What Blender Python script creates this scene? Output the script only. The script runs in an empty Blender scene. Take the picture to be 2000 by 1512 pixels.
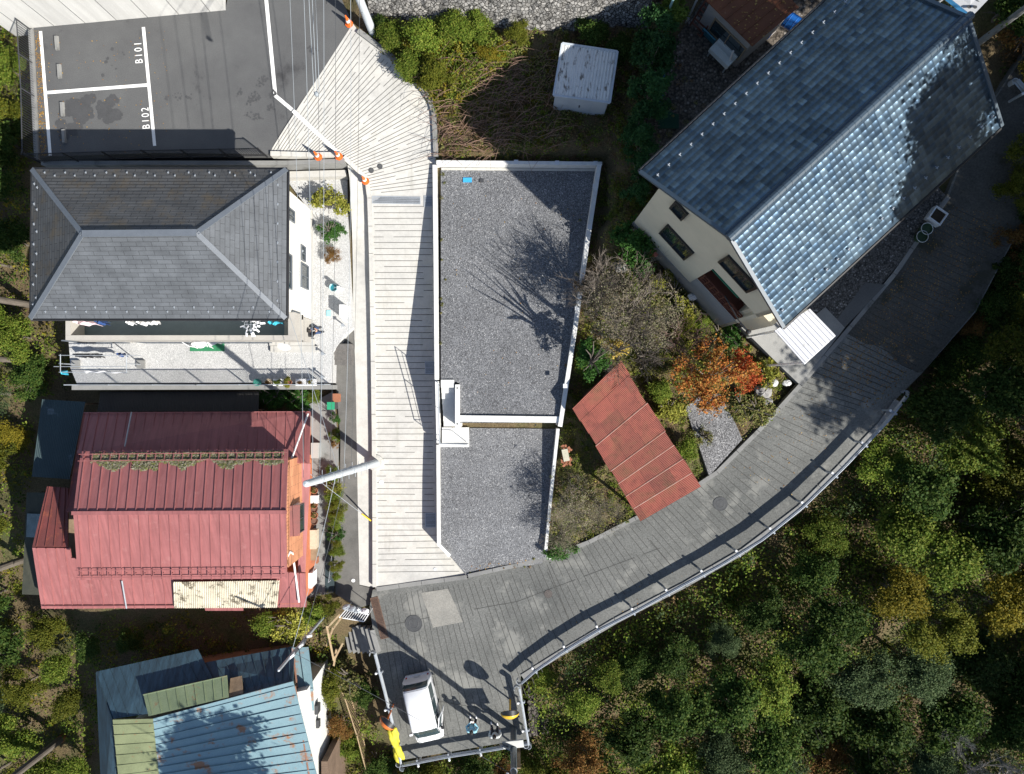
import bpy, bmesh, math, random
import numpy as np
from mathutils import Vector, Matrix
R = math.radians
rnd = random.Random(7)
rng = np.random.default_rng(7)
SC = bpy.context.scene
COL = SC.collection
# ------------------------------------------------------------------ camera, sky, sun, exposure
CAM_H, FPX = 38.0, 1400.0          # camera height over the lower road; focal length in photo pixels (2000 wide)
cd = bpy.data.cameras.new('camera'); cd.sensor_width = 36.0; cd.lens = 36.0*FPX/2000.0
cd.clip_start = 0.5; cd.clip_end = 800
cam = bpy.data.objects.new('camera', cd); COL.objects.link(cam)
cam.location = (0, 0, CAM_H); cam.rotation_euler = (0, 0, 0); SC.camera = cam
SUN_X, SUN_Y, SUN_T = 0.787, -0.617, 0.787       # heading towards the sun, tangent of its elevation
SUN_EL = math.atan(SUN_T)
W = bpy.data.worlds.new('World'); SC.world = W; W.use_nodes = True
nt = W.node_tree
sky = nt.nodes.new('ShaderNodeTexSky'); sky.sky_type = 'NISHITA'; sky.sun_disc = False
sky.sun_elevation = SUN_EL; sky.sun_rotation = math.atan2(SUN_X, SUN_Y); sky.altitude = 600
bg = nt.nodes['Background']; bg.inputs[1].default_value = 0.082
nt.links.new(sky.outputs[0], bg.inputs[0])
sl = bpy.data.lights.new('sun', 'SUN'); sl.energy = 4.6; sl.angle = R(0.5); sl.color = (1.0, 0.955, 0.88)
so = bpy.data.objects.new('sun', sl); COL.objects.link(so)
so.location = (40, -30, 60)
so.rotation_euler = Vector((SUN_X, SUN_Y, SUN_T)).to_track_quat('Z', 'Y').to_euler()
SC.view_settings.view_transform = 'Standard'; SC.view_settings.look = 'None'
SC.view_settings.exposure = 0.92; SC.view_settings.gamma = 1.0
SC.cycles.max_bounces = 6; SC.cycles.diffuse_bounces = 3; SC.cycles.glossy_bounces = 3
SC.cycles.transparent_max_bounces = 6; SC.cycles.use_denoising = True
# ------------------------------------------------------------------ placing
def P(px, py, z):
    d = (CAM_H - z)/FPX
    return Vector(((px-1000)*d, (756-py)*d, z))
class Surf:
    """smooth surface through (px, py, z) survey points"""
    def __init__(s, pts, reg=1e-3):
        w = np.array([P(*p) for p in pts]); s.c = w[:, :2]; n = len(w)
        d = np.linalg.norm(s.c[:, None]-s.c[None], axis=2)
        K = s.k(d) + reg*np.eye(n)*n
        Q = np.hstack([np.ones((n, 1)), s.c])
        A = np.block([[K, Q], [Q.T, np.zeros((3, 3))]])
        s.w = np.linalg.solve(A, np.concatenate([w[:, 2], np.zeros(3)]))
    @staticmethod
    def k(d): return np.where(d > 1e-6, d*d*np.log(np.maximum(d, 1e-6)), 0)*0.02
    def __call__(s, x, y):
        x = np.atleast_1d(np.asarray(x, float)); y = np.atleast_1d(np.asarray(y, float))
        q = np.stack([x, y], -1); d = np.linalg.norm(q[:, None]-s.c[None], axis=2)
        n = len(s.c); r = s.k(d)@s.w[:n] + s.w[n] + q@s.w[n+1:]
        return r if len(r) > 1 else float(r[0])
class Flat:
    def __init__(s, z): s.z = z
    def __call__(s, x, y):
        x = np.atleast_1d(np.asarray(x, float)); r = np.full(len(x), s.z)
        return r if len(r) > 1 else float(r[0])
def S(px, py, surf, dz=0.0):
    z = 0.0
    for _ in range(6):
        p = P(px, py, z); z = surf(p.x, p.y) + dz
    return P(px, py, z)
def inside(poly, x, y):
    x = np.atleast_1d(x); y = np.atleast_1d(y); r = np.zeros(len(x), bool); n = len(poly)
    for i in range(n):
        x0, y0 = poly[i][0], poly[i][1]; x1, y1 = poly[(i+1) % n][0], poly[(i+1) % n][1]
        c = ((y0 > y) != (y1 > y))
        with np.errstate(divide='ignore', invalid='ignore'):
            xi = (x1-x0)*(y-y0)/((y1-y0) if y1 != y0 else 1e-9) + x0
        r ^= c & (x < xi)
    return r
def edge_dist(poly, x, y):
    x = np.atleast_1d(x); y = np.atleast_1d(y); q = np.stack([x, y], -1); best = np.full(len(x), 1e9); n = len(poly)
    for i in range(n):
        a = np.array(poly[i][:2]); b = np.array(poly[(i+1) % n][:2]); ab = b-a
        t = np.clip(((q-a)@ab)/max(ab@ab, 1e-9), 0, 1)
        best = np.minimum(best, np.linalg.norm(q-(a+t[:, None]*ab), axis=1))
    return best
# ------------------------------------------------------------------ objects
def props(o, label=None, cat=None, group=None, kind=None):
    if label: o['label'] = label
    if cat: o['category'] = cat
    if group: o['group'] = group
    if kind: o['kind'] = kind
    return o
def thing(name, label, cat, loc=(0, 0, 0), rz=0.0, group=None):
    o = bpy.data.objects.new(name, None); COL.objects.link(o); o.empty_display_size = 0.3
    o.location = loc; o.rotation_euler = (0, 0, rz)
    return props(o, label, cat, group)
def mw(o):
    m = Matrix.Translation(o.location) @ o.rotation_euler.to_matrix().to_4x4() @ Matrix.Diagonal((*o.scale, 1))
    return (mw(o.parent) @ m) if o.parent else m
class MB:
    """collects faces; build() links them as ONE mesh object"""
    def __init__(s): s.v = []; s.f = []; s.m = []; s.uv = []; s.sm = []
    def face(s, pts, m=0, uv=None, smooth=False):
        i = len(s.v); s.v += [tuple(p) for p in pts]; s.f.append(tuple(range(i, i+len(pts)))); s.m.append(m)
        s.uv.append(uv or [(p[0], p[1]) for p in pts]); s.sm.append(smooth); return s
    def hexa(s, b, t, m=0):
        s.face([b[3], b[2], b[1], b[0]], m); s.face(t, m)
        for i in range(4):
            j = (i+1) % 4; s.face([b[i], b[j], t[j], t[i]], m)
        return s
    def box(s, c, d, rz=0.0, m=0, rx=0.0, ry=0.0):
        M = Matrix.Translation(c) @ Matrix.Rotation(rz, 4, 'Z') @ Matrix.Rotation(ry, 4, 'Y') @ Matrix.Rotation(rx, 4, 'X')
        x, y, z = d[0]/2, d[1]/2, d[2]/2
        q = [M @ Vector(p) for p in ((-x, -y, -z), (x, -y, -z), (x, y, -z), (-x, y, -z), (-x, -y, z), (x, -y, z), (x, y, z), (-x, y, z))]
        return s.hexa(q[:4], q[4:], m)
    def bar(s, a, b, w, h, m=0, up=(0, 0, 1)):
        a = Vector(a); b = Vector(b); t = (b-a).normalized(); u = Vector(up)
        sd = t.cross(u)
        if sd.length < 1e-4: sd = t.cross(Vector((1, 0, 0)))
        sd.normalize(); n = sd.cross(t).normalized(); sd = sd*w/2; n = n*h/2
        return s.hexa([a-sd-n, a+sd-n, b+sd-n, b-sd-n], [a-sd+n, a+sd+n, b+sd+n, b-sd+n], m)
    def prism(s, poly, z0, z1, m=0, ms=None):
        """poly: CCW list of (x, y); z0 / z1 numbers or lists"""
        n = len(poly); ms = m if ms is None else ms
        a = sum(poly[i][0]*poly[(i+1) % n][1]-poly[(i+1) % n][0]*poly[i][1] for i in range(n))
        zz0 = list(z0) if hasattr(z0, '__len__') else [z0]*n
        zz1 = list(z1) if hasattr(z1, '__len__') else [z1]*n
        if a < 0: poly = poly[::-1]; zz0 = zz0[::-1]; zz1 = zz1[::-1]
        lo = [(p[0], p[1], z) for p, z in zip(poly, zz0)]; hi = [(p[0], p[1], z) for p, z in zip(poly, zz1)]
        s.face(hi, m); s.face(lo[::-1], ms)
        for i in range(n):
            j = (i+1) % n; L = math.dist(lo[i][:2], lo[j][:2])
            s.face([lo[i], lo[j], hi[j], hi[i]], ms, uv=[(0, lo[i][2]), (L, lo[j][2]), (L, hi[j][2]), (0, hi[i][2])])
        return s
    def tube(s, pts, r, n=8, m=0, cap=True, smooth=True):
        pts = [Vector(p) for p in pts]; k = len(pts); rr = list(r) if hasattr(r, '__len__') else [r]*k
        rings = []; pu = None
        for i, p in enumerate(pts):
            t = (pts[min(i+1, k-1)]-pts[max(i-1, 0)])
            t = t.normalized() if t.length > 1e-9 else Vector((0, 0, 1))
            u = pu - t*pu.dot(t) if pu is not None else t.orthogonal()
            if u.length < 1e-5: u = t.orthogonal()
            u.normalize(); pu = u; w = t.cross(u)
            rings.append([p+(u*math.cos(2*math.pi*j/n)+w*math.sin(2*math.pi*j/n))*rr[i] for j in range(n)])
        for i in range(k-1):
            for j in range(n):
                q = (j+1) % n; s.face([rings[i][j], rings[i][q], rings[i+1][q], rings[i+1][j]], m, smooth=smooth)
        if cap: s.face(rings[0][::-1], m); s.face(rings[-1], m)
        return s
    def lathe(s, c, prof, n=20, m=0, M=None):
        """prof: (radius, z) from bottom to top around c"""
        c = Vector(c); rings = []
        for r, z in prof:
            ring = []
            for j in range(n):
                a = 2*math.pi*j/n; p = Vector((r*math.cos(a), r*math.sin(a), z))
                ring.append(c + (M @ p if M else p))
            rings.append(ring)
        for i in range(len(rings)-1):
            for j in range(n):
                q = (j+1) % n; s.face([rings[i][j], rings[i][q], rings[i+1][q], rings[i+1][j]], m, smooth=True)
        if prof[0][0] > 1e-4: s.face(rings[0][::-1], m)
        if prof[-1][0] > 1e-4: s.face(rings[-1], m)
        return s
    def grid(s, fn, nu, nv, m=0, smooth=True, uvfn=None):
        g = [[Vector(fn(i/nu, j/nv)) for j in range(nv+1)] for i in range(nu+1)]
        i0 = len(s.v)
        for i in range(nu+1):
            for j in range(nv+1): s.v.append(tuple(g[i][j]))
        U = uvfn or (lambda u, v: (u, v))
        for i in range(nu):
            for j in range(nv):
                a = i0+i*(nv+1)+j; b = a+nv+1
                s.f.append((a, b, b+1, a+1)); s.m.append(m); s.sm.append(smooth)
                s.uv.append([U(i/nu, j/nv), U((i+1)/nu, j/nv), U((i+1)/nu, (j+1)/nv), U(i/nu, (j+1)/nv)])
        return s
    def blob(s, c, r, n=10, k=6, m=0, seed=0, jit=0.12):
        rr = random.Random(seed); c = Vector(c); r = Vector(r) if hasattr(r, '__len__') else Vector((r, r, r))
        J = [[1+rr.uniform(-jit, jit) for _ in range(n)] for _ in range(k+1)]
        def pt(j, i):
            th = math.pi*j/k; ph = 2*math.pi*i/n; q = J[j][i % n] if 0 < j < k else 1
            return c+Vector((r.x*math.sin(th)*math.cos(ph)*q, r.y*math.sin(th)*math.sin(ph)*q, -r.z*math.cos(th)*q))
        for j in range(k):
            for i in range(n):
                f = [pt(j, i), pt(j, i+1), pt(j+1, i+1), pt(j+1, i)]
                if j == 0: f = [f[0], f[2], f[3]]
                elif j == k-1: f = [f[0], f[1], f[3]]
                s.face(f, m, smooth=True)
        return s
    def build(s, name, mats, parent=None, local=False, loc=None, weld=False):
        mats = mats if isinstance(mats, (list, tuple)) else [mats]
        v = np.array(s.v, float)
        if not local:
            if parent is not None:
                I = np.array(mw(parent).inverted()); v = v@I[:3, :3].T + I[:3, 3]
            else:
                o = np.array(loc) if loc is not None else np.array([(v[:, 0].min()+v[:, 0].max())/2, (v[:, 1].min()+v[:, 1].max())/2, v[:, 2].min()])
                v = v-o
        me = bpy.data.meshes.new(name); me.from_pydata(v.tolist(), [], s.f)
        for m in mats: me.materials.append(m)
        me.polygons.foreach_set('material_index', s.m); me.polygons.foreach_set('use_smooth', s.sm)
        ul = me.uv_layers.new(name='uv'); ul.data.foreach_set('uv', [c for u in s.uv for q in u for c in q])
        if weld:
            bm = bmesh.new(); bm.from_mesh(me); bmesh.ops.remove_doubles(bm, verts=bm.verts, dist=0.0004)
            bm.to_mesh(me); bm.free()
        me.update()
        ob = bpy.data.objects.new(name, me); COL.objects.link(ob)
        if parent is not None: ob.parent = parent
        elif not local: ob.location = o
        return ob
def dup(root, loc=None, rz=None, label=None, scale=None):
    """a copy of a thing with copies of its parts and sub-parts (mesh data shared)"""
    r = root.copy(); COL.objects.link(r)
    if loc is not None: r.location = loc
    if rz is not None: r.rotation_euler = (0, 0, rz)
    if label: r['label'] = label
    if scale: r.scale = scale if hasattr(scale, '__len__') else (scale,)*3
    for ch in list(KIDS.get(root.name, [])) or [c for c in root.children]:
        c = ch.copy(); COL.objects.link(c); c.parent = r
        for g in ch.children:
            d = g.copy(); COL.objects.link(d); d.parent = c
    return r
KIDS = {}
ORD = ['first', 'second', 'third', 'fourth', 'fifth', 'sixth', 'seventh', 'eighth', 'ninth', 'tenth', 'eleventh', 'twelfth', 'thirteenth',
       'fourteenth', 'fifteenth', 'sixteenth', 'seventeenth', 'eighteenth', 'nineteenth', 'twentieth']
# ------------------------------------------------------------------ materials
MATS = {}
class NT:
    def __init__(s, name):
        s.m = bpy.data.materials.new(name); s.m.use_nodes = True; s.t = s.m.node_tree; s.b = s.t.nodes['Principled BSDF']; MATS[name] = s.m
    def n(s, typ, **k):
        x = s.t.nodes.new('ShaderNode'+typ)
        for a, b in k.items(): setattr(x, a, b)
        return x
    def l(s, a, b): s.t.links.new(a, b)
    def val(s, x, **k):
        for a, b in k.items(): x.inputs[a.replace('_', ' ')].default_value = b
        return x
    def noise(s, sc, det=5, rough=.6, vec=None):
        x = s.n('TexNoise'); s.val(x, Scale=sc, Detail=det, Roughness=rough)
        if vec is not None: s.l(vec, x.inputs['Vector'])
        return x
    def ramp(s, fac, stops, interp='LINEAR'):
        x = s.n('ValToRGB'); x.color_ramp.interpolation = interp; e = x.color_ramp.elements
        while len(e) < len(stops): e.new(.5)
        for el, (p, c) in zip(e, stops): el.position = p; el.color = (*c, 1) if hasattr(c, '__len__') else (c, c, c, 1)
        s.l(fac, x.inputs[0]); return x
    def mix(s, fac, a, b, bt='MIX'):
        x = s.n('MixRGB', blend_type=bt)
        for i, q in ((0, fac), (1, a), (2, b)):
            if isinstance(q, (int, float)): x.inputs[i].default_value = q if i == 0 else (q, q, q, 1)
            elif isinstance(q, (tuple, list)): x.inputs[i].default_value = (*q, 1)
            else: s.l(q, x.inputs[i])
        return x
    def bump(s, hgt, st=.4, dist=.02):
        x = s.n('Bump'); s.val(x, Strength=st, Distance=dist); s.l(hgt, x.inputs['Height']); s.l(x.outputs[0], s.b.inputs['Normal']); return x
    def vec(s, kind='Object', scale=None):
        tc = s.n('TexCoord'); o = tc.outputs[kind]
        if scale:
            mp = s.n('Mapping'); mp.inputs['Scale'].default_value = scale; s.l(o, mp.inputs['Vector']); o = mp.outputs[0]
        return o
    def fin(s, col=None, rough=.8, spec=.3, metal=0.0):
        if col is not None:
            if isinstance(col, (tuple, list)): s.b.inputs['Base Color'].default_value = (*col, 1)
            else: s.l(col, s.b.inputs['Base Color'])
        s.val(s.b, Roughness=rough, Metallic=metal); s.b.inputs['Specular IOR Level'].default_value = spec
        return s.m
def mat(name, c1, c2=None, sc=1.5, fine=.22, fsc=35, rough=.8, spec=.3, metal=0.0, bump=.25, bd=.01, stretch=None, c3=None, t3=.62, sc3=1.2):
    """blotchy two-tone surface with fine grain and optional stains (c3)"""
    if name in MATS: return MATS[name]
    t = NT(name); v = t.vec('Object', stretch)
    c2 = c2 or tuple(x*.78 for x in c1)
    n1 = t.noise(sc, 6, .65, v); r1 = t.ramp(n1.outputs[0], [(.32, c1), (.68, c2)])
    n2 = t.noise(fsc, 3, .7, v); r2 = t.ramp(n2.outputs[0], [(.3, 1-fine), (.7, 1+fine*.6)])
    c = t.mix(1.0, r1.outputs[0], r2.outputs[0], 'MULTIPLY').outputs[0]
    if c3:
        n3 = t.noise(sc3, 8, .7, v); r3 = t.ramp(n3.outputs[0], [(t3-.04, 0), (t3+.05, 1)])
        c = t.mix(r3.outputs[0], c, c3).outputs[0]
    if bump: t.bump(n2.outputs[0], bump, bd)
    return t.fin(c, rough, spec, metal)
def gravel(name, c1, c2, c3, sc=17, big=(.74, 1.2), gap=.35):
    if name in MATS: return MATS[name]
    t = NT(name); v = t.vec('Object')
    vo = t.n('TexVoronoi'); t.val(vo, Scale=sc); t.l(v, vo.inputs['Vector'])
    sp = t.n('SeparateColor'); t.l(vo.outputs['Color'], sp.inputs[0])
    r = t.ramp(sp.outputs[0], [(0, c1), (.55, c2), (.88, c2), (1, c3)])
    n = t.noise(.42, 8, .72, v); rb = t.ramp(n.outputs[0], [(.28, big[0]), (.5, 1.0), (.72, big[1])])
    d = t.ramp(vo.outputs['Distance'], [(.35, 1.0), (.75, gap)])
    c = t.mix(1, t.mix(1, r.outputs[0], rb.outputs[0], 'MULTIPLY').outputs[0], d.outputs[0], 'MULTIPLY')
    t.bump(vo.outputs['Distance'], .6, .03)
    return t.fin(c.outputs[0], .85, .25)
def leafmat(name, cols, tr=.3, spec=.25, rough=.5):
    if name in MATS: return MATS[name]
    t = NT(name); g = t.n('NewGeometry'); oi = t.n('ObjectInfo')
    r = t.ramp(g.outputs['Random Per Island'], [(i/(max(1, len(cols)-1)), c) for i, c in enumerate(cols)])
    hs = t.n('HueSaturation'); t.l(r.outputs[0], hs.inputs['Color'])
    mr = t.n('MapRange'); t.val(mr, To_Min=.75, To_Max=1.25); t.l(oi.outputs['Random'], mr.inputs[0]); t.l(mr.outputs[0], hs.inputs['Value'])
    t.fin(hs.outputs[0], rough, spec)
    tl = t.n('BsdfTranslucent'); t.l(hs.outputs[0], tl.inputs[0]); mx = t.n('MixShader'); mx.inputs[0].default_value = tr
    t.l(t.b.outputs[0], mx.inputs[1]); t.l(tl.outputs[0], mx.inputs[2])
    t.l(mx.outputs[0], t.t.nodes['Material Output'].inputs[0]); return t.m
def glass(name='window_glass', c=(.02, .03, .035)):
    if name in MATS: return MATS[name]
    t = NT(name); return t.fin(c, .06, .8)
def slate(name, c1, c2, bw, bh, mortar, msz=.008, rough=.6, spec=.4, c3=None):
    """courses from the UV map (metres)"""
    if name in MATS: return MATS[name]
    t = NT(name); v = t.vec('UV')
    b = t.n('TexBrick'); t.l(v, b.inputs['Vector']); t.val(b, Scale=1.0, Brick_Width=bw, Row_Height=bh, Mortar_Size=msz, Mortar_Smooth=.2, Bias=-.1)
    b.inputs['Color1'].default_value = (*c1, 1); b.inputs['Color2'].default_value = (*c2, 1); b.inputs['Mortar'].default_value = (*mortar, 1)
    n = t.noise(1.1, 6, .65, v); r = t.ramp(n.outputs[0], [(.3, .72), (.7, 1.2)])
    n2 = t.noise(30, 3, .7, v); r2 = t.ramp(n2.outputs[0], [(.3, .85), (.7, 1.12)])
    c = t.mix(1, t.mix(1, b.outputs[0], r.outputs[0], 'MULTIPLY').outputs[0], r2.outputs[0], 'MULTIPLY').outputs[0]
    if c3:
        n3 = t.noise(.8, 7, .7, v); r3 = t.ramp(n3.outputs[0], [(.5, 0), (.72, .6)])
        c = t.mix(r3.outputs[0], c, c3).outputs[0]
    t.bump(b.outputs['Fac'], -.4, .01)
    return t.fin(c, rough, spec)
def boards(name, c1, c2, sx, sy, sz, rough=.8, lines=None, line_dark=.35, kind='Object'):
    """streaks stretched by (sx, sy, sz); lines=(axis, period) draws joints"""
    if name in MATS: return MATS[name]
    t = NT(name); v = t.vec(kind); mp = t.n('Mapping'); mp.inputs['Scale'].default_value = (sx, sy, sz); t.l(v, mp.inputs['Vector'])
    n = t.noise(1.0, 7, .7, mp.outputs[0]); r = t.ramp(n.outputs[0], [(.3, c1), (.7, c2)]); c = r.outputs[0]
    if lines:
        sx_ = t.n('SeparateXYZ'); t.l(v, sx_.inputs[0]); q = sx_.outputs['XYZ'.index(lines[0])]
        m1 = t.n('Math', operation='DIVIDE'); m1.inputs[1].default_value = lines[1]; t.l(q, m1.inputs[0])
        m2 = t.n('Math', operation='FRACT'); t.l(m1.outputs[0], m2.inputs[0])
        rr = t.ramp(m2.outputs[0], [(0, line_dark), (.06, 1), (.94, 1), (1, line_dark)])
        c = t.mix(1, c, rr.outputs[0], 'MULTIPLY').outputs[0]
    n2 = t.noise(40, 3, .6, v); r2 = t.ramp(n2.outputs[0], [(.3, .88), (.7, 1.08)])
    c = t.mix(1, c, r2.outputs[0], 'MULTIPLY').outputs[0]
    return t.fin(c, rough, .3)
def cobble(name, c1, c2, sc, gap=(.03, .03, .03)):
    if name in MATS: return MATS[name]
    t = NT(name); v = t.vec('Object'); n0 = t.noise(2.5, 3, .5, v)
    ad = t.mix(.08, v, n0.outputs['Color'], 'ADD')
    vo = t.n('TexVoronoi', feature='DISTANCE_TO_EDGE'); t.val(vo, Scale=sc); t.l(ad.outputs[0], vo.inputs['Vector'])
    vc = t.n('TexVoronoi'); t.val(vc, Scale=sc); t.l(ad.outputs[0], vc.inputs['Vector'])
    sp = t.n('SeparateColor'); t.l(vc.outputs['Color'], sp.inputs[0]); r = t.ramp(sp.outputs[0], [(0, c1), (1, c2)])
    g = t.ramp(vo.outputs['Distance'], [(.02, 0), (.09, 1)])
    c = t.mix(g.outputs[0], gap, r.outputs[0]); n2 = t.noise(25, 4, .7, v); r2 = t.ramp(n2.outputs[0], [(.3, .75), (.7, 1.15)])
    t.bump(g.outputs[0], .9, .12)
    return t.fin(t.mix(1, c.outputs[0], r2.outputs[0], 'MULTIPLY').outputs[0], .9, .2)
def paint(name, c, rough=.35, spec=.5, metal=0.0): return mat(name, c, tuple(x*.88 for x in c), .8, .06, 60, rough, spec, metal, 0)
def worn_concrete(name, c1, c2, c3, dark):
    t = NT(name); v = t.vec('Object'); n1 = t.noise(.28, 7, .7, v); r1 = t.ramp(n1.outputs[0], [(.3, c1), (.5, c2), (.7, c3)])
    n2 = t.noise(2.3, 8, .75, v); r2 = t.ramp(n2.outputs[0], [(.3, .82), (.55, 1.0), (.75, 1.08)]); n3 = t.noise(38, 3, .7, v); r3 = t.ramp(n3.outputs[0], [(.3, .9), (.7, 1.06)])
    c = t.mix(1, t.mix(1, r1.outputs[0], r2.outputs[0], 'MULTIPLY').outputs[0], r3.outputs[0], 'MULTIPLY').outputs[0]
    mp = t.n('Mapping'); mp.inputs['Scale'].default_value = (1.6, .22, 1); t.l(v, mp.inputs['Vector']); n4 = t.noise(1.1, 7, .72, mp.outputs[0]); r4 = t.ramp(n4.outputs[0], [(.57, 0), (.72, .6)])
    t.bump(n2.outputs[0], .15, .02); return t.fin(t.mix(r4.outputs[0], c, dark).outputs[0], .92, .2)
CONC = worn_concrete('pale_concrete', (.53, .51, .45), (.48, .47, .44), (.41, .405, .385), (.30, .29, .255))
CONCW = worn_concrete('white_concrete', (.70, .70, .67), (.66, .66, .64), (.56, .56, .54), (.42, .415, .39))
CONCG = mat('grey_concrete', (.26, .26, .25), (.19, .19, .185), .8, .2, 40, .9, .2, c3=(.12, .12, .11), t3=.62, sc3=.6)
ROADC = mat('road_concrete', (.165, .167, .158), (.105, .108, .103), .32, .36, 14, .9, .2, c3=(.20, .20, .185), t3=.58, sc3=.6)
ASPH = mat('asphalt', (.115, .117, .117), (.085, .086, .088), .35, .25, 28, .92, .25, c3=(.05, .05, .052), t3=.64, sc3=.33)
ASPHL = mat('lane_asphalt', (.16, .155, .145), (.1, .098, .092), .9, .25, 30, .92, .2)
GROOVE = mat('groove_dirt', (.10, .10, .095), (.16, .155, .145), 2)
GROOVER = mat('road_groove_dirt', (.045, .045, .042), (.075, .075, .07), 2)
WHITEP = mat('road_paint', (.82, .82, .80), (.74, .74, .72), 2, .1, 40, .7, .3, c3=(.35, .35, .34), t3=.66, sc3=4)
GRAV = gravel('lot_gravel', (.12, .123, .13), (.20, .205, .215), (.40, .40, .40), 24, (.78, 1.18), .45)
GRAVW = gravel('pale_gravel', (.42, .42, .415), (.53, .53, .52), (.66, .66, .64), 30, (.86, 1.1), .75)
GRAVD = gravel('dark_gravel', (.05, .048, .045), (.12, .115, .11), (.3, .29, .28), 14)
STEEL = mat('galvanised_steel', (.42, .45, .48), (.34, .37, .40), 3, .1, 50, .45, .5, .35, 0)
WHT = paint('white_paint', (.8, .8, .8), .4)
BLK = paint('black_metal', (.018, .018, .02), .45)
DGREY = paint('dark_grey_plastic', (.05, .052, .056), .5)
ORANGE = paint('orange_plastic', (.75, .14, .02), .45)
YELLOW = paint('yellow_plastic', (.75, .45, .03), .45)
WOOD = boards('weathered_wood', (.30, .22, .14), (.16, .115, .075), 3, 3, 3)
BARK = boards('grey_bark', (.18, .155, .13), (.08, .068, .055), 8, 8, 1.2)
TERRA = mat('terracotta', (.36, .15, .08), (.25, .1, .06), 4)
GLS = glass()
# ================================================================== terrain and paved surfaces
RAMP = Surf([(525,300,4.2),(688,48,4.2),(606,174,4.2),(838,200,3.85),(850,300,3.5),(850,385,3.2),(725,385,3.2),(668,310,3.75),(715,350,3.4),
             (728,560,2.47),(852,560,2.47),(728,700,1.87),(852,700,1.87),(728,860,1.2),(856,860,1.2),(856,1010,.56),(728,1010,.56),(733,1150,0),(915,1127,.25),(640,700,1.9),(640,1000,.6),(640,480,2.6)])
ROAD = Surf([(740,1160,0),(820,1370,-.3),(1000,1420,-.35),(735,1265,-.15),(900,1130,.3),(1000,1300,.25),(1060,1095,.75),(1130,1225,.8),(1240,1015,1.5),(1330,1120,1.5),
             (1400,925,2.2),(1500,1030,2.3),(1560,755,3.4),(1740,775,3.6),(1660,640,4.0),(1800,700,4.1),(1760,520,4.7),(1900,590,4.8),(1850,380,5.4),(1960,450,5.5),(1910,240,6.2),(2060,300,6.4),(2100,40,7.2),(690,1170,.05)])
LOWLOT = Surf([(860,860,1.75),(1092,845,1.75),(860,960,1.5),(1080,960,1.5),(870,1060,1.1),(1066,1050,1.25),(912,1125,.3),(1058,1100,.78)])
GARDEN = Surf([(1160,600,3.2),(1120,720,2.7),(1090,900,1.9),(1070,1070,.95),(1240,1015,1.5),(1150,1050,1.1),(1400,925,2.3),(1550,765,3.4),(1240,445,5.0),(1320,540,4.9),(1440,632,4.9),(1520,720,4.2),(1300,640,4.0),(1390,720,3.6),(1230,720,3.1),(1300,850,2.5),(1390,850,2.7),(1180,860,2.1),(1190,450,4.2),(1250,560,4.2)])
HIGH = Surf([(1240,330,4.9),(1240,445,5.0),(1440,631,4.9),(1300,200,5.5),(1300,80,5.7),(1450,130,5.6),(1600,-60,6.2),(1570,700,3.9),(1530,745,3.55),(1650,610,4.35),(1730,530,4.75),(1840,430,5.3),(1850,390,5.4),(1500,620,4.7),(1650,500,4.9),(1750,300,5.3)])
def pxs(poly, surf, dz=0.0): return [S(p[0], p[1], surf, dz) for p in poly]
PADS = []
def pad(name, poly, surf, mats, skirt=1.2, cell=.6, dz=0.0, lines=None, lw=.04, world=False, register=True, kind='structure'):
    w = [Vector((p[0], p[1], 0)) for p in (poly if world else pxs(poly, surf, dz))]
    bm = bmesh.new(); f = bm.faces.new([bm.verts.new((p.x, p.y, 0)) for p in w])
    if f.normal.z < 0: bmesh.ops.reverse_faces(bm, faces=[f])
    x0, x1 = min(p.x for p in w), max(p.x for p in w); y0, y1 = min(p.y for p in w), max(p.y for p in w)
    if not isinstance(surf, Flat):
        for ax, a, b in ((0, x0, x1), (1, y0, y1)):
            k = a + cell
            while k < b:
                co = [0, 0, 0]; no = [0, 0, 0]; co[ax] = k; no[ax] = 1
                bmesh.ops.bisect_plane(bm, geom=bm.verts[:]+bm.edges[:]+bm.faces[:], plane_co=co, plane_no=no, dist=1e-5); k += cell
    bmesh.ops.triangulate(bm, faces=[f for f in bm.faces if len(f.verts) > 4])
    vs = bm.verts[:]; z = np.atleast_1d(surf([v.co.x for v in vs], [v.co.y for v in vs])) + dz
    for v, q in zip(vs, z): v.co.z = q
    bm.normal_update()
    be = [e for e in bm.edges if e.is_boundary]
    ex = bmesh.ops.extrude_edge_only(bm, edges=be)
    for g in ex['geom']:
        if isinstance(g, bmesh.types.BMVert): g.co.z -= skirt
        if isinstance(g, bmesh.types.BMFace): g.material_index = min(len(mats)-1, 2) if len(mats) > 2 else 0
    bmesh.ops.recalc_face_normals(bm, faces=bm.faces)
    c = Vector(((x0+x1)/2, (y0+y1)/2, float(z.min())))
    if lines:
        for pts in lines:
            a, b = Vector(pts[0]), Vector(pts[1]); n = max(1, int((b-a).length/.45)); d = (b-a).normalized(); s = Vector((-d.y, d.x, 0))*lw/2
            pr = [a+(b-a)*i/n for i in range(n+1)]; zz = np.atleast_1d(surf([p.x for p in pr], [p.y for p in pr])) + dz + .007
            row = [(bm.verts.new((p.x-s.x, p.y-s.y, q)), bm.verts.new((p.x+s.x, p.y+s.y, q))) for p, q in zip(pr, zz)]
            for i in range(n):
                if rnd.random() < .07: continue
                g = bm.faces.new((row[i][0], row[i+1][0], row[i+1][1], row[i][1])); g.normal_update()
                if g.normal.z < 0: g.normal_flip()
                g.material_index = 1
    for v in bm.verts: v.co -= c
    me = bpy.data.meshes.new(name); bm.to_mesh(me); bm.free()
    for m in mats: me.materials.append(m)
    o = bpy.data.objects.new(name, me); COL.objects.link(o); o.location = c; o['kind'] = kind
    if register: PADS.append(([(p.x, p.y) for p in w], surf, dz))
    return o
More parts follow.
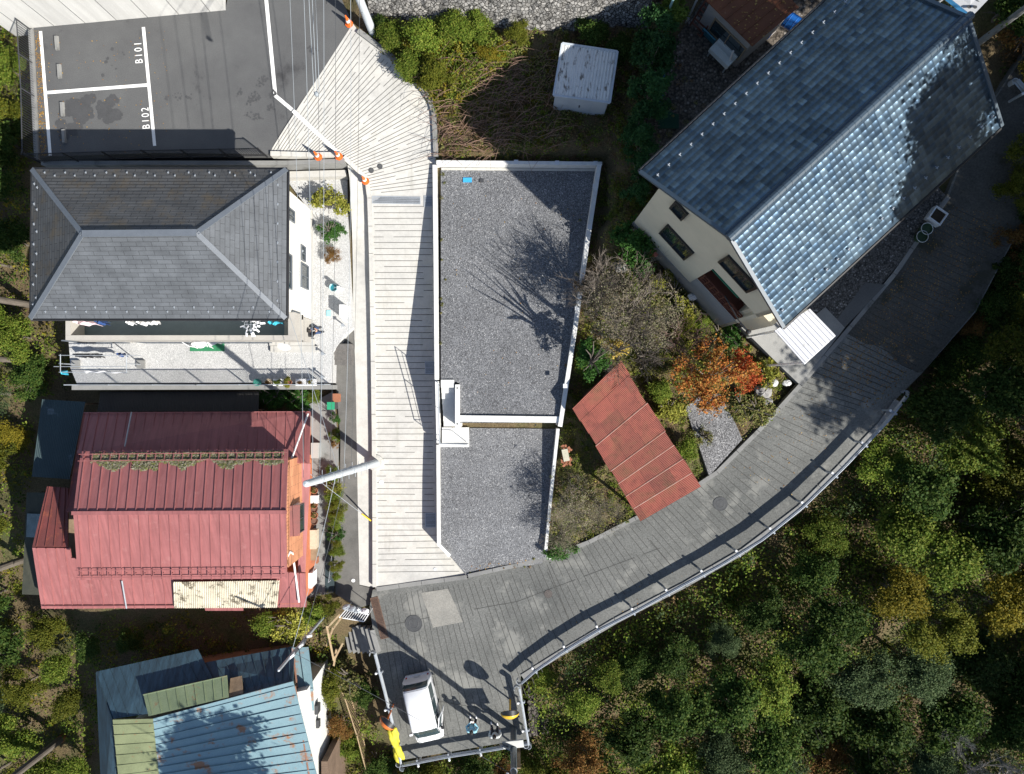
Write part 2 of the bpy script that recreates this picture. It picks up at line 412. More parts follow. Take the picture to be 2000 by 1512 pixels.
def along(poly, n):
    """n points spread evenly along a px polyline"""
    L = [0]
    for a, b in zip(poly, poly[1:]): L.append(L[-1]+math.dist(a, b))
    out = []
    for i in range(n):
        t = L[-1]*i/(n-1); k = max(j for j in range(len(L)) if L[j] <= t+1e-9); k = min(k, len(poly)-2)
        u = (t-L[k])/max(1e-9, L[k+1]-L[k]); out.append((poly[k][0]+(poly[k+1][0]-poly[k][0])*u, poly[k][1]+(poly[k+1][1]-poly[k][1])*u))
    return out
# ---- parking
PZ = Flat(4.2)
pad('parking_lot', [(66,52),(440,20),(462,-90),(640,-90),(668,0),(689,46),(525,301),(300,299),(96,306),(72,312)], PZ, [ASPH], 1.8)
def strip(mb, pts, w, surf, dz=.006, m=0):
    q = [S(a, b, surf, dz) for a, b in pts]
    for a, b in zip(q, q[1:]):
        d = (b-a); d.z = 0; d.normalize(); s = Vector((-d.y, d.x, 0))*w/2; n = max(1, int((b-a).length/.6))
        for i in range(n):
            p0 = a+(b-a)*i/n; p1 = a+(b-a)*(i+1)/n
            for p in (p0, p1): p.z = surf(p.x, p.y)+dz
            mb.face([p0+s, p0-s, p1-s, p1+s], m)
mk = MB()
strip(mk, [(79,61),(98,304)], .15, PZ); strip(mk, [(280,53),(302,285)], .15, PZ, .010); strip(mk, [(91,181),(288,166)], .15, PZ, .008)
strip(mk, [(518,-60),(520,0),(538,188)], .17, PZ, .006); strip(mk, [(538,187),(571,215)], .17, PZ, .010)
mk.build('parking_markings', WHITEP).__setitem__('kind', 'structure')
mk = MB(); strip(mk, [(572,216),(661,299)], .17, RAMP, .012); mk.build('ramp_marking', WHITEP).__setitem__('kind', 'structure')
def lettering(txt, px, py, surf, size, rz, m, name, zoff=.008, tilt=None, sx=1.0):
    cu = bpy.data.curves.new(name, 'FONT'); cu.body = txt; cu.size = size; cu.align_x = 'CENTER'; cu.align_y = 'CENTER'; cu.space_character = 1.35
    ob = bpy.data.objects.new(name+'_curve', cu); COL.objects.link(ob)
    me = bpy.data.meshes.new_from_object(ob.evaluated_get(bpy.context.evaluated_depsgraph_get())); bpy.data.objects.remove(ob)
    me.materials.clear(); me.materials.append(m); me.name = name
    o = bpy.data.objects.new(name, me); COL.objects.link(o); o.location = S(px, py, surf, zoff); o.rotation_euler = (0, 0, rz); o.scale = (sx, 1, 1)
    return o
for t_, x_, y_ in (('B101', 271, 103), ('B102', 285, 231)):
    lettering(t_, x_, y_, PZ, .5, R(94), WHITEP, 'bay_number', sx=.8)['kind'] = 'structure'
# wet stains and worn patches in the asphalt
WET = mat('wet_asphalt', (.072, .073, .076), (.058, .059, .061), 2, .2, 30, .75, .3)
def stain(name, cx, cy, rx, ry, n, surf, m, seed, dens=1.0, sz=.16, dz=.005, poly=None, st=2.2e-5):
    rs = random.Random(seed); mb = MB(); base = S(cx, cy, surf)
    for i in range(n):
        a = rs.uniform(0, 6.283); q = rs.random()**.6
        x, y = cx+rx*q*math.cos(a), cy+ry*q*math.sin(a)
        if mnoise.noise((x*.04, y*.05, seed)) + .35*dens - q*.35 < .05: continue
        if poly and (not inside(poly, x, y)[0] or edge_dist(poly, x, y)[0] < sz*45): continue
        p = S(x, y, surf, dz+i*st); r = sz*rs.uniform(.4, 1.2); o = rs.uniform(0, 6)
        mb.face([p+Vector((r*math.cos(o+k*.8976)*rs.uniform(.6, 1), r*math.sin(o+k*.8976)*rs.uniform(.6, 1), 0)) for k in range(7)])
    mb.build(name, m)['kind'] = 'structure'
from mathutils import noise as mnoise
stain('wet_stain', 185, 213, 65, 26, 420, PZ, WET, 4, 1.0, .22); stain('wet_stain', 135, 240, 22, 34, 120, PZ, WET, 9, .9, .2)
stain('worn_asphalt', 505, 190, 45, 45, 420, PZ, WET, 2, .5, .07); stain('worn_asphalt', 360, 180, 40, 60, 90, PZ, WET, 6, .3, .08); stain('worn_asphalt', 600, 90, 30, 20, 90, PZ, WET, 3, .3, .06); stain('worn_asphalt', 200, 120, 60, 30, 60, PZ, WET, 13, .2, .1)
# ---- grooved concrete ramp
def W2(px, py, surf): return S(px, py, surf)
rl = []
A = along([(528,292),(688,62)], 2)
# grooves parallel to the asphalt edge, then fanning round to the drain
lo = [(531,299),(560,302),(600,300),(640,302),(668,306),(700,332),(716,352),(722,366),(724,378)]
hi = [(688,58),(706,78),(735,102),(760,124),(800,168),(832,205),(846,250),(846,330),(846,366)]
for a, b in zip(along(lo, 40), along(hi, 40)): rl.append((W2(*a, RAMP), W2(*b, RAMP)))
for i in range(62):
    y = 404+i*11.7 + rnd.uniform(-.6, .6)
    k = (y-404)/700; xl = 730+8*k; xr = 846+3*k if y < 1040 else 850+(y-1040)*.62
    if y < 1132: rl.append((W2(xl+rnd.uniform(-1, 2), y, RAMP), W2(xr+rnd.uniform(-4, 1), y+rnd.uniform(-.5, .5)-(2 if y > 1040 else 0), RAMP)))
pad('concrete_ramp', [(525,301),(689,46),(705,66),(762,112),(815,168),(838,198),(846,222),(851,310),(853,500),(855,760),(858,1064),(880,1085),(914,1127),(733,1150),(731,900),(728,600),(722,385),(717,352),(672,306),(640,303)], RAMP, [CONC, GROOVE], 1.4, lines=rl, lw=.028)
# ---- footpath beside the ramp and the lane beyond it
pad('footpath', [(677,310),(716,352),(721,390),(727,600),(730,860),(730,1148),(702,1142),(699,1000),(695,760),(690,600),(683,350)], RAMP, [CONC], .8, dz=-.16)
pad('asphalt_lane', [(650,688),(672,652),(690,640),(695,760),(699,1000),(701,1143),(730,1150),(725,1180),(700,1188),(655,1160),(655,1100),(663,1000),(665,860),(657,760),(652,720)], RAMP, [ASPHL], .8, dz=-.17)
# ---- the road and its plaza
top = [(738,1162),(915,1137),(1062,1100),(1240,1022),(1400,932),(1560,762),(1662,645),(1765,525),(1856,385)]
bot = [(792,1462),(1000,1425),(1132,1228),(1328,1112),(1490,1015),(1690,800),(1800,720),(1905,590),(1985,440)]
top = [(740,1170),(825,1150),(915,1138),(1062,1101),(1240,1023),(1400,934),(1560,766),(1662,650),(1765,530),(1856,390)]
bot = [(786,1440),(888,1440),(1003,1398),(1118,1226),(1312,1106),(1478,1006),(1672,800),(1790,715),(1900,590),(1985,450)]
seg = [8, 9, 14, 17, 16, 18, 12, 12, 13]; rl = []
for i, n in enumerate(seg):
    for k in range(n):
        u = (k+rnd.uniform(-.08, .08))/n; a = (top[i][0]+(top[i+1][0]-top[i][0])*u, top[i][1]+(top[i+1][1]-top[i][1])*u)
        b = (bot[i][0]+(bot[i+1][0]-bot[i][0])*u, bot[i][1]+(bot[i+1][1]-bot[i][1])*u)
        rl.append((W2(*a, ROAD), W2(*b, ROAD)))
for a, b in (((742,1225),(1010,1175)),((1010,1175),(1290,1070)),((1068,1102),(1118,1226)),((1270,1055),(1312,1106)),((830,1365),(1003,1395))): rl.append((W2(*a, ROAD), W2(*b, ROAD)))
ROADP = [(728,1152),(914,1129),(1060,1094),(1240,1014),(1400,924),(1560,756),(1660,640),(1760,520),(1850,380),(1905,245),(1990,120),(2080,0),(2200,40),(2080,240),(1990,450),(1905,610),(1800,730),(1752,778),(1720,822),(1640,908),(1560,988),(1450,1072),(1335,1138),(1200,1208),(1090,1272),(1016,1322),(1022,1380),(1032,1444),(788,1484),(760,1370),(733,1265),(722,1185)]
pad('road', ROADP, ROAD, [ROADC, GROOVER], 2.2, lines=rl, lw=.026)
ROADSHADE = mat('shade_darkened_concrete', (.100, .097, .088), (.062, .060, .055), .5, .38, 12, .95, .15, c3=(.045, .045, .035), t3=.58, sc3=.8)  # darker sheet over the upper road, tree shade put into its colour
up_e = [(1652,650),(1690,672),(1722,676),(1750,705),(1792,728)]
pad('upper_road_shade', up_e+[(1803,726),(1905,606),(1990,446),(2080,236),(2195,40),(2082,4),(1990,124),(1907,248),(1854,384),(1764,522)], ROAD, [ROADSHADE, GROOVER], .05, dz=.012, lines=rl[sum(seg[:5])+20:-5], lw=.026, register=False)
mk = MB()
q = [S(x, y, ROAD, .012) for x, y in ((822,1158),(875,1150),(904,1215),(846,1226))]; mk.face(q[::-1]); 
mk.build('road_patch', mat('pale_patch', (.29, .28, .25), (.22, .215, .195), .8, .25, 14)).__setitem__('kind', 'structure')
# kerbs: real steps of about 0.12 m, pieces butted end to end
def kerb(name, pts, surf, w, h, m, down=.25, gap=.012, plen=1.2, dz=0):
    mb = MB(); q = [S(x, y, surf) for x, y in pts]
    for a, b in zip(q, q[1:]):
        L = (b-a).length; n = max(1, int(L/plen)); d = (b-a).normalized(); s = Vector((-d.y, d.x, 0)).normalized()*w/2
        for i in range(n):
            p0 = a+(b-a)*(i/n)+d*gap; p1 = a+(b-a)*((i+1)/n)-d*gap
            for p in (p0, p1): p.z = surf(p.x, p.y)+dz
            e = Vector((0, 0, h)); g = Vector((0, 0, -down))
            mb.hexa([p0+s+g, p0-s+g, p1-s+g, p1+s+g], [p0+s+e, p0-s+e, p1-s+e, p1+s+e])
    o = mb.build(name, m); o['kind'] = 'structure'; return o
kerb('kerb', [(914,1124),(1060,1092),(1150,1058),(1240,1012),(1330,968),(1400,922),(1480,842),(1562,752),(1660,638),(1745,536),(1850,385)], ROAD, .2, .12, CONCG)
kerb('kerb', [(735,1151),(912,1127)], ROAD, .22, .03, CONCG)
kerb('kerb', [(717,350),(722,388),(727.5,600),(731,860),(731,893)], RAMP, .2, .12, CONC)
kerb('kerb', [(731.5,918),(732,1146)], RAMP, .2, .12, CONC)
kerb('kerb', [(672,308),(717,350)], RAMP, .2, .14, CONC)
kerb('kerb', [(700,62),(762,109),(816,165),(840,197),(848,222),(852,308)], RAMP, .22, .16, CONCG)
kerb('kerb', [(530,302),(600,304),(668,304)], RAMP, .22, .18, CONC)
kerb('kerb', [(62,58),(74,314)], PZ, .2, .12, CONCG)
# inner gutter line of the guardrail side: a low concrete edge
kerb('road_edge', [(1020,1322),(1092,1277),(1202,1212),(1337,1142),(1452,1076),(1562,992),(1642,911),(1722,826),(1752,782)], ROAD, .3, .06, CONCG, 1.8)
# ---- gravel terraces of the building plot
UPZ = Flat(3.4)
pad('upper_gravel_terrace', [(861,332),(1164,334),(1146,480),(1114,700),(1097,826),(897,826),(897,748),(861,742)], UPZ, [GRAV], 1.0)
pad('lower_gravel_terrace', [(861,864),(914,866),(918,836),(1094,838),(1072,1030),(1066,1085),(1059,1100),(912,1126),(880,1086),(861,1066)], LOWLOT, [GRAV], .8)
# ---- yards
YZ = Flat(2.6)
pad('pale_gravel_yard', [(132,640),(560,640),(600,630),(607,415),(560,352),(678,350),(684,560),(688,640),(672,655),(650,688),(646,748),(150,749),(138,720)], YZ, [GRAVW], 1.2)
pad('gravel_driveway', [(1338,795),(1365,775),(1405,768),(1438,830),(1450,858),(1385,930),(1375,900)], GARDEN, [gravel('driveway_gravel', (.12, .12, .125), (.22, .22, .225), (.4, .4, .4), 20)], .4, dz=.05)
pad('dark_gravel_yard', [(1444,634),(1560,745),(1660,628),(1745,528),(1850,385),(1800,330),(1640,330)], HIGH, [GRAVD], .8)
pad('upper_yard', [(1262,310),(1240,250),(1290,120),(1330,60),(1400,-40),(1640,-80),(1700,120),(1480,300),(1330,420)], HIGH, [gravel('earthy_gravel', (.06, .05, .04), (.13, .11, .09), (.24, .22, .2), 10)], .6)
pad('concrete_apron', [(1448,640),(1505,600),(1560,640),(1612,600),(1650,640),(1562,751)], HIGH, [CONCG], .4, dz=.03, register=False)
pad('red_house_yard', [(585,800),(650,765),(660,860),(660,1000),(652,1100),(650,1158),(590,1170),(560,1100),(560,900)], Surf([(590,800,1.25),(655,770,1.35),(600,900,.9),(660,900,.95),(600,1100,.4),(650,1150,.1),(590,1165,.2)]), [CONCG], .8)
mk = MB(); 
for x0, y0, x1, y1 in ((1612,655,1690,560),(1690,560,1726,556)):
    pass
q = [S(x, y, HIGH, .012) for x, y in ((1600,668),(1690,552),(1730,556),(1640,650))]; mk.face(q[::-1]); mk.build('asphalt_strip', ASPH)['kind'] = 'structure'
# ---- ground sheet
GCTRL = [(-400,0,-2),(-400,800,-5),(-400,1500,-8),(30,50,2.8),(30,300,1.6),(30,600,.3),(30,900,-1),(30,1200,-2.2),(100,1450,-3.5),(-100,1800,-7),(100,330,2.4),(350,330,2.5),(600,340,2.6),(620,500,2.6),(300,690,2.5),(640,735,2.2),
 (300,775,.9),(560,775,1.1),(630,1000,.6),(620,1150,.1),(300,1150,-.2),(300,1230,-1.2),(450,1240,-1.2),(640,1300,-1.6),(400,1450,-2.5),(690,1480,-3),(300,1700,-4),(100,1000,-.3),(100,760,.2),
 (760,90,4.2),(850,150,4.3),(870,290,3.6),(1000,200,3.9),(1150,200,4.0),(1000,60,4.8),(800,40,4.6),(1230,50,5.4),(1190,330,4.2),(900,-280,9),(700,-280,8),(1200,-280,9.5),(800,20,4.6),(950,25,4.6),(1100,30,4.7),(1230,35,5.0),(900,-40,4.8),(1100,-40,5),(1500,-250,9),(2000,-150,8),(300,-200,4.0),
 (1190,450,4.1),(1160,650,3.0),(1240,440,4.9),(1300,600,4.1),(1400,700,3.6),(1120,850,2.0),(1100,1030,1.1),(1200,1000,1.5),(1280,800,2.8),(1240,330,4.8),(1300,200,5.4),(1400,60,5.6),
 (2000,250,6.2),(1960,600,3.6),(1830,760,2.6),(2080,450,5.0),(1700,900,.6),(1900,900,-1.2),(1600,1080,-1.2),(1400,1190,-1.8),(1250,1250,-1.8),(1090,1330,-1.2),(1100,1450,-3.3),(1300,1450,-4.6),(1600,1400,-5.6),(1900,1300,-6),(2000,1500,-7.5),(2500,1000,-6),(2500,1800,-11),(1500,1800,-9),(1000,1600,-5),(850,1510,-2.2),(720,1380,-2.0),(2500,0,6),(1800,-300,9)]
class Near:
    """inverse-distance survey surface"""
    def __init__(s, pts):
        w = np.array([P(*p) for p in pts]); s.c = w[:, :2]; s.z = w[:, 2]
    def __call__(s, x, y):
        x = np.atleast_1d(np.asarray(x, float)); y = np.atleast_1d(np.asarray(y, float))
        d2 = (x[:, None]-s.c[:, 0])**2+(y[:, None]-s.c[:, 1])**2; w = 1/(d2+.8)**1.6
        r = (w*s.z).sum(1)/w.sum(1); return r if len(r) > 1 else float(r[0])
GBASE = Near(GCTRL)
def ground_z(x, y):
    x = np.atleast_1d(np.asarray(x, float)); y = np.atleast_1d(np.asarray(y, float)); z = np.atleast_1d(GBASE(x, y)).copy()
    for poly, sf, dz in PADS:
        xs = [p[0] for p in poly]; ys = [p[1] for p in poly]
        c = np.where((x > min(xs)-1) & (x < max(xs)+1) & (y > min(ys)-1) & (y < max(ys)+1))[0]
        if not len(c): continue
        pz = np.atleast_1d(sf(x[c], y[c])) + dz; i = inside(poly, x[c], y[c]); e = edge_dist(poly, x[c], y[c])
        zz = z[c]; zz = np.where(i, np.minimum(zz, pz-.3), np.where(e < .75, np.minimum(zz, pz-.05), zz)); z[c] = zz
    return z
def gz(x, y): return float(ground_z([x], [y])[0])
def G(px, py, dz=0.0):
    z = 0.0
    for _ in range(5): p = P(px, py, z); z = gz(p.x, p.y)+dz
    return P(px, py, z)
fx = np.concatenate([[-160, -110, -80, -62, -52, -46], np.arange(-42, 42.1, .5), [46, 52, 62, 80, 110, 160]])
fy = np.concatenate([[-160, -110, -80, -60, -48, -40], np.arange(-36, 34.1, .5), [38, 46, 58, 80, 110, 160]])
X, Y = np.meshgrid(fx, fy, indexing='ij'); Zg = ground_z(X.ravel(), Y.ravel())
from mathutils import noise as mnoise
Zg = Zg + np.array([mnoise.noise((a*.7, b*.7, 0))*.06 for a, b in zip(X.ravel(), Y.ravel())])*(np.abs(X.ravel()) < 60)
nx, ny = len(fx), len(fy); idx = np.arange(nx*ny).reshape(nx, ny)
fc = np.stack([idx[:-1, :-1], idx[1:, :-1], idx[1:, 1:], idx[:-1, 1:]], -1).reshape(-1, 4)
me = bpy.data.meshes.new('ground'); me.from_pydata(np.stack([X.ravel(), Y.ravel(), Zg], -1).tolist(), [], fc.tolist())
me.polygons.foreach_set('use_smooth', [True]*len(me.polygons))
SOIL = NT('leaf_littered_soil'); v_ = SOIL.vec('Object')
n1 = SOIL.noise(.35, 8, .7, v_); r1 = SOIL.ramp(n1.outputs[0], [(.3, (.095, .068, .042)), (.5, (.12, .092, .05)), (.68, (.07, .085, .03))])
n2 = SOIL.noise(14, 5, .75, v_); r2 = SOIL.ramp(n2.outputs[0], [(.3, .45), (.7, 1.5)])
SOIL.bump(n2.outputs[0], .8, .06)
me.materials.append(SOIL.fin(SOIL.mix(1, r1.outputs[0], r2.outputs[0], 'MULTIPLY').outputs[0], .95, .15))
o = bpy.data.objects.new('ground', me); COL.objects.link(o); o['kind'] = 'structure'
# ================================================================== walls of the building plot
def wall(name, label, cat, pts, w, ztop, zbot, m, group=None, parent=None, left=False):
    """pts px at the wall-top level (ztop per point); w thickness in metres"""
    zt = ztop if hasattr(ztop, '__len__') else [ztop]*len(pts); zb = zbot if hasattr(zbot, '__len__') else [zbot]*len(pts)
    q = [P(x, y, z) for (x, y), z in zip(pts, zt)]; mb = MB(); n = len(q); off = []
    for i in range(n):
        a = q[max(i-1, 0)]; b = q[min(i+1, n-1)]; d = (b-a); d.z = 0; d.normalize(); off.append(Vector((-d.y, d.x, 0))*w)
    for i in range(n-1):
        k = 0 if i == 0 else .001
        a, b = q[i], q[i+1]; lo = []; hi = []
        for p, o_, z0 in ((a, off[i]*0, zb[i]), (b, off[i+1]*0, zb[i+1]), (b, off[i+1], zb[i+1]), (a, off[i], zb[i])):
            r = p+o_; hi.append(r); lo.append(Vector((r.x, r.y, z0)))
        mb.prism([(r.x, r.y) for r in hi], [r.z for r in lo], [r.z for r in hi])
    o = mb.build(name, m, parent)
    return o if parent else props(o, label, cat, group)
PLATE = paint('pale_plate', (.62, .64, .66), .5)
def plates(par, pts, z):
    for x, y in pts:
        p = P(x, y, z); MB().box((p.x, p.y, p.z+.006), (.2, .2, .02)).build('survey_plate', PLATE, par)
tw = wall('retaining_wall', 'pale concrete wall along the top edge of the gravel plot, partly in shade', 'wall', [(1176,316),(852,313)], .16, 3.95, 2.6, CONCW)
MB().prism([tuple(P(x, y, 3.4)[:2]) for x, y in ((862,328),(1164,330),(1163,334.5),(862,332.5))], 3.1, 3.43).build('footing', CONC, tw)
plates(tw, [(1008,316.5),(1088,318),(1163,319)], 3.95)
rw = wall('retaining_wall', 'long slanting concrete wall on the right side of the upper gravel terrace', 'wall', [(1175,321),(1152,470),(1128,640),(1098,834)], -.2, [4.3,4.1,3.8,3.62], 1.4, CONCW)
plates(rw, [(1162,364),(1152,443),(1127,602),(1104,754)], 4.2)
wall('retaining_wall', 'short concrete wall on the right side of the lower gravel terrace', 'wall', [(1093,838),(1080,960),(1068.5,1081)], -.15, [2.5,1.95,1.45], 0, CONCW)
wall('retaining_wall', 'straight concrete wall between the grooved ramp and the upper gravel terrace', 'wall', [(853,322),(855,500),(857,742)], -.2, [3.62,3.55,3.52], 1.2, CONCW)
lw_ = wall('retaining_wall', 'low concrete wall between the grooved ramp and the lower gravel terrace, bent at its foot', 'wall', [(859,869),(859.5,960),(860,1063),(881,1084)], -.17, [2.0,1.72,1.35,1.15], -.3, CONCW)
dv = wall('retaining_wall', 'white concrete wall stepping down between the two gravel terraces', 'wall', [(897,823.5),(1098,826)], .3, 3.52, 1.2, CONCW)
wall('side_wall', None, None, [(889,751),(889,836)], .22, 3.56, 1.2, CONCW, parent=dv)
for x, y in ((893,758),(893,828),(1046,830)):
    p = P(x, y, 3.545); MB().lathe(p-Vector((0,0,.05)), [(.04, 0), (.04, .065)], 10).build('drain_hole', BLK, dv)
st = thing('concrete_staircase', 'white concrete steps with a thin handrail going down from the upper gravel terrace', 'staircase', P(875,800,1.9))
x0 = P(863,800,3).x; x1 = P(888.5,800,3).x; ya = P(870,757,3.4).y; yb = P(870,833,2).y
MB().box(((x0+x1)/2, (P(870,742,3.4).y+ya)/2, 2.9), (x1-x0, P(870,742,3.4).y-ya, 1.16)).build('top_landing', CONCW, st)
for i in range(7):
    z = 3.4-(i+1)*.19; h = (ya-yb)/7
    MB().box(((x0+x1)/2, ya-(i+.5)*h, (z+1.2)/2), (x1-x0, h-.004, z-1.2)).build('step', CONCW, st)
pa = P(863,835,1.92); pb = P(916,867,1.92)
MB().prism([(pa.x, pb.y), (pb.x, pb.y), (pb.x, pa.y), (pa.x, pa.y)], .9, 1.9).build('landing', CONCW, st)
MB().prism([(pa.x-.17, pb.y-.004), (pb.x, pb.y-.004), (pb.x, pb.y-.16), (pa.x-.17, pb.y-.16)], .7, 1.97).build('landing_kerb', CONCW, st)
wall('string_wall', None, None, [(856.5,745),(857.5,800),(859,866)], -.16, [3.6,2.85,2.05], .4, CONCW, parent=st)
rail = [P(859,750,3.65)+Vector((0,0,.75)), P(860,800,2.9)+Vector((0,0,.75)), P(862,864,2.05)+Vector((0,0,.75))]
rail = [Vector((p.x*0+q.x, q.y, p.z)) for p, q in zip(rail, (P(858.5,750,3.6), P(859.5,800,2.85), P(861,864,2.0)))]
hr = MB().tube([rail[0]+Vector((0, 0, -.75))]+rail, .022, 6).build('handrail', STEEL, st)
MB().tube([r-Vector((0, 0, .38)) for r in rail], .014, 6).build('lower_rail', STEEL, st)
for q in rail[1:]: MB().tube([q-Vector((0, 0, .8)), q], .02, 6).build('rail_post', STEEL, st)
q2 = P(914,866,1.95); r2 = [rail[2], Vector((q2.x, rail[2].y-.05, rail[2].z-.05))]
MB().tube(r2+[r2[-1]-Vector((0,0,.75))], .02, 6).build('landing_rail', STEEL, st)
# ================================================================== roofs
def seams(mb, a, b, c, d, n, w, h, m=0, u0=0.0, u1=1.0):
    """standing seams on the roof quad a-b (lower edge) c-d (upper edge, c above b)"""
    nrm = (b-a).cross(d-a).normalized()
    if nrm.z < 0: nrm = -nrm
    for i in range(n):
        u = u0+(u1-u0)*(i+.5)/n
        p = a+(b-a)*u+nrm*h/2; q = d+(c-d)*u+nrm*h/2; mb.bar(p, q, w, h, m, up=nrm)
def slab(mb, a, b, c, d, t, m=0, ms=None, up=.0):
    """a roof sheet of thickness t under the quad"""
    nrm = (b-a).cross(d-a).normalized()
    if nrm.z < 0: nrm = -nrm
    e = nrm*t; L = (b-a).length; K = (d-a).length; q = [a, b, c, d]
    if (b-a).cross(d-a).z < 0: q = [d, c, b, a]; uv = [(0, K), (L, K), (L, 0), (0, 0)]
    else: uv = [(0, 0), (L, 0), (L, K), (0, K)]
    mb.face(q, m, uv); lo = [p-e for p in q]; mb.face(lo[::-1], m if ms is None else ms)
    for i in range(4):
        j = (i+1) % 4; mb.face([lo[i], lo[j], q[j], q[i]], m if ms is None else ms)
def corrug(mb, a, b, c, d, pitch, amp, m=0, nv=1, uvf=None):
    """corrugated sheet: waves run from edge a-b to edge d-c, crests across"""
    nrm = (b-a).cross(d-a).normalized()
    if nrm.z < 0: nrm = -nrm
    n = max(4, int((b-a).length/pitch*6))
    K = (d-a).length; L = (b-a).length
    mb.grid(lambda u, v: (a+(b-a)*u)*(1-v)+(d+(c-d)*u)*v+nrm*amp*math.sin(2*math.pi*u*L/pitch), n, nv, m, True, uvf or (lambda u, v: (u*L, v*K)))
def window(par, o, ux, w, h, nrm, frame=.07, depth=.06, mullion=1, fm=None, gm=None, name='window'):
    """window centred at o on a wall; ux horizontal direction, nrm outwards"""
    ux = Vector(ux).normalized(); up = Vector((0, 0, 1)); nrm = Vector(nrm).normalized(); o = Vector(o); mb = MB(); fm = fm or DGREY
    for s in (-1, 1):
        mb.bar(o+ux*s*(w/2-frame/2)-up*h/2+nrm*depth/2, o+ux*s*(w/2-frame/2)+up*h/2+nrm*depth/2, frame, depth, up=nrm)
        mb.bar(o-ux*(w/2-frame)+up*s*(h/2-frame/2)+nrm*depth/2, o+ux*(w/2-frame)+up*s*(h/2-frame/2)+nrm*depth/2, frame, depth, up=nrm)
    for k in range(mullion):
        c = o+ux*(-w/2+w*(k+1)/(mullion+1)); mb.bar(c-up*(h/2-frame)+nrm*depth*.4, c+up*(h/2-frame)+nrm*depth*.4, frame*.7, depth*.8, up=nrm)
    f = mb.build(name, fm, par); g = MB()
    q = [o-ux*(w/2-frame)-up*(h/2-frame), o+ux*(w/2-frame)-up*(h/2-frame), o+ux*(w/2-frame)+up*(h/2-frame), o-ux*(w/2-frame)+up*(h/2-frame)]
    q = [p+nrm*.016 for p in q]
    if (q[1]-q[0]).cross(q[3]-q[0]).dot(nrm) < 0: q = q[::-1]
    g.face(q); g.build('pane', gm or GLS, f); return f
# ------------------------------------------------------------------ grey hip-roofed house
SL_A = slate('grey_slate', (.10, .108, .118), (.085, .092, .10), .6, .19, (.03, .032, .035), .009)
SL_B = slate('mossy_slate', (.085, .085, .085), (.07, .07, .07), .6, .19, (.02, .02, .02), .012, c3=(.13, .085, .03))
CAPM = mat('grey_ridge_metal', (.13, .145, .165), (.105, .118, .135), 2, .08, 40, .45, .5)
CREAM = mat('cream_render', (.74, .72, .66), (.66, .64, .58), 1.2, .06, 40, .85, .2)
BEIGE = mat('beige_render', (.42, .40, .36), (.36, .34, .31), 1.5, .08, 40, .85, .2)
BALC = mat('blue_grey_floor', (.13, .17, .185), (.11, .145, .16), 2, .08, 30, .6, .3)
ZE = 8.0; ZR = 10.1
hA, hB, hC, hD = P(63,331,ZE), P(560,331,ZE), P(558.5,622,ZE), P(60,622,ZE); rA, rB = P(162,457,ZR), P(385,455,ZR)
gh = thing('hip_roofed_house', 'cream two-storey house under a grey slate hip roof beside the pale gravel yard', 'house', Vector(((hA.x+hB.x)/2, (hA.y+hD.y)/2, 2.6)))
xw0, xw1, yw0, yw1 = hA.x+.55, -9.83, hD.y+.45, hA.y-.45
MB().prism([(xw0, yw0), (xw1, yw0), (xw1, yw1), (xw0, yw1)], 2.3, ZE-.12).build('wall', CREAM, gh)
MB().prism([(xw0-.02, yw0-.02), (xw1+.02, yw0-.02), (xw1+.02, yw1+.02), (xw0-.02, yw1+.02)], 2.28, 2.95).build('foundation', CONC, gh)
def hipface(pts, m, name):
    """courses of thin overlapping slates as real steps"""
    mb = MB(); a, b = pts[0], pts[1]; top = pts[2:]        # a,b eave; rest ridge (b side first)
    c = top[0]; d = top[-1]; n = 19; nrm = (b-a).cross(((c+d)/2)-a).normalized()
    if nrm.z < 0: nrm = -nrm
    L = (b-a).length; K = ((c+d)/2-(a+b)/2).length; e = (b-a).normalized()
    for i in range(n):
        v0, v1 = i/n, (i+1)/n
        p0, p1, p2, p3 = a+(d-a)*v0, b+(c-b)*v0, b+(c-b)*v1, a+(d-a)*v1
        uv = [((p-a).dot(e), K*v) for p, v in ((p0, v0), (p1, v0), (p2, v1), (p3, v1))]
        mb.face([p0+nrm*.02, p1+nrm*.02, p2+nrm*.006, p3+nrm*.006], 0, uv)
        mb.face([p0, p1, p1+nrm*.02, p0+nrm*.02], 0, [uv[0], uv[1], uv[1], uv[0]])
    r = mb.build(name, m, gh); return r
r1_ = hipface([hC, hD, rA, rB][0:0] or [hD, hC, rB, rA], SL_A, 'roof')
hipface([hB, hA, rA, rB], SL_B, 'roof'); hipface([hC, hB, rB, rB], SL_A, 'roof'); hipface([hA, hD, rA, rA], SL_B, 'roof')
MB().prism([(hD.x+.02, hD.y+.02), (hC.x-.02, hC.y+.02), (hB.x-.02, hB.y-.02), (hA.x+.02, hA.y-.02)], ZE-.16, ZE-.02).build('eaves_board', DGREY, gh)
for a, b in ((hA, rA), (hD, rA), (hB, rB), (hC, rB)): MB().bar(a+Vector((0, 0, .03)), b+Vector((0, 0, .03)), .2, .05).build('hip_cap', CAPM, gh)
MB().bar(rA+Vector((0, 0, .05)), rB+Vector((0, 0, .05)), .26, .06).build('ridge_cap', CAPM, gh)
for a, b in ((hA, hB), (hB, hC), (hC, hD), (hD, hA)):
    d = (b-a).normalized(); n = Vector((d.y, -d.x, 0)); n = n if n.dot((a+b)/2-(hA+hC)/2) > 0 else -n
    MB().tube([a+n*.05-Vector((0, 0, .06)), b+n*.05-Vector((0, 0, .06))], .055, 6).build('gutter', BLK, gh)
sg0 = None
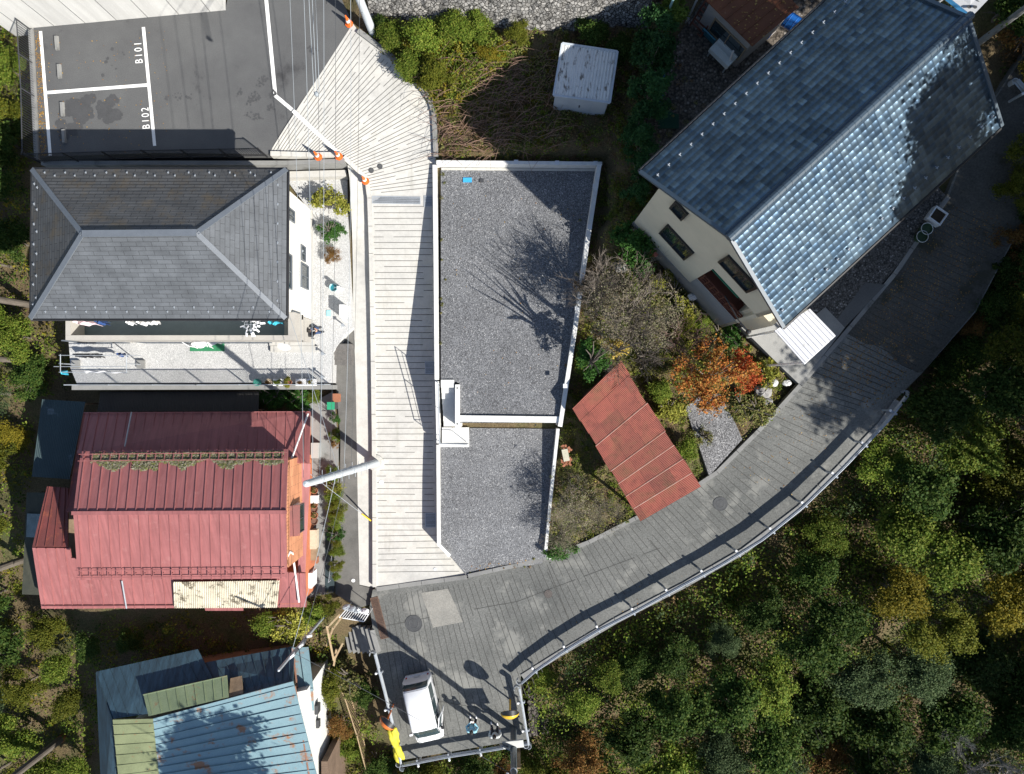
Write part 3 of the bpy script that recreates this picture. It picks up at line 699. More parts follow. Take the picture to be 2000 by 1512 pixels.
def guards(a, b, c, d, n, v, off):
    global sg0
    for i in range(n):
        u = (i+off)/n; p = (a+(b-a)*u)*(1-v)+(d+(c-d)*u)*v + Vector((0, 0, .03))
        if sg0 is None:
            mb = MB(); mb.box((0, 0, .02), (.05, .05, .04)); mb.box((0, 0, .005), (.03, .12, .01)); sg0 = mb.build('snow_guard', STEEL, gh, local=True); sg0.location = mw(gh).inverted() @ p
        else:
            q = sg0.copy(); COL.objects.link(q); q.parent = gh; q.location = mw(gh).inverted() @ p
guards(hD, hC, rB, rA, 12, .085, .55); guards(hD, hC, rB, rA, 12, .14, 1.0-.05)
guards(hA, hB, rB, rA, 12, .06, .5); guards(hA, hB, rB, rA, 12, .11, .9)
guards(hC, hB, rB, rB, 7, .1, .5); guards(hD, hA, rA, rA, 7, .06, .45); guards(hD, hA, rA, rA, 6, .12, .5)
def east(py, z): return Vector((xw1, P(0, py, z).y, z))
for y0, y1, z0, z1 in ((408,432,5.7,6.7), (480,510,4.0,4.7), (516,564,3.5,4.7), (494,563,6.1,7.3)):
    a = east(y0, (z0+z1)/2); b = east(y1, (z0+z1)/2); window(gh, (a+b)/2, (0, 1, 0), abs(a.y-b.y), z1-z0, (1, 0, 0), .05, .07, 1, CAPM)
MB().lathe((xw1+.06, east(490, 4.6).y, 4.6), [(.03, -.06), (.06, 0), (.03, .06)], 8).build('vent_cap', STEEL, gh)
# balcony over the ground floor on the yard side
bx0, bx1 = P(128,660,6.2).x, P(576,660,6.2).x; by = P(300,664,6.2).y; bt = P(300,655,6.2).y
bal = MB().prism([(bx0, by), (bx1, by), (bx1, yw0-.004), (bx0, yw0-.004)], 4.95, 5.15).build('balcony', BALC, gh)
pr = MB(); pr.prism([(bx0, by-.004), (bx1, by-.004), (bx1, bt), (bx0, bt)], 4.9, 6.2); pr.prism([(bx0, bt+.003), (bx0+.22, bt+.003), (bx0+.22, yw0-.006), (bx0, yw0-.006)], 4.9, 6.2); pr.prism([(bx1-.3, bt+.003), (bx1, bt+.003), (bx1, yw0-.006), (bx1-.3, yw0-.006)], 4.9, 6.2)
pr.build('parapet', BEIGE, bal)
MB().prism([(bx0+.05, by+.1), (bx1-.2, by+.1), (bx1-.2, yw0-.03), (bx0+.05, yw0-.03)], 2.3, 4.9).build('ground_floor', BEIGE, gh)
for px_, w_ in ((190, 2.2), (315, 2.4), (470, 2.6)):
    c = Vector((P(px_, 660, 3.6).x, by+.1, 3.65)); window(gh, c, (1, 0, 0), w_, 1.9, (0, -1, 0), .06, .05, 1, CAPM)
pz = P(595, 640, 5.3); MB().box((P(575, 645, 5.1).x, P(575, 645, 5.1).y, 5.15), (.85, .95, .12)).build('porch_roof', BEIGE, gh)
MB().box((P(588, 655, 3.9).x, P(588, 655, 3.9).y+.05, 3.85), (.1, .1, 2.5)).build('porch_post', DGREY, gh)
for k, (xa, ya_, xb, yb_, z) in enumerate(((526,662,612,675,2.95),(528,676,620,688,2.78))):
    a = P(xa, yb_, z); b = P(xb, ya_, z); MB().prism([(a.x, a.y), (b.x, a.y), (b.x, b.y+.002), (a.x, b.y+.002)], 2.4, z).build('porch_step', CONC, gh)
dish = MB().lathe(P(556,676,4.6), [(.02, -.05), (.2, -.02), (.3, .05), (.31, .055), (.2, 0), (.02, -.03)], 20, 0, Matrix.Rotation(R(62), 4, 'X').to_3x3()).build('satellite_dish', WHT)
props(dish, 'white satellite dish fixed above the porch of the grey slate house', 'satellite dish')
MB().tube([P(556,676,4.6), P(555,664,4.75)], .02, 6).build('dish_arm', STEEL, dish)
# ------------------------------------------------------------------ red metal house
def redmetal(name, c1, c2, worn, dirt):
    t = NT(name); v = t.vec('Object'); n1 = t.noise(.45, 6, .65, v); r1 = t.ramp(n1.outputs[0], [(.3, c1), (.7, c2)])
    mp = t.n('Mapping'); mp.inputs['Scale'].default_value = (6, .5, .5); t.l(v, mp.inputs['Vector']); n2 = t.noise(1.0, 6, .7, mp.outputs[0]); r2 = t.ramp(n2.outputs[0], [(.3, .72), (.55, 1.0), (.75, 1.2)])
    c = t.mix(1, r1.outputs[0], r2.outputs[0], 'MULTIPLY').outputs[0]
    n3 = t.noise(2.2, 8, .75, v); r3 = t.ramp(n3.outputs[0], [(.56, 0), (.70, .6)]); c = t.mix(r3.outputs[0], c, worn).outputs[0]
    n4 = t.noise(9, 6, .8, v); r4 = t.ramp(n4.outputs[0], [(.60, 0), (.70, .55)]); c = t.mix(r4.outputs[0], c, dirt).outputs[0]
    t.bump(n1.outputs[0], .15, .05); return t.fin(c, .55, .4)
REDM = redmetal('red_roof_paint', (.30, .112, .108), (.245, .088, .086), (.33, .15, .14), (.15, .075, .06))
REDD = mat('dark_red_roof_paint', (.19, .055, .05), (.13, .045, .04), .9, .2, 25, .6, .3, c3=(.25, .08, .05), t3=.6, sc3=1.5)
MOSS = mat('dry_moss', (.16, .15, .09), (.09, .09, .05), 6, .4, 30, .95, .1)
TILE = slate('orange_wall_tile', (.55, .25, .13), (.48, .21, .11), .9, .16, (.2, .09, .05), .012)
ORW = mat('orange_wall', (.5, .17, .08), (.42, .14, .07), 2)
CREAMC = mat('cream_corrugated', (.50, .46, .36), (.38, .34, .26), 1.2, .2, 20, .7, .3, c3=(.1, .085, .06), t3=.57, sc3=2.2)
TEAL = mat('dark_teal_sheet', (.035, .06, .065), (.025, .045, .05), 1.0, .2, 25, .6, .35, c3=(.13, .17, .19), t3=.64, sc3=.8)
BLKR = mat('black_sheet_roof', (.028, .027, .027), (.02, .02, .02), 1.5, .25, 25, .6, .3)
rh = thing('red_roofed_house', 'house with red standing-seam metal roofs and orange tiled end wall', 'house', P(360,1000,.5))
ze, zr = 5.8, 6.9
e1, e2 = P(158,881,ze), P(562,877,ze); q1, q2 = P(143,1002,zr), P(558,1000,zr); f1, f2 = P(152,1133,ze), P(560,1130,ze)
mb = MB(); slab(mb, e1, e2, q2, q1, .09); seams(mb, e1, e2, q2, q1, 22, .035, .05); up_ = mb.build('upper_roof', REDM, rh)
mb = MB(); slab(mb, f1, f2, q2, q1, .09); seams(mb, f1, f2, q2, q1, 21, .03, .04); lo_ = mb.build('upper_roof', REDM, rh)
MB().bar(q1+Vector((-.05, 0, .03)), q2+Vector((.05, 0, .03)), .16, .06).build('ridge_cap', REDM, rh)
for a, b, ua, ub in ((f1, f2, q1, q2), (e1, e2, q1, q2)):
    mb = MB(); z = Vector((0, 0, .13))
    for v in (.05, .16):
        pa, pb = a+(ua-a)*v+z, b+(ub-b)*v+z; mb.bar(pa, pb, .03, .03)
    for i in range(23):
        u = (i+.5)/23; pa = a+(b-a)*u; pu = ua+(ub-ua)*u; mb.bar(pa+(pu-pa)*.04+z, pa+(pu-pa)*.17+z, .03, .02); mb.bar(pa+(pu-pa)*.1, pa+(pu-pa)*.1+z, .03, .03)
    mb.build('snow_rail', REDM, rh)
mb = MB(); rr = random.Random(3)
for i in range(5200):
    u = .06+.92*rr.random(); lim = .20+.14*mnoise.noise((u*9, 0, 4))+.07*mnoise.noise((u*31, 2, 4))+(.09 if .26 < u < .38 else 0); v = .035+max(.05, lim)*rr.random()**.8
    p = e1+(e2-e1)*u; q = q1+(q2-q1)*u; c = p+(q-p)*v+Vector((0, 0, rr.uniform(.02, .06))); a = rr.uniform(0, 6.28); L = rr.uniform(.03, .11); w = rr.uniform(.018, .05)
    d = Vector((math.cos(a)*L, math.sin(a)*L, rr.uniform(-.01, .03))); n_ = Vector((-math.sin(a)*w, math.cos(a)*w, 0)); mb.face([c-d, c-n_, c+d, c+n_])
mb.build('moss', leafmat('dry_litter', [(.20, .18, .12), (.13, .12, .07), (.26, .24, .18), (.09, .10, .04), (.16, .17, .05)], .1, .1, .8), rh)
# walls of the two storeys
wx0, wx1 = P(170,1000,5.5).x, -10.13; wy0, wy1 = f1.y+.5, e1.y-.45
mb = MB(); mb.prism([(wx0, wy0), (wx1, wy0), (wx1, wy1), (wx0, wy1)], 3.0, [5.55, 5.55, 5.45, 5.45])
mb.face([(wx1, wy0, 5.5), (wx1, wy1, 5.4), (wx1, q2.y, 6.75)], 0); mb.build('upper_wall', TILE, rh)
gx0, gx1, gy0, gy1 = P(182,1000,3).x, -10.36, P(0,1180,3.0).y, P(0,815,3.2).y
MB().prism([(gx0, gy0), (gx1, gy0), (gx1, gy1), (gx0, gy1)], -.2, 3.0).build('lower_wall', ORW, rh)
# lower roofs: behind (shaded), right, front and left
b1, b2 = P(166,806,3.3), P(606,804,3.3); b3, b4 = P(604,905,4.2), P(150,885,4.3)
mb = MB(); slab(mb, b1, b2, b3, b4, .08); seams(mb, b1, b2, b3, b4, 24, .03, .05); mb.bar(b1+Vector((0, 0, .1)), b2+Vector((0, 0, .1)), .04, .05); bk = mb.build('lower_roof', REDM, rh)
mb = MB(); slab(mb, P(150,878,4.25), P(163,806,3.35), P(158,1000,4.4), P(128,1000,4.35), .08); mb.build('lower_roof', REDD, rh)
mb = MB(); s1, s2, s3, s4 = P(607,905,3.1), P(596,1125,3.1), P(582,1120,3.5), P(588,905,3.5); slab(mb, s1, s2, s3, s4, .06); mb.build('lower_roof', REDM, rh)
l1, l2, l3, l4 = P(81,1189,2.9), P(341,1188,2.9), P(341,1128,3.8), P(100,1072,4.6)
k1, k2, k3 = P(63,1070,4.45), P(136,1071,4.45), P(144,1128,4.0)
mb = MB(); slab(mb, P(81,1189,2.9), P(152,1189,2.9), k2, k1, .08); seams(mb, P(81,1189,2.9), P(152,1189,2.9), k2, k1, 4, .03, .04)
slab(mb, P(153,1189,2.9), P(598,1186,2.9), P(596,1120,3.82), P(138,1090,4.2), .08); seams(mb, P(153,1189,2.9), P(598,1186,2.9), P(596,1120,3.82), P(138,1090,4.2), 22, .03, .04)
mb.bar(P(81,1184,3.05), P(340,1183,3.05), .04, .05); mb.build('lower_roof', REDM, rh)
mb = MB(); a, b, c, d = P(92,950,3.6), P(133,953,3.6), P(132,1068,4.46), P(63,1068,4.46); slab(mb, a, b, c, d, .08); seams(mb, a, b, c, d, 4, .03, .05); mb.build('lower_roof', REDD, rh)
MB().prism([tuple(P(x, y, 3.4)[:2]) for x, y in ((105,975),(170,975),(175,1170),(105,1170))], -.6, 2.95).build('lower_wall', WOOD, rh)
mb = MB(); c1_, c2_, c3_, c4_ = P(340,1188,3.1), P(541,1187,3.1), P(546,1134,3.95), P(338,1137,3.95); corrug(mb, c1_, c2_, c3_, c4_, .105, .018); mb.build('porch_awning', CREAMC, rh)
mb = MB(); a, b = P(401,1193,2.0), P(475,1193,2.0); slab(mb, a, b, b+Vector((0, .5, .2)), a+Vector((0, .5, .2)), .05); mb.build('window_hood', REDM, rh)
# oriel window in the tiled wall and the pipes
oz = 4.6; a = P(571,985,oz); b = P(571,1040,oz)
MB().box((wx1+.13, (a.y+b.y)/2, oz), (.26, a.y-b.y, 1.0)).build('oriel', WHT, rh)
window(rh, (wx1+.265, (a.y+b.y)/2, oz), (0, 1, 0), a.y-b.y, 1.0, (1, 0, 0), .05, .05, 1, DGREY)
mb = MB(); slab(mb, Vector((wx1+.4, b.y-.05, oz+.5)), Vector((wx1+.4, a.y+.05, oz+.5)), Vector((wx1+.003, a.y+.05, oz+.75)), Vector((wx1+.003, b.y-.05, oz+.75)), .04); mb.build('oriel_roof', REDD, rh)
PIPE = paint('white_pipe', (.7, .66, .64), .4)
MB().tube([P(570,898,4.4)+Vector((0, 0, .08)), P(603,808,3.4)+Vector((0, 0, .12))], .045, 8).build('drain_pipe', PIPE, rh)
MB().tube([P(561,1088,5.55), P(566,1078,5.4), P(571,1080,5.0), P(573,1092,4.1), P(584,1176,3.2)], .05, 8).build('drain_pipe', PIPE, rh)
MB().tube([P(258,805,3.42)+Vector((0, 0, .05)), P(245,872,4.2)+Vector((0, 0, .05))], .03, 8).build('drain_pipe', STEEL, rh)
MB().tube([P(238,1134,3.95), P(247,1188,3.05)], .035, 8).build('drain_pipe', STEEL, rh)
# lean-to roofs standing round the red house
def shed_roof(name, label, pts, m, pitch, amp, legs=.07, cat='lean-to', seam=0, ground=None):
    t = thing(name, label, cat, P(sum(p[0] for p in pts)/4, sum(p[1] for p in pts)/4, min(p[2] for p in pts)-2))
    q = [P(*p) for p in pts]; mb = MB()
    if pitch: corrug(mb, q[0], q[1], q[2], q[3], pitch, amp)
    else: slab(mb, q[0], q[1], q[2], q[3], .05)
    mb.build('roof', m, t)
    for p in q:
        c = sum(q, Vector())/4; s = p+(c-p)*.06; g = gz(s.x, s.y); MB().box((s.x, s.y, (s.z-.06+g-.1)/2), (legs, legs, s.z-.06-g+.1)).build('post', WOOD, t)
    mb = MB(); c = sum(q, Vector())/4
    for i in range(4):
        a = q[i]+(c-q[i])*.06-Vector((0, 0, .09)); b = q[(i+1) % 4]+(c-q[(i+1) % 4])*.06-Vector((0, 0, .09)); mb.bar(a, b, .06, .07)
    mb.build('frame', WOOD, t); return t
shed_roof('lean_to', 'dark teal corrugated lean-to roof left of the red house', [(62,931,2.0),(136,936,2.3),(167,785,2.3),(82,780,2.0)], TEAL, .09, .014)
shed_roof('lean_to', 'long black sheet lean-to roof behind the red house below the yard wall', [(505,803,2.6),(190,804,2.6),(196,765,2.2),(506,765,2.2)], BLKR, .076, .012)
lt = shed_roof('lean_to', 'narrow faded lean-to of dark and pale panels at the far left of the red house', [(43,1161,1.6),(78,1162,2.0),(92,962,2.0),(52,962,1.6)], mat('brown_sheet', (.07, .07, .05), (.04, .045, .035), 1.2), .08, .012)
mb = MB(); a = [P(51,1049,1.75), P(73,1050,1.98), P(79,1004,2.0), P(53,1003,1.75)]; corrug(mb, *a, .08, .012); mb.build('pale_panel', mat('pale_panel_sheet', (.22, .27, .27), (.16, .2, .2), 2), lt)
# ------------------------------------------------------------------ blue metal house at the bottom
BLUEM = mat('light_blue_roof_paint', (.20, .305, .335), (.15, .24, .275), .5, .16, 25, .5, .4, c3=(.25, .13, .07), t3=.60, sc3=1.3)
BLUED = boards('streaked_shaded_blue_roof_paint', (.055, .11, .15), (.025, .04, .05), 5, .8, 1, .6)  # streaked blue, darkened to stand for shade on the back and side slopes
GREENM = mat('green_roof_paint', (.19, .235, .14), (.13, .17, .10), .7, .2, 25, .6, .3, c3=(.22, .1, .05), t3=.64, sc3=2)
OLIVEM = mat('olive_roof_paint', (.20, .225, .12), (.14, .16, .085), .9, .2, 25, .6, .3, c3=(.2, .09, .04), t3=.64, sc3=2.5)
SIDE = boards('white_siding', (.68, .68, .65), (.58, .58, .55), 1, 1, 1, .75, ('Y', .17), .45)
bh = thing('blue_roofed_house', 'old house with a rusty light blue metal roof and patched green sheets', 'house', P(420,1450,-2.6))
g0, g1, g2 = P(220,1406,2.9), P(299,1404,2.9), P(572,1331,2.9)
w0, w1, w2 = P(243,1640,1.9), P(322,1620,1.9), P(640,1600,1.9)
def hseams(mb, a, b, c, d, n, w, h, v0=.0, v1=1.0):
    nrm = (b-a).cross(d-a).normalized(); nrm = nrm if nrm.z > 0 else -nrm
    for i in range(n):
        v = v0+(v1-v0)*(i+.5)/n; mb.bar(a+(d-a)*v+nrm*h/2, b+(c-b)*v+nrm*h/2, w, h, 0, up=nrm)
DKL = mat('dark_seam', (.05, .09, .11), (.03, .05, .06), 3)
mb = MB(); slab(mb, w1, w2, g2, g1, .07); hseams(mb, w1, w2, g2, g1, 15, .05, .035); mb.build('roof', BLUEM, bh)
mb = MB(); slab(mb, w0, w1-Vector((.004, 0, 0)), g1-Vector((.004, 0, 0)), g0, .07); hseams(mb, w0, w1-Vector((.03, 0, 0)), g1-Vector((.03, 0, 0)), g0, 12, .05, .035); mb.build('green_roof', OLIVEM, bh)
n0, n1, n2, n3 = P(188,1312,1.6), P(386,1268,1.6), P(575,1262,1.6), P(572,1331,2.75)
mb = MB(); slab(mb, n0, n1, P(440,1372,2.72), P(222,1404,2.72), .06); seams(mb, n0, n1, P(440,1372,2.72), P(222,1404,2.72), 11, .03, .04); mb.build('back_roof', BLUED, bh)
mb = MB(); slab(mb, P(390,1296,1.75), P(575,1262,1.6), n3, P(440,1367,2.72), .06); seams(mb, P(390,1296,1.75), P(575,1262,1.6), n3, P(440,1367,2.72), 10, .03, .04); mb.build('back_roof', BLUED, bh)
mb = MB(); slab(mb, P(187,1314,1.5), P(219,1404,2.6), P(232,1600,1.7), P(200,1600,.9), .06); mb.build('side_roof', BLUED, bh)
mb = MB(); a, b, c, d = P(280,1357,2.62), P(443,1320,2.62), P(446,1362,2.98), P(290,1399,2.98); slab(mb, a, b, c, d, .05); seams(mb, a, b, c, d, 9, .03, .04); mb.bar(a, b, .05, .08); mb.build('patched_sheet', GREENM, bh)
mb = MB(); slab(mb, P(450,1325,2.4), P(472,1320,2.4), P(475,1354,2.8), P(447,1362,2.8), .03); mb.build('plywood_sheet', WOOD, bh)
mb = MB(); slab(mb, P(572,1265,1.7), P(602,1264,1.7), P(612,1348,1.9), P(582,1352,1.9), .05); slab(mb, P(592,1345,1.93), P(611,1345,1.93), P(613,1388,1.6), P(602,1389,1.6), .05); mb.bar(P(586,1266,1.76), P(598,1350,1.96), .05, .05); mb.build('side_awning', BLUEM, bh)
MB().bar(P(571,1266,1.85), P(581,1345,2.1), .06, .08).build('verge_board', mat('rusty_trim', (.28, .15, .1), (.2, .1, .07), 3), bh)
MB().bar(P(576,1340,2.75), P(618,1600,1.95), .07, .1).build('verge_board', MATS['rusty_trim'], bh)
X1 = P(600,1400,2.4).x
yb0, yb1 = P(0,1345,2.3).y, -28.0
MB().prism([(P(240,1400,2.0).x, P(0,1425,2.0).y), (P(240,1400,2.0).x, yb1), (X1+.3, yb1), (X1, yb0)], -3.0, [2.3, 1.6, 1.6, 2.45]).build('wall', SIDE, bh)
MB().prism([(P(225,1330,1.6).x, P(0,1335,1.4).y), (P(565,1290,1.4).x, P(0,1290,1.4).y), (P(565,1290,1.4).x, yb0-.003), (P(225,1330,1.6).x, yb0-.003)], -3.0, 1.5).build('wall', WOOD, bh)
BRN = boards('brown_wall_boards', (.2, .14, .1), (.1, .07, .05), 1, 1, 1, .8, ('Y', .12))
for (a, b, z, h) in (((0,1375),(0,1392),1.0,.5),((0,1405),(0,1420),.9,.3)):
    ya2, yb2 = P(0, a[1], z).y, P(0, b[1], z).y
    MB().box((X1+.14, (ya2+yb2)/2, z), (.16, abs(ya2-yb2), h)).build('pipe_box', DGREY, bh)
MB().prism([(X1+.30, P(0,1470,0).y), (X1+.62, P(0,1470,0).y), (X1+.7, yb1), (X1+.38, yb1)], -3.0, .9).build('annex', BRN, bh)
# ------------------------------------------------------------------ gable house with glazed tiles
def tilemat(name, c1, c2, rough):
    t = NT(name); v = t.vec('UV'); mp = t.n('Mapping'); mp.inputs['Scale'].default_value = (1/.27, 1/.27, 1); t.l(v, mp.inputs['Vector'])
    wn = t.n('TexWhiteNoise', noise_dimensions='2D'); fl = t.n('VectorMath', operation='FLOOR'); t.l(mp.outputs[0], fl.inputs[0]); t.l(fl.outputs[0], wn.inputs['Vector'])
    r = t.ramp(wn.outputs['Value'], [(0, c1), (1, c2)]); n = t.noise(9, 5, .7, v); r2 = t.ramp(n.outputs[0], [(.3, .75), (.7, 1.2)])
    n3 = t.noise(.8, 7, .75, v); r3 = t.ramp(n3.outputs[0], [(.35, .62), (.65, 1.25)])
    return t.fin(t.mix(1, t.mix(1, r.outputs[0], r2.outputs[0], 'MULTIPLY').outputs[0], r3.outputs[0], 'MULTIPLY').outputs[0], rough, .6, .8)
TILEB = tilemat('blue_grey_roof_tile', (.055, .098, .155), (.13, .19, .25), .48)
TILEC = paint('tile_ridge', (.05, .075, .10), .38, .7)
RENDER = mat('warm_render', (.60, .55, .43), (.53, .49, .38), .8, .06, 40, .9, .15)
RBAND = mat('grey_plinth', (.24, .25, .26), (.2, .21, .215), 1.5, .12, 30, .85, .2)
RWOOD = paint('red_brown_wood', (.13, .045, .03), .55, .3)
TZE, TZA = 11.5, 13.7
cA, cB = P(1250,336,TZE), P(1529,639,TZE)                 # eave corners of the near gable
gd = (cB-cA); GW = gd.length; gd.normalize(); rd = Vector((-gd.y, gd.x, 0))
if rd.y < 0: rd = -rd
RL = 10.95
th = thing('gable_roofed_house', 'two-storey house with blue-grey glazed tile gable roof and beige end wall', 'house', cA+gd*GW/2+rd*RL/2-Vector((0, 0, TZE-4.9)))
def Hp(g, r, z): return Vector((cA.x, cA.y, 0))+gd*g+rd*r+Vector((0, 0, z))
def tile_side(e0, e1, r1, r0, name):
    """e0-e1 eave, r0-r1 ridge; round pantiles in lapped courses, real relief"""
    mb = MB(); L = (e1-e0).length; K = (r0-e0).length; nt_, nc = int(round(L/.245)), int(round(K/.26)); nrm = (e1-e0).cross(r0-e0).normalized()
    nrm = nrm if nrm.z > 0 else -nrm; W_ = nt_*8
    prof = [.001, .0, .0, .0, .001, .007, .011, .007]
    def hgt(i): return prof[i % 8]
    for c in range(nc):
        v0, v1 = c/nc, (c+1.0)/nc
        i0 = len(mb.v)
        for v, e in ((v0, -.0), (v0, .013), (v1, .002)):
            for i in range(W_+1):
                u = i/W_; mb.v.append(tuple((e0+(e1-e0)*u)*(1-v)+(r0+(r1-r0)*u)*v+nrm*(hgt(i)+e)))
        for k in range(2):
            for i in range(W_):
                a = i0+k*(W_+1)+i; q = (a, a+1, a+W_+2, a+W_+1); mb.f.append(q); mb.m.append(0); mb.sm.append(k == 1)
                ts = (i//8+.5)*.27; mb.uv.append([(ts, (c+.5)*.27)]*2+[(ts+.01, (c+.5)*.27+.01)]*2)
    return mb.build(name, TILEB, th)
eL0, eL1, eR0, eR1 = Hp(0, 0, TZE), Hp(0, RL, TZE), Hp(GW, 0, TZE), Hp(GW, RL, TZE)
ap0, ap1 = Hp(GW/2, 0, TZA), Hp(GW/2, RL, TZA)
tile_side(eL1, eL0, ap0, ap1, 'roof'); tile_side(eR0, eR1, ap1, ap0, 'roof')
mb = MB()
for a, b in ((eL0, eL1), (eR0, eR1)):
    pass
for g0_, g1_ in ((.05, .86), (GW-.7, GW-.05)): mb.prism([tuple(Hp(g, r, 0)[:2]) for g, r in ((g0_, .45), (g1_, .45), (g1_, RL-.03), (g0_, RL-.03))], TZE-.2, TZE-.03); mb.build('eaves_board', DGREY, th)
mb = MB(); mb.tube([ap0+Vector((0, 0, .1))-rd*.1, ap1+Vector((0, 0, .1))+rd*.1], .14, 10)
for k in range(38):
    p = ap0+(ap1-ap0)*((k+.5)/38)+Vector((0, 0, .1)); mb.tube([p-rd*.02, p+rd*.02], .152, 10)
mb.bar(ap0+Vector((0, 0, .02)), ap1+Vector((0, 0, .02)), .42, .1); mb.build('ridge_tiles', TILEC, th)
for a, b in ((eL0, ap0), (eR0, ap0), (eL1, ap1), (eR1, ap1)): MB().bar(a+Vector((0, 0, .03)), b+Vector((0, 0, .03)), .14, .12).build('verge_tiles', TILEC, th)
for a, b, s in ((eL0, eL1, -1), (eR0, eR1, 1)): MB().tube([a+gd*s*.06-Vector((0, 0, .08)), b+gd*s*.06-Vector((0, 0, .08))], .06, 8).build('gutter', BLK, th)
sgm = None
for e0, e1, r0, r1 in ((eL0, eL1, ap0, ap1), (eR0, eR1, ap0, ap1)):
    for i in range(20):
        u = (i+.5)/20; p = (e0+(e1-e0)*u)*.86+(r0+(r1-r0)*u)*.14+Vector((0, 0, .06))
        if sgm is None:
            m_ = MB(); m_.box((0, 0, .03), (.1, .03, .07)); m_.box((0, 0, 0), (.03, .14, .012)); sgm = m_.build('snow_guard', STEEL, th, local=True); sgm.location = mw(th).inverted()@p; sgm.rotation_euler.z = math.atan2(rd.y, rd.x); o_ = sgm
        else:
            o_ = sgm.copy(); COL.objects.link(o_); o_.parent = th; o_.location = mw(th).inverted()@p
WG0, WG1, WR0, WR1 = .9, GW-.75, .2, RL-.5
Gb = 4.6
def wpoly(g0, g1, r0, r1): return [tuple(Hp(g, r, 0)[:2]) for g, r in ((g0, r0), (g1, r0), (g1, r1), (g0, r1))]
# near gable wall: built in panels that leave the recessed porch open
def on_gable(px, py, r=WR0):
    """pixel -> (g, z) on the near gable wall plane"""
    o = Vector((0, 0, CAM_H)); d = Vector(((px-1000)/FPX, (756-py)/FPX, -1)); n = rd; p0 = Hp(0, r, 0)
    t = (p0-o).dot(n)/d.dot(n); p = o+d*t; return (p-Vector((cA.x, cA.y, 0))).dot(gd), p.z
pg = [on_gable(*p) for p in ((1393,525),(1471,611),(1441,631),(1363,546))]
pg0, pg1 = min(pg[0][0], pg[3][0]), max(pg[1][0], pg[2][0]); pz1, pz0 = (pg[0][1]+pg[1][1])/2, (pg[2][1]+pg[3][1])/2
pz0 = max(pz0, 5.1); pz1 = max(pz1, pz0+1.7); PD = 1.5
mb = MB()
mb.prism(wpoly(WG0, pg0, WR0, WR0+.2), Gb, TZE-.06); mb.prism(wpoly(pg1, WG1, WR0, WR0+.2), Gb, TZE-.06)
mb.prism(wpoly(pg0, pg1, WR0, WR0+.2), pz1, TZE-.06); mb.prism(wpoly(pg0, pg1, WR0, WR0+.2), Gb, pz0)
mb.hexa([Hp(WG0, WR0, TZE-.06), Hp(WG1, WR0, TZE-.06), Hp(WG1, WR0+.2, TZE-.06), Hp(WG0, WR0+.2, TZE-.06)],
        [Hp(GW/2-.05, WR0, TZA-.2), Hp(GW/2+.05, WR0, TZA-.2), Hp(GW/2+.05, WR0+.2, TZA-.2), Hp(GW/2-.05, WR0+.2, TZA-.2)])
mb.build('end_wall', RENDER, th)
MB().prism(wpoly(WG0, WG1, WR0+PD, WR1), Gb, TZE-.21).build('wall', RENDER, th)
for a_ in (WG0, WG1-.2): MB().prism(wpoly(a_, a_+.2, WR0+.203, WR0+PD-.003), Gb, TZE-.21).build('wall', RENDER, th)
mb = MB(); mb.prism(wpoly(WG0-.03, pg0, WR0-.025, WR0-.001), Gb-.3, 5.75); mb.prism(wpoly(pg0, WG1+.03, WR0-.025, WR0-.001), Gb-.3, pz0-.02); mb.build('plinth', RBAND, th)
deck = MB().prism(wpoly(pg0+.003, pg1-.003, WR0+.01, WR0+PD-.01), pz0-.1, pz0+.02).build('porch_deck', RWOOD, th)
mb = MB()
for k in range(9):
    g = pg0+.1+(pg1-pg0-.2)*k/8; a = Hp(g, WR0+.08, pz0); mb.box((a.x, a.y, pz0+.4), (.05, .05, .8))
for z in (.25, .55, .85): mb.bar(Hp(pg0+.02, WR0+.08, pz0+z), Hp(pg1-.02, WR0+.08, pz0+z), .06, .05)
mb.bar(Hp(pg1-1.0, WR0+.05, pz0+.05), Hp(pg1-.1, WR0+.05, pz0+.8), .05, .05); mb.bar(Hp(pg1-.1, WR0+.05, pz0+.05), Hp(pg1-1.0, WR0+.05, pz0+.8), .05, .05)
mb.build('railing', RWOOD, deck)
MB().bar(Hp(pg0+.05, WR0+.5, pz0+.95), Hp(pg1-.9, WR0+.5, pz0+.95), .14, .1).build('green_beam', paint('green_paint', (.03, .22, .13), .5), th)
mb = MB()
for k in range(7): mb.bar(Hp(pg0+.4+k*.3, WR0+.7, pz0+.1), Hp(pg0+.5+k*.3, WR0+1.3, pz0+.5), .08, .05)
mb.build('stacked_boards', WOOD, th)
for q, mu in ((((1320,389),(1345,416),(1335,431),(1310,405)), 0), (((1304,436),(1356,492),(1340,508),(1289,454)), 1), (((1424.5,494.5),(1481,562),(1461,570.5),(1405,510)), 1)):
    w_ = [on_gable(*p) for p in q]; g0_, g1_ = (w_[0][0]+w_[3][0])/2, (w_[1][0]+w_[2][0])/2; z1_, z0_ = (w_[0][1]+w_[1][1])/2, (w_[2][1]+w_[3][1])/2
    window(th, Hp((g0_+g1_)/2, WR0, (z0_+z1_)/2), gd, abs(g1_-g0_), max(.5, abs(z1_-z0_)), -rd, .09, .09, mu, BLK)
for k in range(4):
    window(th, Hp(WG1, 2.2+k*2.3, 9.2), rd, 1.5, 1.2, gd, .07, .06, 1, BLK); window(th, Hp(WG0, 2.2+k*2.3, 9.2), rd, 1.5, 1.2, -gd, .07, .06, 1, BLK)
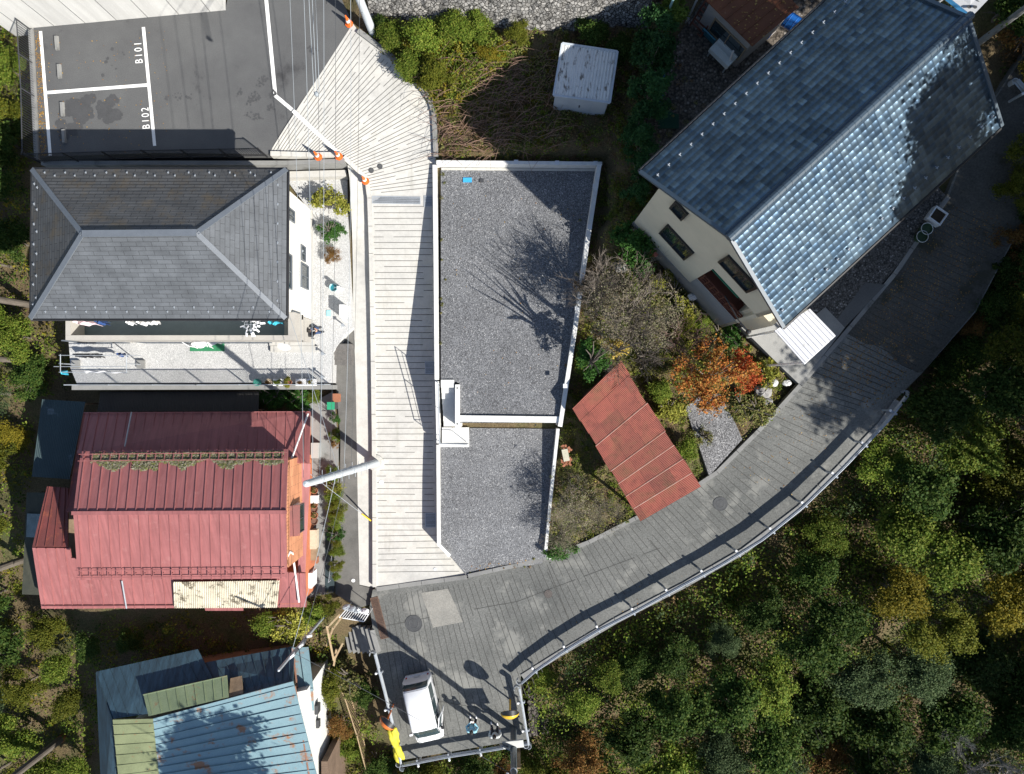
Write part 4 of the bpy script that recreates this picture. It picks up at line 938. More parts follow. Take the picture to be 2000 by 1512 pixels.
# entrance projection with the wall lamp and the white canopy
kz = 8.3; c = [P(1513,646,kz), P(1582,603,kz+.12), P(1632,655,kz+.12), P(1571,711,kz)]
cp = thing('entrance_canopy', 'white ribbed metal canopy beside the road at the corner of the tiled house', 'canopy', Vector(((c[0].x+c[2].x)/2, (c[0].y+c[2].y)/2, 4.0)))
mb = MB(); slab(mb, c[0], c[3], c[2], c[1], .08)
for i in range(9):
    u = (i+.5)/9; nn = Vector((0, 0, .02)); mb.bar(c[0]+(c[3]-c[0])*0+(c[1]-c[0])*u+nn, c[3]+(c[2]-c[3])*u+nn, .03, .035)
mb.build('roof', mat('white_sheet', (.58, .59, .62), (.50, .51, .55), .9, .1, 30, .6, .3, c3=(.40, .40, .40), t3=.6, sc3=1.5), cp)
for p, k in ((c[0], 1), (c[1], 2), (c[2], 3), (c[3], 0)):
    q = p+(sum(c, Vector())/4-p)*.05; z0_ = HIGH(q.x, q.y); MB().box((q.x, q.y, (z0_+q.z-.09)/2), (.09, .09, q.z-.09-z0_)).build('post', WHT, cp)
MB().bar(c[3]-Vector((0, 0, .07)), c[2]-Vector((0, 0, .07)), .06, .1).build('fascia', WHT, cp)
pj = [on_gable(1475,612), on_gable(1530,640)]
MB().prism(wpoly(WG1+.003, WG1+1.1, .9, 3.2), Gb, 8.0).build('entrance_wall', RENDER, th)
mb = MB(); p = Hp(WG1-.1, -.35, 8.8); MB().tube([Hp(WG1-1.2, WR0-.02, 8.3), Hp(WG1-.1, -.1, 8.35), Hp(WG1+.5, -.1, 8.3)], .03, 6).build('lamp_bracket', BLK, th)
MB().lathe(Hp(WG1+.55, -.1, 8.15), [(.05, 0), (.1, .05), (.1, .2), (.04, .24)], 10).build('wall_lamp', BLK, th)
# ------------------------------------------------------------------ white storage shed
SHEDR = mat('flaking_white_sheet', (.68, .68, .64), (.6, .6, .58), 1.5, .14, 30, .6, .3, c3=(.12, .10, .08), t3=.585, sc3=3.5, stretch=(1.6, .55, 1))
SHEDW = mat('blue_white_panel', (.46, .50, .54), (.40, .44, .48), 1, .06, 40, .55, .4)
zs = 6.1; zsg = 3.9
sq = [P(1081,186,zs-.08), P(1191,201,zs-.08), P(1206,101,zs+.06), P(1098,85,zs+.06)]
ss = thing('storage_shed', 'small white metal storage shed with a flaking ribbed roof in the brown weeds', 'shed', Vector((sum(p.x for p in sq)/4, sum(p.y for p in sq)/4, zsg)))
ux = (sq[1]-sq[0]).normalized(); uy = (sq[3]-sq[0]).normalized()
i_ = [sq[0]+ux*.06+uy*.1, sq[1]-ux*.06+uy*.1, sq[2]-ux*.06-uy*.06, sq[3]+ux*.06-uy*.06]
MB().prism([(p.x, p.y) for p in i_], zsg-.4, [p.z-.07 for p in i_]).build('wall', SHEDW, ss)
mb = MB(); corrug(mb, sq[0], sq[1], sq[2], sq[3], .14, .022); mb.build('roof', SHEDR, ss)
mb = MB()
for a, b in ((0, 1), (1, 2), (2, 3), (3, 0)): mb.bar(sq[a]+Vector((0, 0, .0)), sq[b]+Vector((0, 0, .0)), .09, .08)
mb.build('roof_trim', SHEDW, ss)
fr = [i_[0]-uy*.012, i_[1]-uy*.012]; L_ = (fr[1]-fr[0])
for k, (u0, u1) in enumerate(((.02, .27), (.28, .70), (.71, .98))):
    a = fr[0]+L_*u0; b = fr[0]+L_*u1; d_ = MB().bar(Vector((*a[:2], (zsg+zs)/2-.05)), Vector((*b[:2], (zsg+zs)/2-.05)), .02, 1.75).build('door_panel', SHEDW, ss)
    if k == 1:
        p = (a+b)/2-uy*.03; MB().box((p.x, p.y, 5.0), (.05, .05, .2)).build('handle', DGREY, d_)
# ------------------------------------------------------------------ rust-roofed hut at the top
RUST = mat('rusty_sheet', (.18, .065, .03), (.12, .045, .022), .8, .2, 25, .75, .25, c3=(.27, .2, .17), t3=.68, sc3=1.4)
HUTW = mat('grey_render', (.30, .28, .27), (.24, .225, .215), 1.2, .1, 30, .9, .2)
hz = 8.0
hq = [P(1379,0,hz), P(1470,90,hz), P(1560,14,hz), P(1475,-75,hz)]
hut = thing('rust_roofed_hut', 'small hut with a rust-brown sheet roof sprinkled with fallen leaves', 'hut', Vector((hq[0].x/2+hq[2].x/2, hq[0].y/2+hq[2].y/2, 5.6)))
mb = MB(); slab(mb, hq[0], hq[1], hq[2], hq[3], .06); seams(mb, hq[0], hq[1], hq[2], hq[3], 6, .04, .03); mb.build('roof', RUST, hut)
c = sum(hq, Vector())/4; hi_ = [p+(c-p)*.10 for p in hq]; hi_[0] = hq[0]+(c-hq[0])*.1
MB().prism([(p.x, p.y) for p in hi_], 5.2, hz-.07).build('wall', HUTW, hut)
fa, fb = hi_[0], hi_[1]; fd = (fb-fa).normalized(); fn = Vector((fd.y, -fd.x, 0)); fn = fn if fn.dot(fa-c) > 0 else -fn
for t_, w__, zc, hh in ((.60, 1.9, 6.8, 1.1),):
    p = fa+(fb-fa)*t_; window(hut, Vector((p.x, p.y, zc)), fd, w__, hh, fn, .06, .06, 1, WOOD)
mb = MB()
for i in range(120):
    u, v = rnd.random(), rnd.random(); p = (hq[0]+(hq[1]-hq[0])*u)*(1-v)+(hq[3]+(hq[2]-hq[3])*u)*v+Vector((0, 0, .045)); a = rnd.uniform(0, 6.28); s = rnd.uniform(.03, .06)
    mb.face([p+Vector((s*math.cos(a+k*1.57), s*math.sin(a+k*1.57)*.6, rnd.uniform(0, .02))) for k in range(4)])
LEAFD = leafmat('fallen_leaf', [(.35, .2, .05), (.25, .11, .03), (.45, .3, .08), (.18, .08, .03)], .1)
lf = mb.build('fallen_leaves', LEAFD); props(lf, None, None, None, 'stuff')
# red frame leaning on the hut, teal panel, wash basin, barrels
def leaning(name, label, cat, px, py, zg, w, h, m, tilt=.35, nb=0):
    b = P(px, py, zg); t = MB(); up = (Vector((0, 0, 1))-fn*tilt*-0-fn*0).normalized(); top = Vector((0, 0, h))-fn*h*tilt
    for s in (-1, 1): t.bar(b+fd*s*w/2, b+fd*s*w/2+top, .06, .05, up=fn)
    for k in range(nb): t.bar(b+top*((k+.5)/nb)-fd*w/2, b+top*((k+.5)/nb)+fd*w/2, .05, .05, up=fn)
    return props(t.build(name, m), label, cat)
lad = leaning('ladder', 'red wooden ladder leaning against the grey wall of the rust-roofed hut', 'ladder', 1355, 66, 5.6, .7, 2.1, RWOOD, .28, 8)
bx = P(1384,72,6.0); props(MB().box((bx.x, bx.y, 6.0), (.75, .06, .8), math.atan2(fd.y, fd.x), 0, R(14)).build('panel', paint('teal_panel_paint', (.03, .16, .22), .5)), 'teal panel leaning on the hut wall beside the white basin', 'panel')
bp = P(1413,104,6.3); bs = thing('wash_basin', 'white laundry basin on legs under the window of the rust-roofed hut', 'basin', Vector((bp.x, bp.y, 5.6)), math.atan2(fd.y, fd.x))
mb = MB(); mb.box((0, 0, .62), (1.15, .62, .3)); mb.box((0, .0, .79), (1.15, .05, .04)); mb.box((0, .26, .8), (1.15, .1, .08)); mb.build('bowl', mat('enamel', (.6, .62, .6), (.52, .55, .53), 3, .05), bs, local=True)
for x in (-.5, .5):
    for y in (-.25, .25): MB().box((x, y, .23), (.06, .06, .48)).build('leg', STEEL, bs, local=True)
mb = MB(); a = P(1432,100,7.0); b = P(1420,133,5.7); props(MB().tube([a, b], .05, 8).build('pipe', PIPE), 'pale drain pipe slanting down at the corner of the rust-roofed hut', 'pipe')
BLUEP = paint('blue_plastic', (.015, .12, .42), .3)
def barrel(px, py, z, r, h, label, tilt):
    o = MB().lathe((0, 0, 0), [(r*.9, 0), (r, h*.12), (r, h*.3), (r*1.04, h*.33), (r, h*.36), (r, h*.62), (r*1.04, h*.65), (r, h*.68), (r, h*.9), (r*.85, h), (r*.3, h), (r*.3, h+.03)], 20).build('barrel', BLUEP, local=True)
    o.location = P(px, py, z); o.rotation_euler = (tilt[0], tilt[1], tilt[2]); return props(o, label, 'barrel')
barrel(1532,34,6.6, .34, .85, 'large blue plastic barrel lying at the right eave of the rust-roofed hut', (R(80), 0, R(50)))
barrel(1495,71,5.8, .18, .42, 'small blue plastic drum on the ground between the hut and the tiled roof', (0, 0, 0))
bt_ = MB(); bt_.grid(lambda u, v: Vector(((u-.5)*1.9, (v-.5)*.42*max(.05, 1-(2*u-1)**2)**.5, .22*max(0, 1-(2*v-1)**2)**.5*max(.05, 1-(2*u-1)**2)**.5+.02)), 20, 8)
bo = bt_.build('sledge', BLUEP, local=True); p = S(1287,183,HIGH,.06); bo.location = p; bo.rotation_euler = (0, 0, R(78)); props(bo, 'long blue plastic sledge lying upside down on the earthy yard', 'sledge')
gm = MB().box((0, 0, .02), (.95, .95, .04)).build('mat', mat('dark_green_mat', (.012, .055, .03), (.008, .04, .022), 3), local=True); gm.location = S(1305,231,HIGH,.005); props(gm, 'dark green mat lying on the earthy yard left of the tiled house', 'mat')
# ------------------------------------------------------------------ red corrugated garage roof
def rustcorr(name):
    t = NT(name); v = t.vec('UV'); o = t.vec('Object')
    n = t.noise(.9, 7, .7, o); r = t.ramp(n.outputs[0], [(.3, (.17, .05, .037)), (.5, (.235, .068, .047)), (.68, (.18, .077, .042))])
    b = t.n('TexBrick'); t.l(v, b.inputs['Vector']); t.val(b, Scale=1, Brick_Width=1.75, Row_Height=1.0, Mortar_Size=.012, Bias=0); b.inputs['Color1'].default_value = (1.12, 1.05, 1.05, 1); b.inputs['Color2'].default_value = (.70, .72, .74, 1); b.inputs['Mortar'].default_value = (.40, .36, .36, 1)
    n2 = t.noise(2.6, 8, .78, o); r2 = t.ramp(n2.outputs[0], [(.35, 1.12), (.52, 1), (.70, .55)])
    n3 = t.noise(5, 8, .8, o); r3 = t.ramp(n3.outputs[0], [(.58, 0), (.68, .7)])
    c = t.mix(1, t.mix(1, r.outputs[0], b.outputs[0], 'MULTIPLY').outputs[0], r2.outputs[0], 'MULTIPLY').outputs[0]
    return t.fin(t.mix(r3.outputs[0], c, (.20, .10, .045)).outputs[0], .65, .3)
RCOR = rustcorr('red_rust_corrugated')
gA, gB, gC, gD = P(1252,1018,4.1), P(1368,951,4.5), P(1212,705,4.8), P(1119,797,4.4)
ga = thing('garage', 'open garage under a long rusty red corrugated roof beside the road', 'garage', Vector(((gA.x+gC.x)/2, (gA.y+gC.y)/2, 2.0)))
rf = thing  # sheets lapped in rows across the slope
mb = MB(); nrow = 9
for i in range(nrow):
    u0, u1 = i/nrow, (i+1.03)/nrow if i < nrow-1 else 1.0
    a, b, c_, d_ = gD+(gA-gD)*u0, gD+(gA-gD)*u1, gC+(gB-gC)*u1, gC+(gB-gC)*u0
    j = rnd.uniform(-.05, .05); e = (gA-gD).normalized()
    o_ = (d_-a).normalized()*j; lift = Vector((0, 0, .012*(i % 2)+.006*i/nrow))
    corrug(mb, a-o_+lift, b-o_+lift, c_+o_+lift, d_+o_+lift, .063, .009, uvf=lambda u, v, i=i: (v*5.2+i*.7, i+.02+.96*u))
    if i in (3, 5, 6, 7, 8): mb.bar(a+Vector((0, 0, .02))+(b-a)*.0, d_+Vector((0, 0, .02)), .022, .012, 1)
mb.build('roof', [RCOR, mat('bare_edge', (.5, .36, .3), (.35, .2, .15), 2)], ga)
mb = MB(); corrug(mb, P(1139,774,4.3), P(1146,797,4.36), P(1205,752,4.7), P(1212,705,4.7), .063, .009); mb.build('loose_sheet', RCOR, ga)
for p in (gA, gB, gC, gD, (gA+gD)/2, (gB+gC)/2):
    cc = (gA+gC)/2; s = p+(cc-p)*.1; g = gz(s.x, s.y)-.1; MB().box((s.x, s.y, (s.z-.15+g)/2), (.11, .11, s.z-.15-g)).build('post', WOOD, ga)
ins = [p+((gA+gC)/2-p)*.1 for p in (gA, gB, gC, gD)]
mb = MB()
for a, b in ((0, 1), (1, 2), (2, 3), (3, 0)): mb.bar(ins[a]-Vector((0, 0, .1)), ins[b]-Vector((0, 0, .1)), .08, .12)
mb.build('frame', WOOD, ga)
mb = MB()
for a, b in ((1, 2), (2, 3)): mb.bar(Vector((*ins[a][:2], 2.9)), Vector((*ins[b][:2], 3.2)), .04, 2.2)
mb.build('wall', boards('rusty_wall', (.2, .09, .05), (.11, .06, .04), 6, 6, .8), ga)
# ------------------------------------------------------------------ big concrete wall top left and the stone embankment
pts = [P(80,53,4.2), P(441,20,4.2)]
ba = Vector((-42, pts[0].y-1.0, 4.2)); d_ = (pts[1]-pts[0]).normalized()
BWM = boards('board_marked_concrete', (.58, .575, .55), (.42, .415, .40), 1.6, 1.6, .12, .9)
a, b = pts[0]-d_*1.6, pts[1]; n_ = Vector((-d_.y, d_.x, 0))
mb = MB(); mb.prism([(a.x, a.y), (b.x, b.y), ((b+n_*9).x, (b+n_*9).y), ((a+n_*9).x, (a+n_*9).y)], 3.6, 11.5)
bw = props(mb.build('concrete_building', BWM), 'tall board-marked pale concrete building at the top left behind the parking bays', 'building')
mb = MB()
for i in range(7):
    p = a+(b-a)*((i+.5)/7)-n_*.004; mb.box((p.x, p.y, 7.8), (.02, .012, 7.2), math.atan2(d_.y, d_.x))
mb.build('panel_joints', DGREY, bw)
CB = cobble('river_cobbles', (.34, .33, .31), (.13, .127, .12), 6.5, (.05, .048, .045))
sw0, sw1 = P(722,30,4.6), P(1262,62,5.2); sb = [Vector((sw0.x, sw0.y, 4.3)), P(900,50,4.7), P(1060,60,4.9), P(1262,62,5.1)]
mb = MB()
def emb(u, v):
    k = min(2, int(u*3)); f = u*3-k; p = sb[k]+(sb[k+1]-sb[k])*f
    q = p+Vector((0, 2.3, 5.2))*v; n_ = mnoise.cell(Vector((q.x*6.5, q.z*6.5, 0)))*.03+mnoise.noise(Vector((q.x*3, q.y*3, q.z*3)))*.07
    return q+Vector((0, -n_, n_*.4))
mb.grid(emb, 260, 70); eb = props(mb.build('stone_embankment', CB), 'sloping embankment wall of rounded grey river stones at the top', 'stone wall')
CB2 = cobble('dark_rubble', (.12, .105, .095), (.055, .05, .045), 3.4, (.01, .01, .01))
r0_, r1_, r2_, r3_ = P(1030,1340,-.6), P(1034,1440,-.6), P(1078,1430,-3.4), P(1086,1330,-3.2)
mb = MB(); mb.grid(lambda u, v: (r0_*(1-u)+r1_*u)*(1-v)+(r3_*(1-u)+r2_*u)*v+Vector((1, 0, 1))*mnoise.noise(Vector((u*14, v*12, 0)))*.1, 50, 50)
props(mb.build('rubble_wall', CB2), 'dark rubble stone wall below the guardrail next to the bottom utility pole', 'stone wall')
# house yard retaining walls
wall('retaining_wall', 'dark weathered retaining wall with a ledge along the foot of the pale gravel yard', 'wall', [(648,752),(140,753)], .22, 2.62, .2, CONCG)
wall('retaining_wall', 'stained concrete wall between the parking lot and the slate-roofed house', 'wall', [(673,318),(560,322),(80,322)], -.2, [3.9,3.9,3.7], 2.2, CONCG)
wall('retaining_wall', 'pale low concrete wall behind the slate-roofed house next to the orange cones', 'wall', [(676,344),(560,347)], -.3, 3.15, 2.2, CONC)
# ================================================================== street furniture
def gr(px, py, surf=ROAD): return S(px, py, surf)
# ---- guardrails: two-wave beam on round posts
def guardrail(label, pts, surf, spacing=2.0, zoff=0.0, side=1, endcap=True, beam=.32):
    w = [S(x, y, surf) for x, y in pts]
    # resample
    L = [0]
    for a, b in zip(w, w[1:]): L.append(L[-1]+(b-a).length)
    def at(s):
        s = min(max(s, 0), L[-1]); k = max(i for i in range(len(L)) if L[i] <= s+1e-9); k = min(k, len(w)-2)
        return w[k]+(w[k+1]-w[k])*((s-L[k])/max(1e-6, L[k+1]-L[k])), (w[k+1]-w[k]).normalized()
    t = thing('guardrail', label, 'guardrail', at(L[-1]/2)[0])
    n = max(6, int(L[-1]/.5)); mb = MB(); prof = [(-.16, 0), (-.12, .05), (-.06, .05), (0, -.01), (.06, .05), (.12, .05), (.16, 0)]
    rows = []
    for i in range(n+1):
        p, d = at(L[-1]*i/n); nn = Vector((-d.y, d.x, 0)).normalized()*side; zc = surf(p.x, p.y)+.62+zoff
        rows.append([Vector((p.x, p.y, zc+h))+nn*o for h, o in prof])
    for i in range(n):
        for k in range(len(prof)-1):
            mb.face([rows[i][k], rows[i+1][k], rows[i+1][k+1], rows[i][k+1]], 0, smooth=True); q = [r+Vector((0, 0, .012)) for r in (rows[i][k+1], rows[i+1][k+1], rows[i+1][k], rows[i][k])]
        mb.face([rows[i][-1], rows[i+1][-1], rows[i+1][-1]+(rows[i+1][0]-rows[i+1][-1]).normalized()*.001+Vector((0, 0, .03)), rows[i][-1]+Vector((0, 0, .03))], 0)
        a = rows[i][-1]; b = rows[i+1][-1]; mb.bar(a, b, .085, .012)
    mb.build('beam', STEEL, t)
    m = max(2, int(round(L[-1]/spacing)))
    for i in range(m):
        p, d = at(L[-1]*(i+.5)/m); nn = Vector((-d.y, d.x, 0)).normalized()*side; z = surf(p.x, p.y)
        pm = MB().tube([p-nn*.2+Vector((0, 0, z-p.z-.9)), p-nn*.2+Vector((0, 0, z-p.z+.70+zoff))], .057, 10).build('post', STEEL, t)
        MB().lathe(p-nn*.2+Vector((0, 0, z-p.z+.70+zoff)), [(.062, 0), (.06, .02), (.03, .035)], 10).build('cap', WHT, pm)
        MB().bar(p-nn*.17+Vector((0, 0, z-p.z+.62+zoff)), p+nn*.16+Vector((0, 0, z-p.z+.66+zoff)), .08, .2).build('bracket', STEEL, t)
    if endcap:
        for s in (0, L[-1]):
            p, d = at(s); d = d if s else -d; nn = Vector((-d.y, d.x, 0)); nn = nn if nn.dot(Vector((-at(s)[1].y, at(s)[1].x, 0))*side) < 0 else -nn
            z = surf(p.x, p.y)+.62+zoff; arc = []
            for k in range(9):
                a = math.pi*k/8*1.05; arc.append(Vector((p.x, p.y, z))+d*math.sin(a)*.16+nn*(.14-.14*math.cos(a)))
            mb = MB()
            for a, b in zip(arc, arc[1:]): mb.bar(a, b, .02, .3)
            mb.build('end_wing', STEEL, t)
    return t
guardrail('long galvanised guardrail curving along the outer edge of the grooved road', [(1757,772),(1718,822),(1637,908),(1560,983),(1480,1048),(1400,1097),(1325,1137),(1235,1187),(1165,1222),(1100,1262),(1045,1300),(1018,1324)], ROAD, 1.95, 0, 1)
guardrail('galvanised guardrail behind the two standing people at the bottom of the plaza', [(1030,1440),(960,1452),(870,1466),(789,1482)], ROAD, 1.7, 0, -1)
gl = guardrail('guardrail left of the white van, partly wrapped in yellow netting', [(787,1478),(775,1420),(757,1345),(737,1268)], ROAD, 1.9, 0, -1)
guardrail('short guardrail at the right of the plaza beside the dark rubble wall', [(1014,1334),(1022,1380),(1032,1442)], ROAD, 1.6, 0, 1)
guardrail('white guardrail section beside the road at the far corner of the tiled house', [(2025,255),(1990,205),(1962,172)], ROAD, 1.4, .1, -1)
# yellow netting wrapped over the rail end
YN = mat('yellow_netting', (.62, .56, .05), (.48, .43, .03), 6, .3, 40, .7, .3)
mb = MB(); path = [gr(770,1408)+Vector((0, 0, .8)), gr(774,1430)+Vector((0, 0, .72)), gr(780,1452)+Vector((0, 0, .66)), gr(784,1475)+Vector((0, 0, .6))]
def netf(u, v):
    k = min(2, int(u*3)); f = u*3-k; c = path[k]+(path[k+1]-path[k])*f; a = 2*math.pi*v; r = .22+.07*math.sin(u*9+a*2)+.06*mnoise.noise(Vector((u*8, math.cos(a)*2, math.sin(a)*2)))
    if u < .02 or u > .98: r *= .55
    return c+Vector((math.cos(a)*r, .1*math.sin(a*3), math.sin(a)*r*1.1-.05))
mb.grid(netf, 40, 26); props(mb.build('netting', YN), 'crumpled yellow netting wrapped round the lower end of the left guardrail', 'netting')
# ---- convex mirrors
MIRR = NT('mirror_face').fin((.5, .55, .6), .05, .9, 1.0)
def mirror(label, px, py, h, face, r, hood):
    b = gr(px, py); b = S(px, py, ROAD); t = thing('traffic_mirror', label, 'mirror', b)
    MB().tube([b-Vector((0, 0, .5)), b+Vector((0, 0, h+.2))], .045, 10).build('pole', hood, t)
    f = Vector((math.cos(face), math.sin(face), -.12)).normalized(); M = f.to_track_quat('Z', 'Y').to_matrix(); c = b+Vector((0, 0, h))+f*.12
    MB().lathe(c, [(0, .10), (r*.4, .088), (r*.75, .055), (r, 0)][::-1], 28, 0, M).build('mirror_face', MIRR, t)
    MB().lathe(c, [(.05, -.26), (r*.6, -.22), (r*.95, -.13), (r*1.12, -.03), (r*1.13, .01), (r*1.0, .02)], 28, 0, M).build('backing', hood, t)
    mb = MB(); fx_ = M @ Vector((1, 0, 0)); fy_ = M @ Vector((0, 1, 0))
    if fy_.z < 0: fy_ = -fy_
    for k in range(24):
        a0, a1 = R(-5+190*k/24), R(-5+190*(k+1)/24); q = []
        for a in (a0, a1): q.append(c+(fx_*math.cos(a)+fy_*math.sin(a))*r*1.07)
        w0_, w1_ = [.06+.2*max(0, math.sin(a)) for a in (a0, a1)]
        mb.face([q[0]-f*.04, q[1]-f*.04, q[1]+f*w1_, q[0]+f*w0_]); mb.face([q[0]+f*w0_+fy_*.006, q[1]+f*w1_+fy_*.006, q[1]-f*.04+fy_*.006, q[0]-f*.04+fy_*.006])
    mb.build('hood', BLK, t); return t
ORM = paint('orange_mirror_paint', (.68, .17, .03), .4)
mirror('orange convex traffic mirror on a post over the left guardrail beside the van', 768, 1376, 2.3, R(50), .40, ORM)
mirror('yellow convex traffic mirror on a post by the right corner of the plaza', 996, 1366, 1.9, R(92), .42, paint('yellow_mirror_paint', (.62, .38, .03), .4))
# ---- traffic cones
def cone(px, py, surf, dz, label, first=[None]):
    p = S(px, py, surf, dz)
    if first[0] is None:
        t = thing('traffic_cone', label, 'traffic cone', p, 0, 'orange cones round the concrete ramp')
        MB().prism([(.19*math.cos(R(22.5+45*k)), .19*math.sin(R(22.5+45*k))) for k in range(8)], 0, .035).build('base', ORANGE, t, local=True)
        MB().lathe((0, 0, .036), [(.14, 0), (.12, .04), (.085, .34), (.06, .52), (.03, .74), (.0, .75)], 18).build('cone', ORANGE, t, local=True)
        MB().lathe((0, 0, .036), [(.102, .22), (.085, .38), (.08, .38)], 18).build('reflective_band', WHT, t, local=True); first[0] = t
    else: t = dup(first[0], p, rnd.uniform(0, 1), label)
    return t
cone(682, 47, RAMP, .02, 'orange traffic cone at the top corner of the ramp by the utility pole')
cone(622, 307, RAMP, .19, 'orange traffic cone on the kerb, left one of the pair at the ramp foot')
cone(662, 306, RAMP, .19, 'orange traffic cone on the kerb, right one of the pair, at the white line end')
cone(714, 354, RAMP, .13, 'orange traffic cone standing where the footpath meets the ramp kerb')
# ---- wheel stops
ws = []
for k, (x, y) in enumerate(((112,85),(117,140),(123,214),(126,267))):
    q = S(x, y, PZ)
    lab = ['concrete wheel stop nearest the pale building', 'concrete wheel stop just above the bay divider line', 'concrete wheel stop just below the bay divider line', 'concrete wheel stop half in shade nearest the black fence'][k]
    if not ws:
        mb = MB(); mb.hexa([Vector(p) for p in ((-.09, -.33, 0), (.09, -.33, 0), (.09, .33, 0), (-.09, .33, 0))], [Vector(p) for p in ((-.06, -.31, .12), (.06, -.31, .12), (.06, .31, .12), (-.06, .31, .12))])
        o = mb.build('wheel_stop', CONCG, local=True)
    else: o = ws[0].copy(); COL.objects.link(o)
    o.location = q; o.rotation_euler = (0, 0, R(4)); props(o, lab, 'wheel stop', 'wheel stops in the parking bays'); ws.append(o)
# ---- drains, gratings and covers
def grate(label, px, py, surf, w, h, rz=0, nb=12, m=STEEL, cross=3, inner=None, dz=.012, name='drain_grate'):
    p = S(px, py, surf, dz); t = thing(name, label, 'drain grate', p, rz)
    sl_ = math.atan2(surf(p.x, p.y+.5)-surf(p.x, p.y-.5), 1.0); t.rotation_euler.x = sl_
    mb = MB()
    for s in (-1, 1): mb.box((s*(w/2-.02), 0, .0), (.04, h, .03)); mb.box((0, s*(h/2-.02), .0), (w-.08, .04, .03))
    mb.build('frame', m, t, local=True); MB().box((0, 0, -.008), (w-.08, h-.08, .004)).build('pit', inner or BLK, t, local=True)
    mb = MB()
    for i in range(nb): mb.box((-w/2+.05+(w-.1)*(i+.5)/nb, 0, .004), (.022, h-.08, .016))
    for i in range(cross): mb.box((0, -h/2+.05+(h-.1)*(i+.5)/cross, .002), (w-.08, .014, .01))
    mb.build('bars', m, t, local=True); return t
grate('long steel drain grating across the ramp', 774, 391, RAMP, 2.36, .36, R(-1), 44, STEEL, 3)
grate('square steel grating at the right end of the long ramp drain', 838, 393, RAMP, .5, .52, 0, 10)
grate('steel grating in the ramp by the top of the white steps', 840, 718, RAMP, .52, .66, 0, 11)
grate('steel grating in the shade of the ramp near its foot', 841, 1016, RAMP, .55, .8, 0, 11)
RST = mat('rusty_iron', (.16, .10, .07), (.1, .06, .045), 4, .3)
for i in range(1): grate('narrow rusty drain grating along the left edge of the plaza', 741, 1207, ROAD, .42, 2.3, R(14), 6, RST, 26)
def manhole(label, px, py, surf, r, m, dz=.008, cat='manhole cover', rings=2):
    p = S(px, py, surf, dz); mb = MB(); mb.lathe((0, 0, 0), [(r, 0), (r, .012), (r*.93, .014), (r*.91, .006), (r*.6, .008), (r*.57, .014), (r*.5, .014), (r*.48, .008), (0, .01)], 32)
    o = mb.build('manhole_cover', m, local=True); o.location = p
    gx = (surf(p.x+.4, p.y)-surf(p.x-.4, p.y))/.8; gy = (surf(p.x, p.y+.4)-surf(p.x, p.y-.4))/.8
    o.rotation_euler = Vector((-gx, -gy, 1)).to_track_quat('Z', 'Y').to_euler(); return props(o, label, cat)
IRON = mat('cast_iron', (.075, .078, .08), (.05, .052, .055), 5, .3, 40, .6, .4)
manhole('large dark round manhole cover near the top left of the plaza', 808, 1218, ROAD, .46, IRON)
manhole('round manhole cover in the middle of the road by the red garage', 1407, 984, ROAD, .36, IRON)
manhole('small round iron cover in the road near the plot corner', 1071, 1160, ROAD, .21, mat('worn_iron', (.12, .105, .095), (.09, .08, .075), 5))
manhole('small dark round cover on the ramp bend, lower left of two', 725, 333, RAMP, .13, IRON)
manhole('small dark round cover on the ramp bend, upper right of two', 742, 325, RAMP, .13, IRON)
manhole('faint dark manhole cover on the shaded upper road', 1948, 378, ROAD, .38, IRON)
manhole('small pale round cover on the ramp below the utility pole', 745, 942, RAMP, .12, WHT)
manhole('small pale cap on the ramp near the plot corner', 850, 1112, RAMP, .09, PLATE)
manhole('white round cap on the lane near the foot of the footpath', 690, 1134, RAMP, .1, WHT, .0-.15)
manhole('pale round cap on the lane beside the dark mats', 649, 1153, RAMP, .11, WHT, -.15)
for lab, x, y, w_, h_, m, sf in (('bright blue square meter lid in the upper gravel terrace', 913, 352, .42, .22, paint('blue_lid', (.05, .36, .68), .4), UPZ), ('small black square lid in the upper gravel terrace', 941, 353, .2, .16, DGREY, UPZ), ('light blue square lid in the pale gravel yard', 642, 612, .2, .28, paint('pale_blue_lid', (.3, .6, .66), .4), YZ)):
    q = S(x, y, sf, .0); props(MB().box((q.x, q.y, q.z+.02), (w_, h_, .05)).build('meter_lid', m), lab, 'lid')
# ---- utility poles and wires
POLE = mat('pole_concrete', (.50, .53, .55), (.42, .45, .47), 1.5, .08, 30, .7, .3)
def pole(label, base, top, r0, r1, m, steps=0, name='utility_pole', cat='utility pole', n=16):
    t = thing(name, label, cat, base); d = top-base; mb = MB(); mb.tube([base-Vector((0, 0, .6))]+[base+d*k/6 for k in range(7)], [r0]+[r0+(r1-r0)*k/6 for k in range(7)], n)
    mb.lathe(top, [(r1*.98, 0), (r1*.8, .06), (0, .1)], n); mb.build('shaft', m, t)
    for k in range(steps):
        p = base+d*(.18+.7*k/steps); s = 1 if k % 2 else -1
        MB().tube([p+Vector((0, s*r0*.6, 0)), p+Vector((0, s*(r0+.16), 0))], .012, 5).build('step_bolt', STEEL, t)
    return t
pb_ = S(735,904,RAMP); ptop = P(598,945,12.4)
up1 = pole('tall pale concrete utility pole leaning over the red house from beside the ramp', pb_, ptop, .19, .125, POLE, 14)
MB().lathe(pb_-Vector((0, 0, .3)), [(.45, 0), (.42, .42), (.3, .46)], 14).build('footing', CONC, up1)
for f_ in (.25, .45, .62, .72, .85): 
    c = pb_+(ptop-pb_)*f_; MB().lathe(c, [(.2-.06*f_, -.04), (.215-.06*f_, 0), (.2-.06*f_, .04)], 14).build('clamp_band', STEEL, up1)
b2_ = P(726,58,4.4); t2_ = Vector((-6.55, 16.6, 15.4))
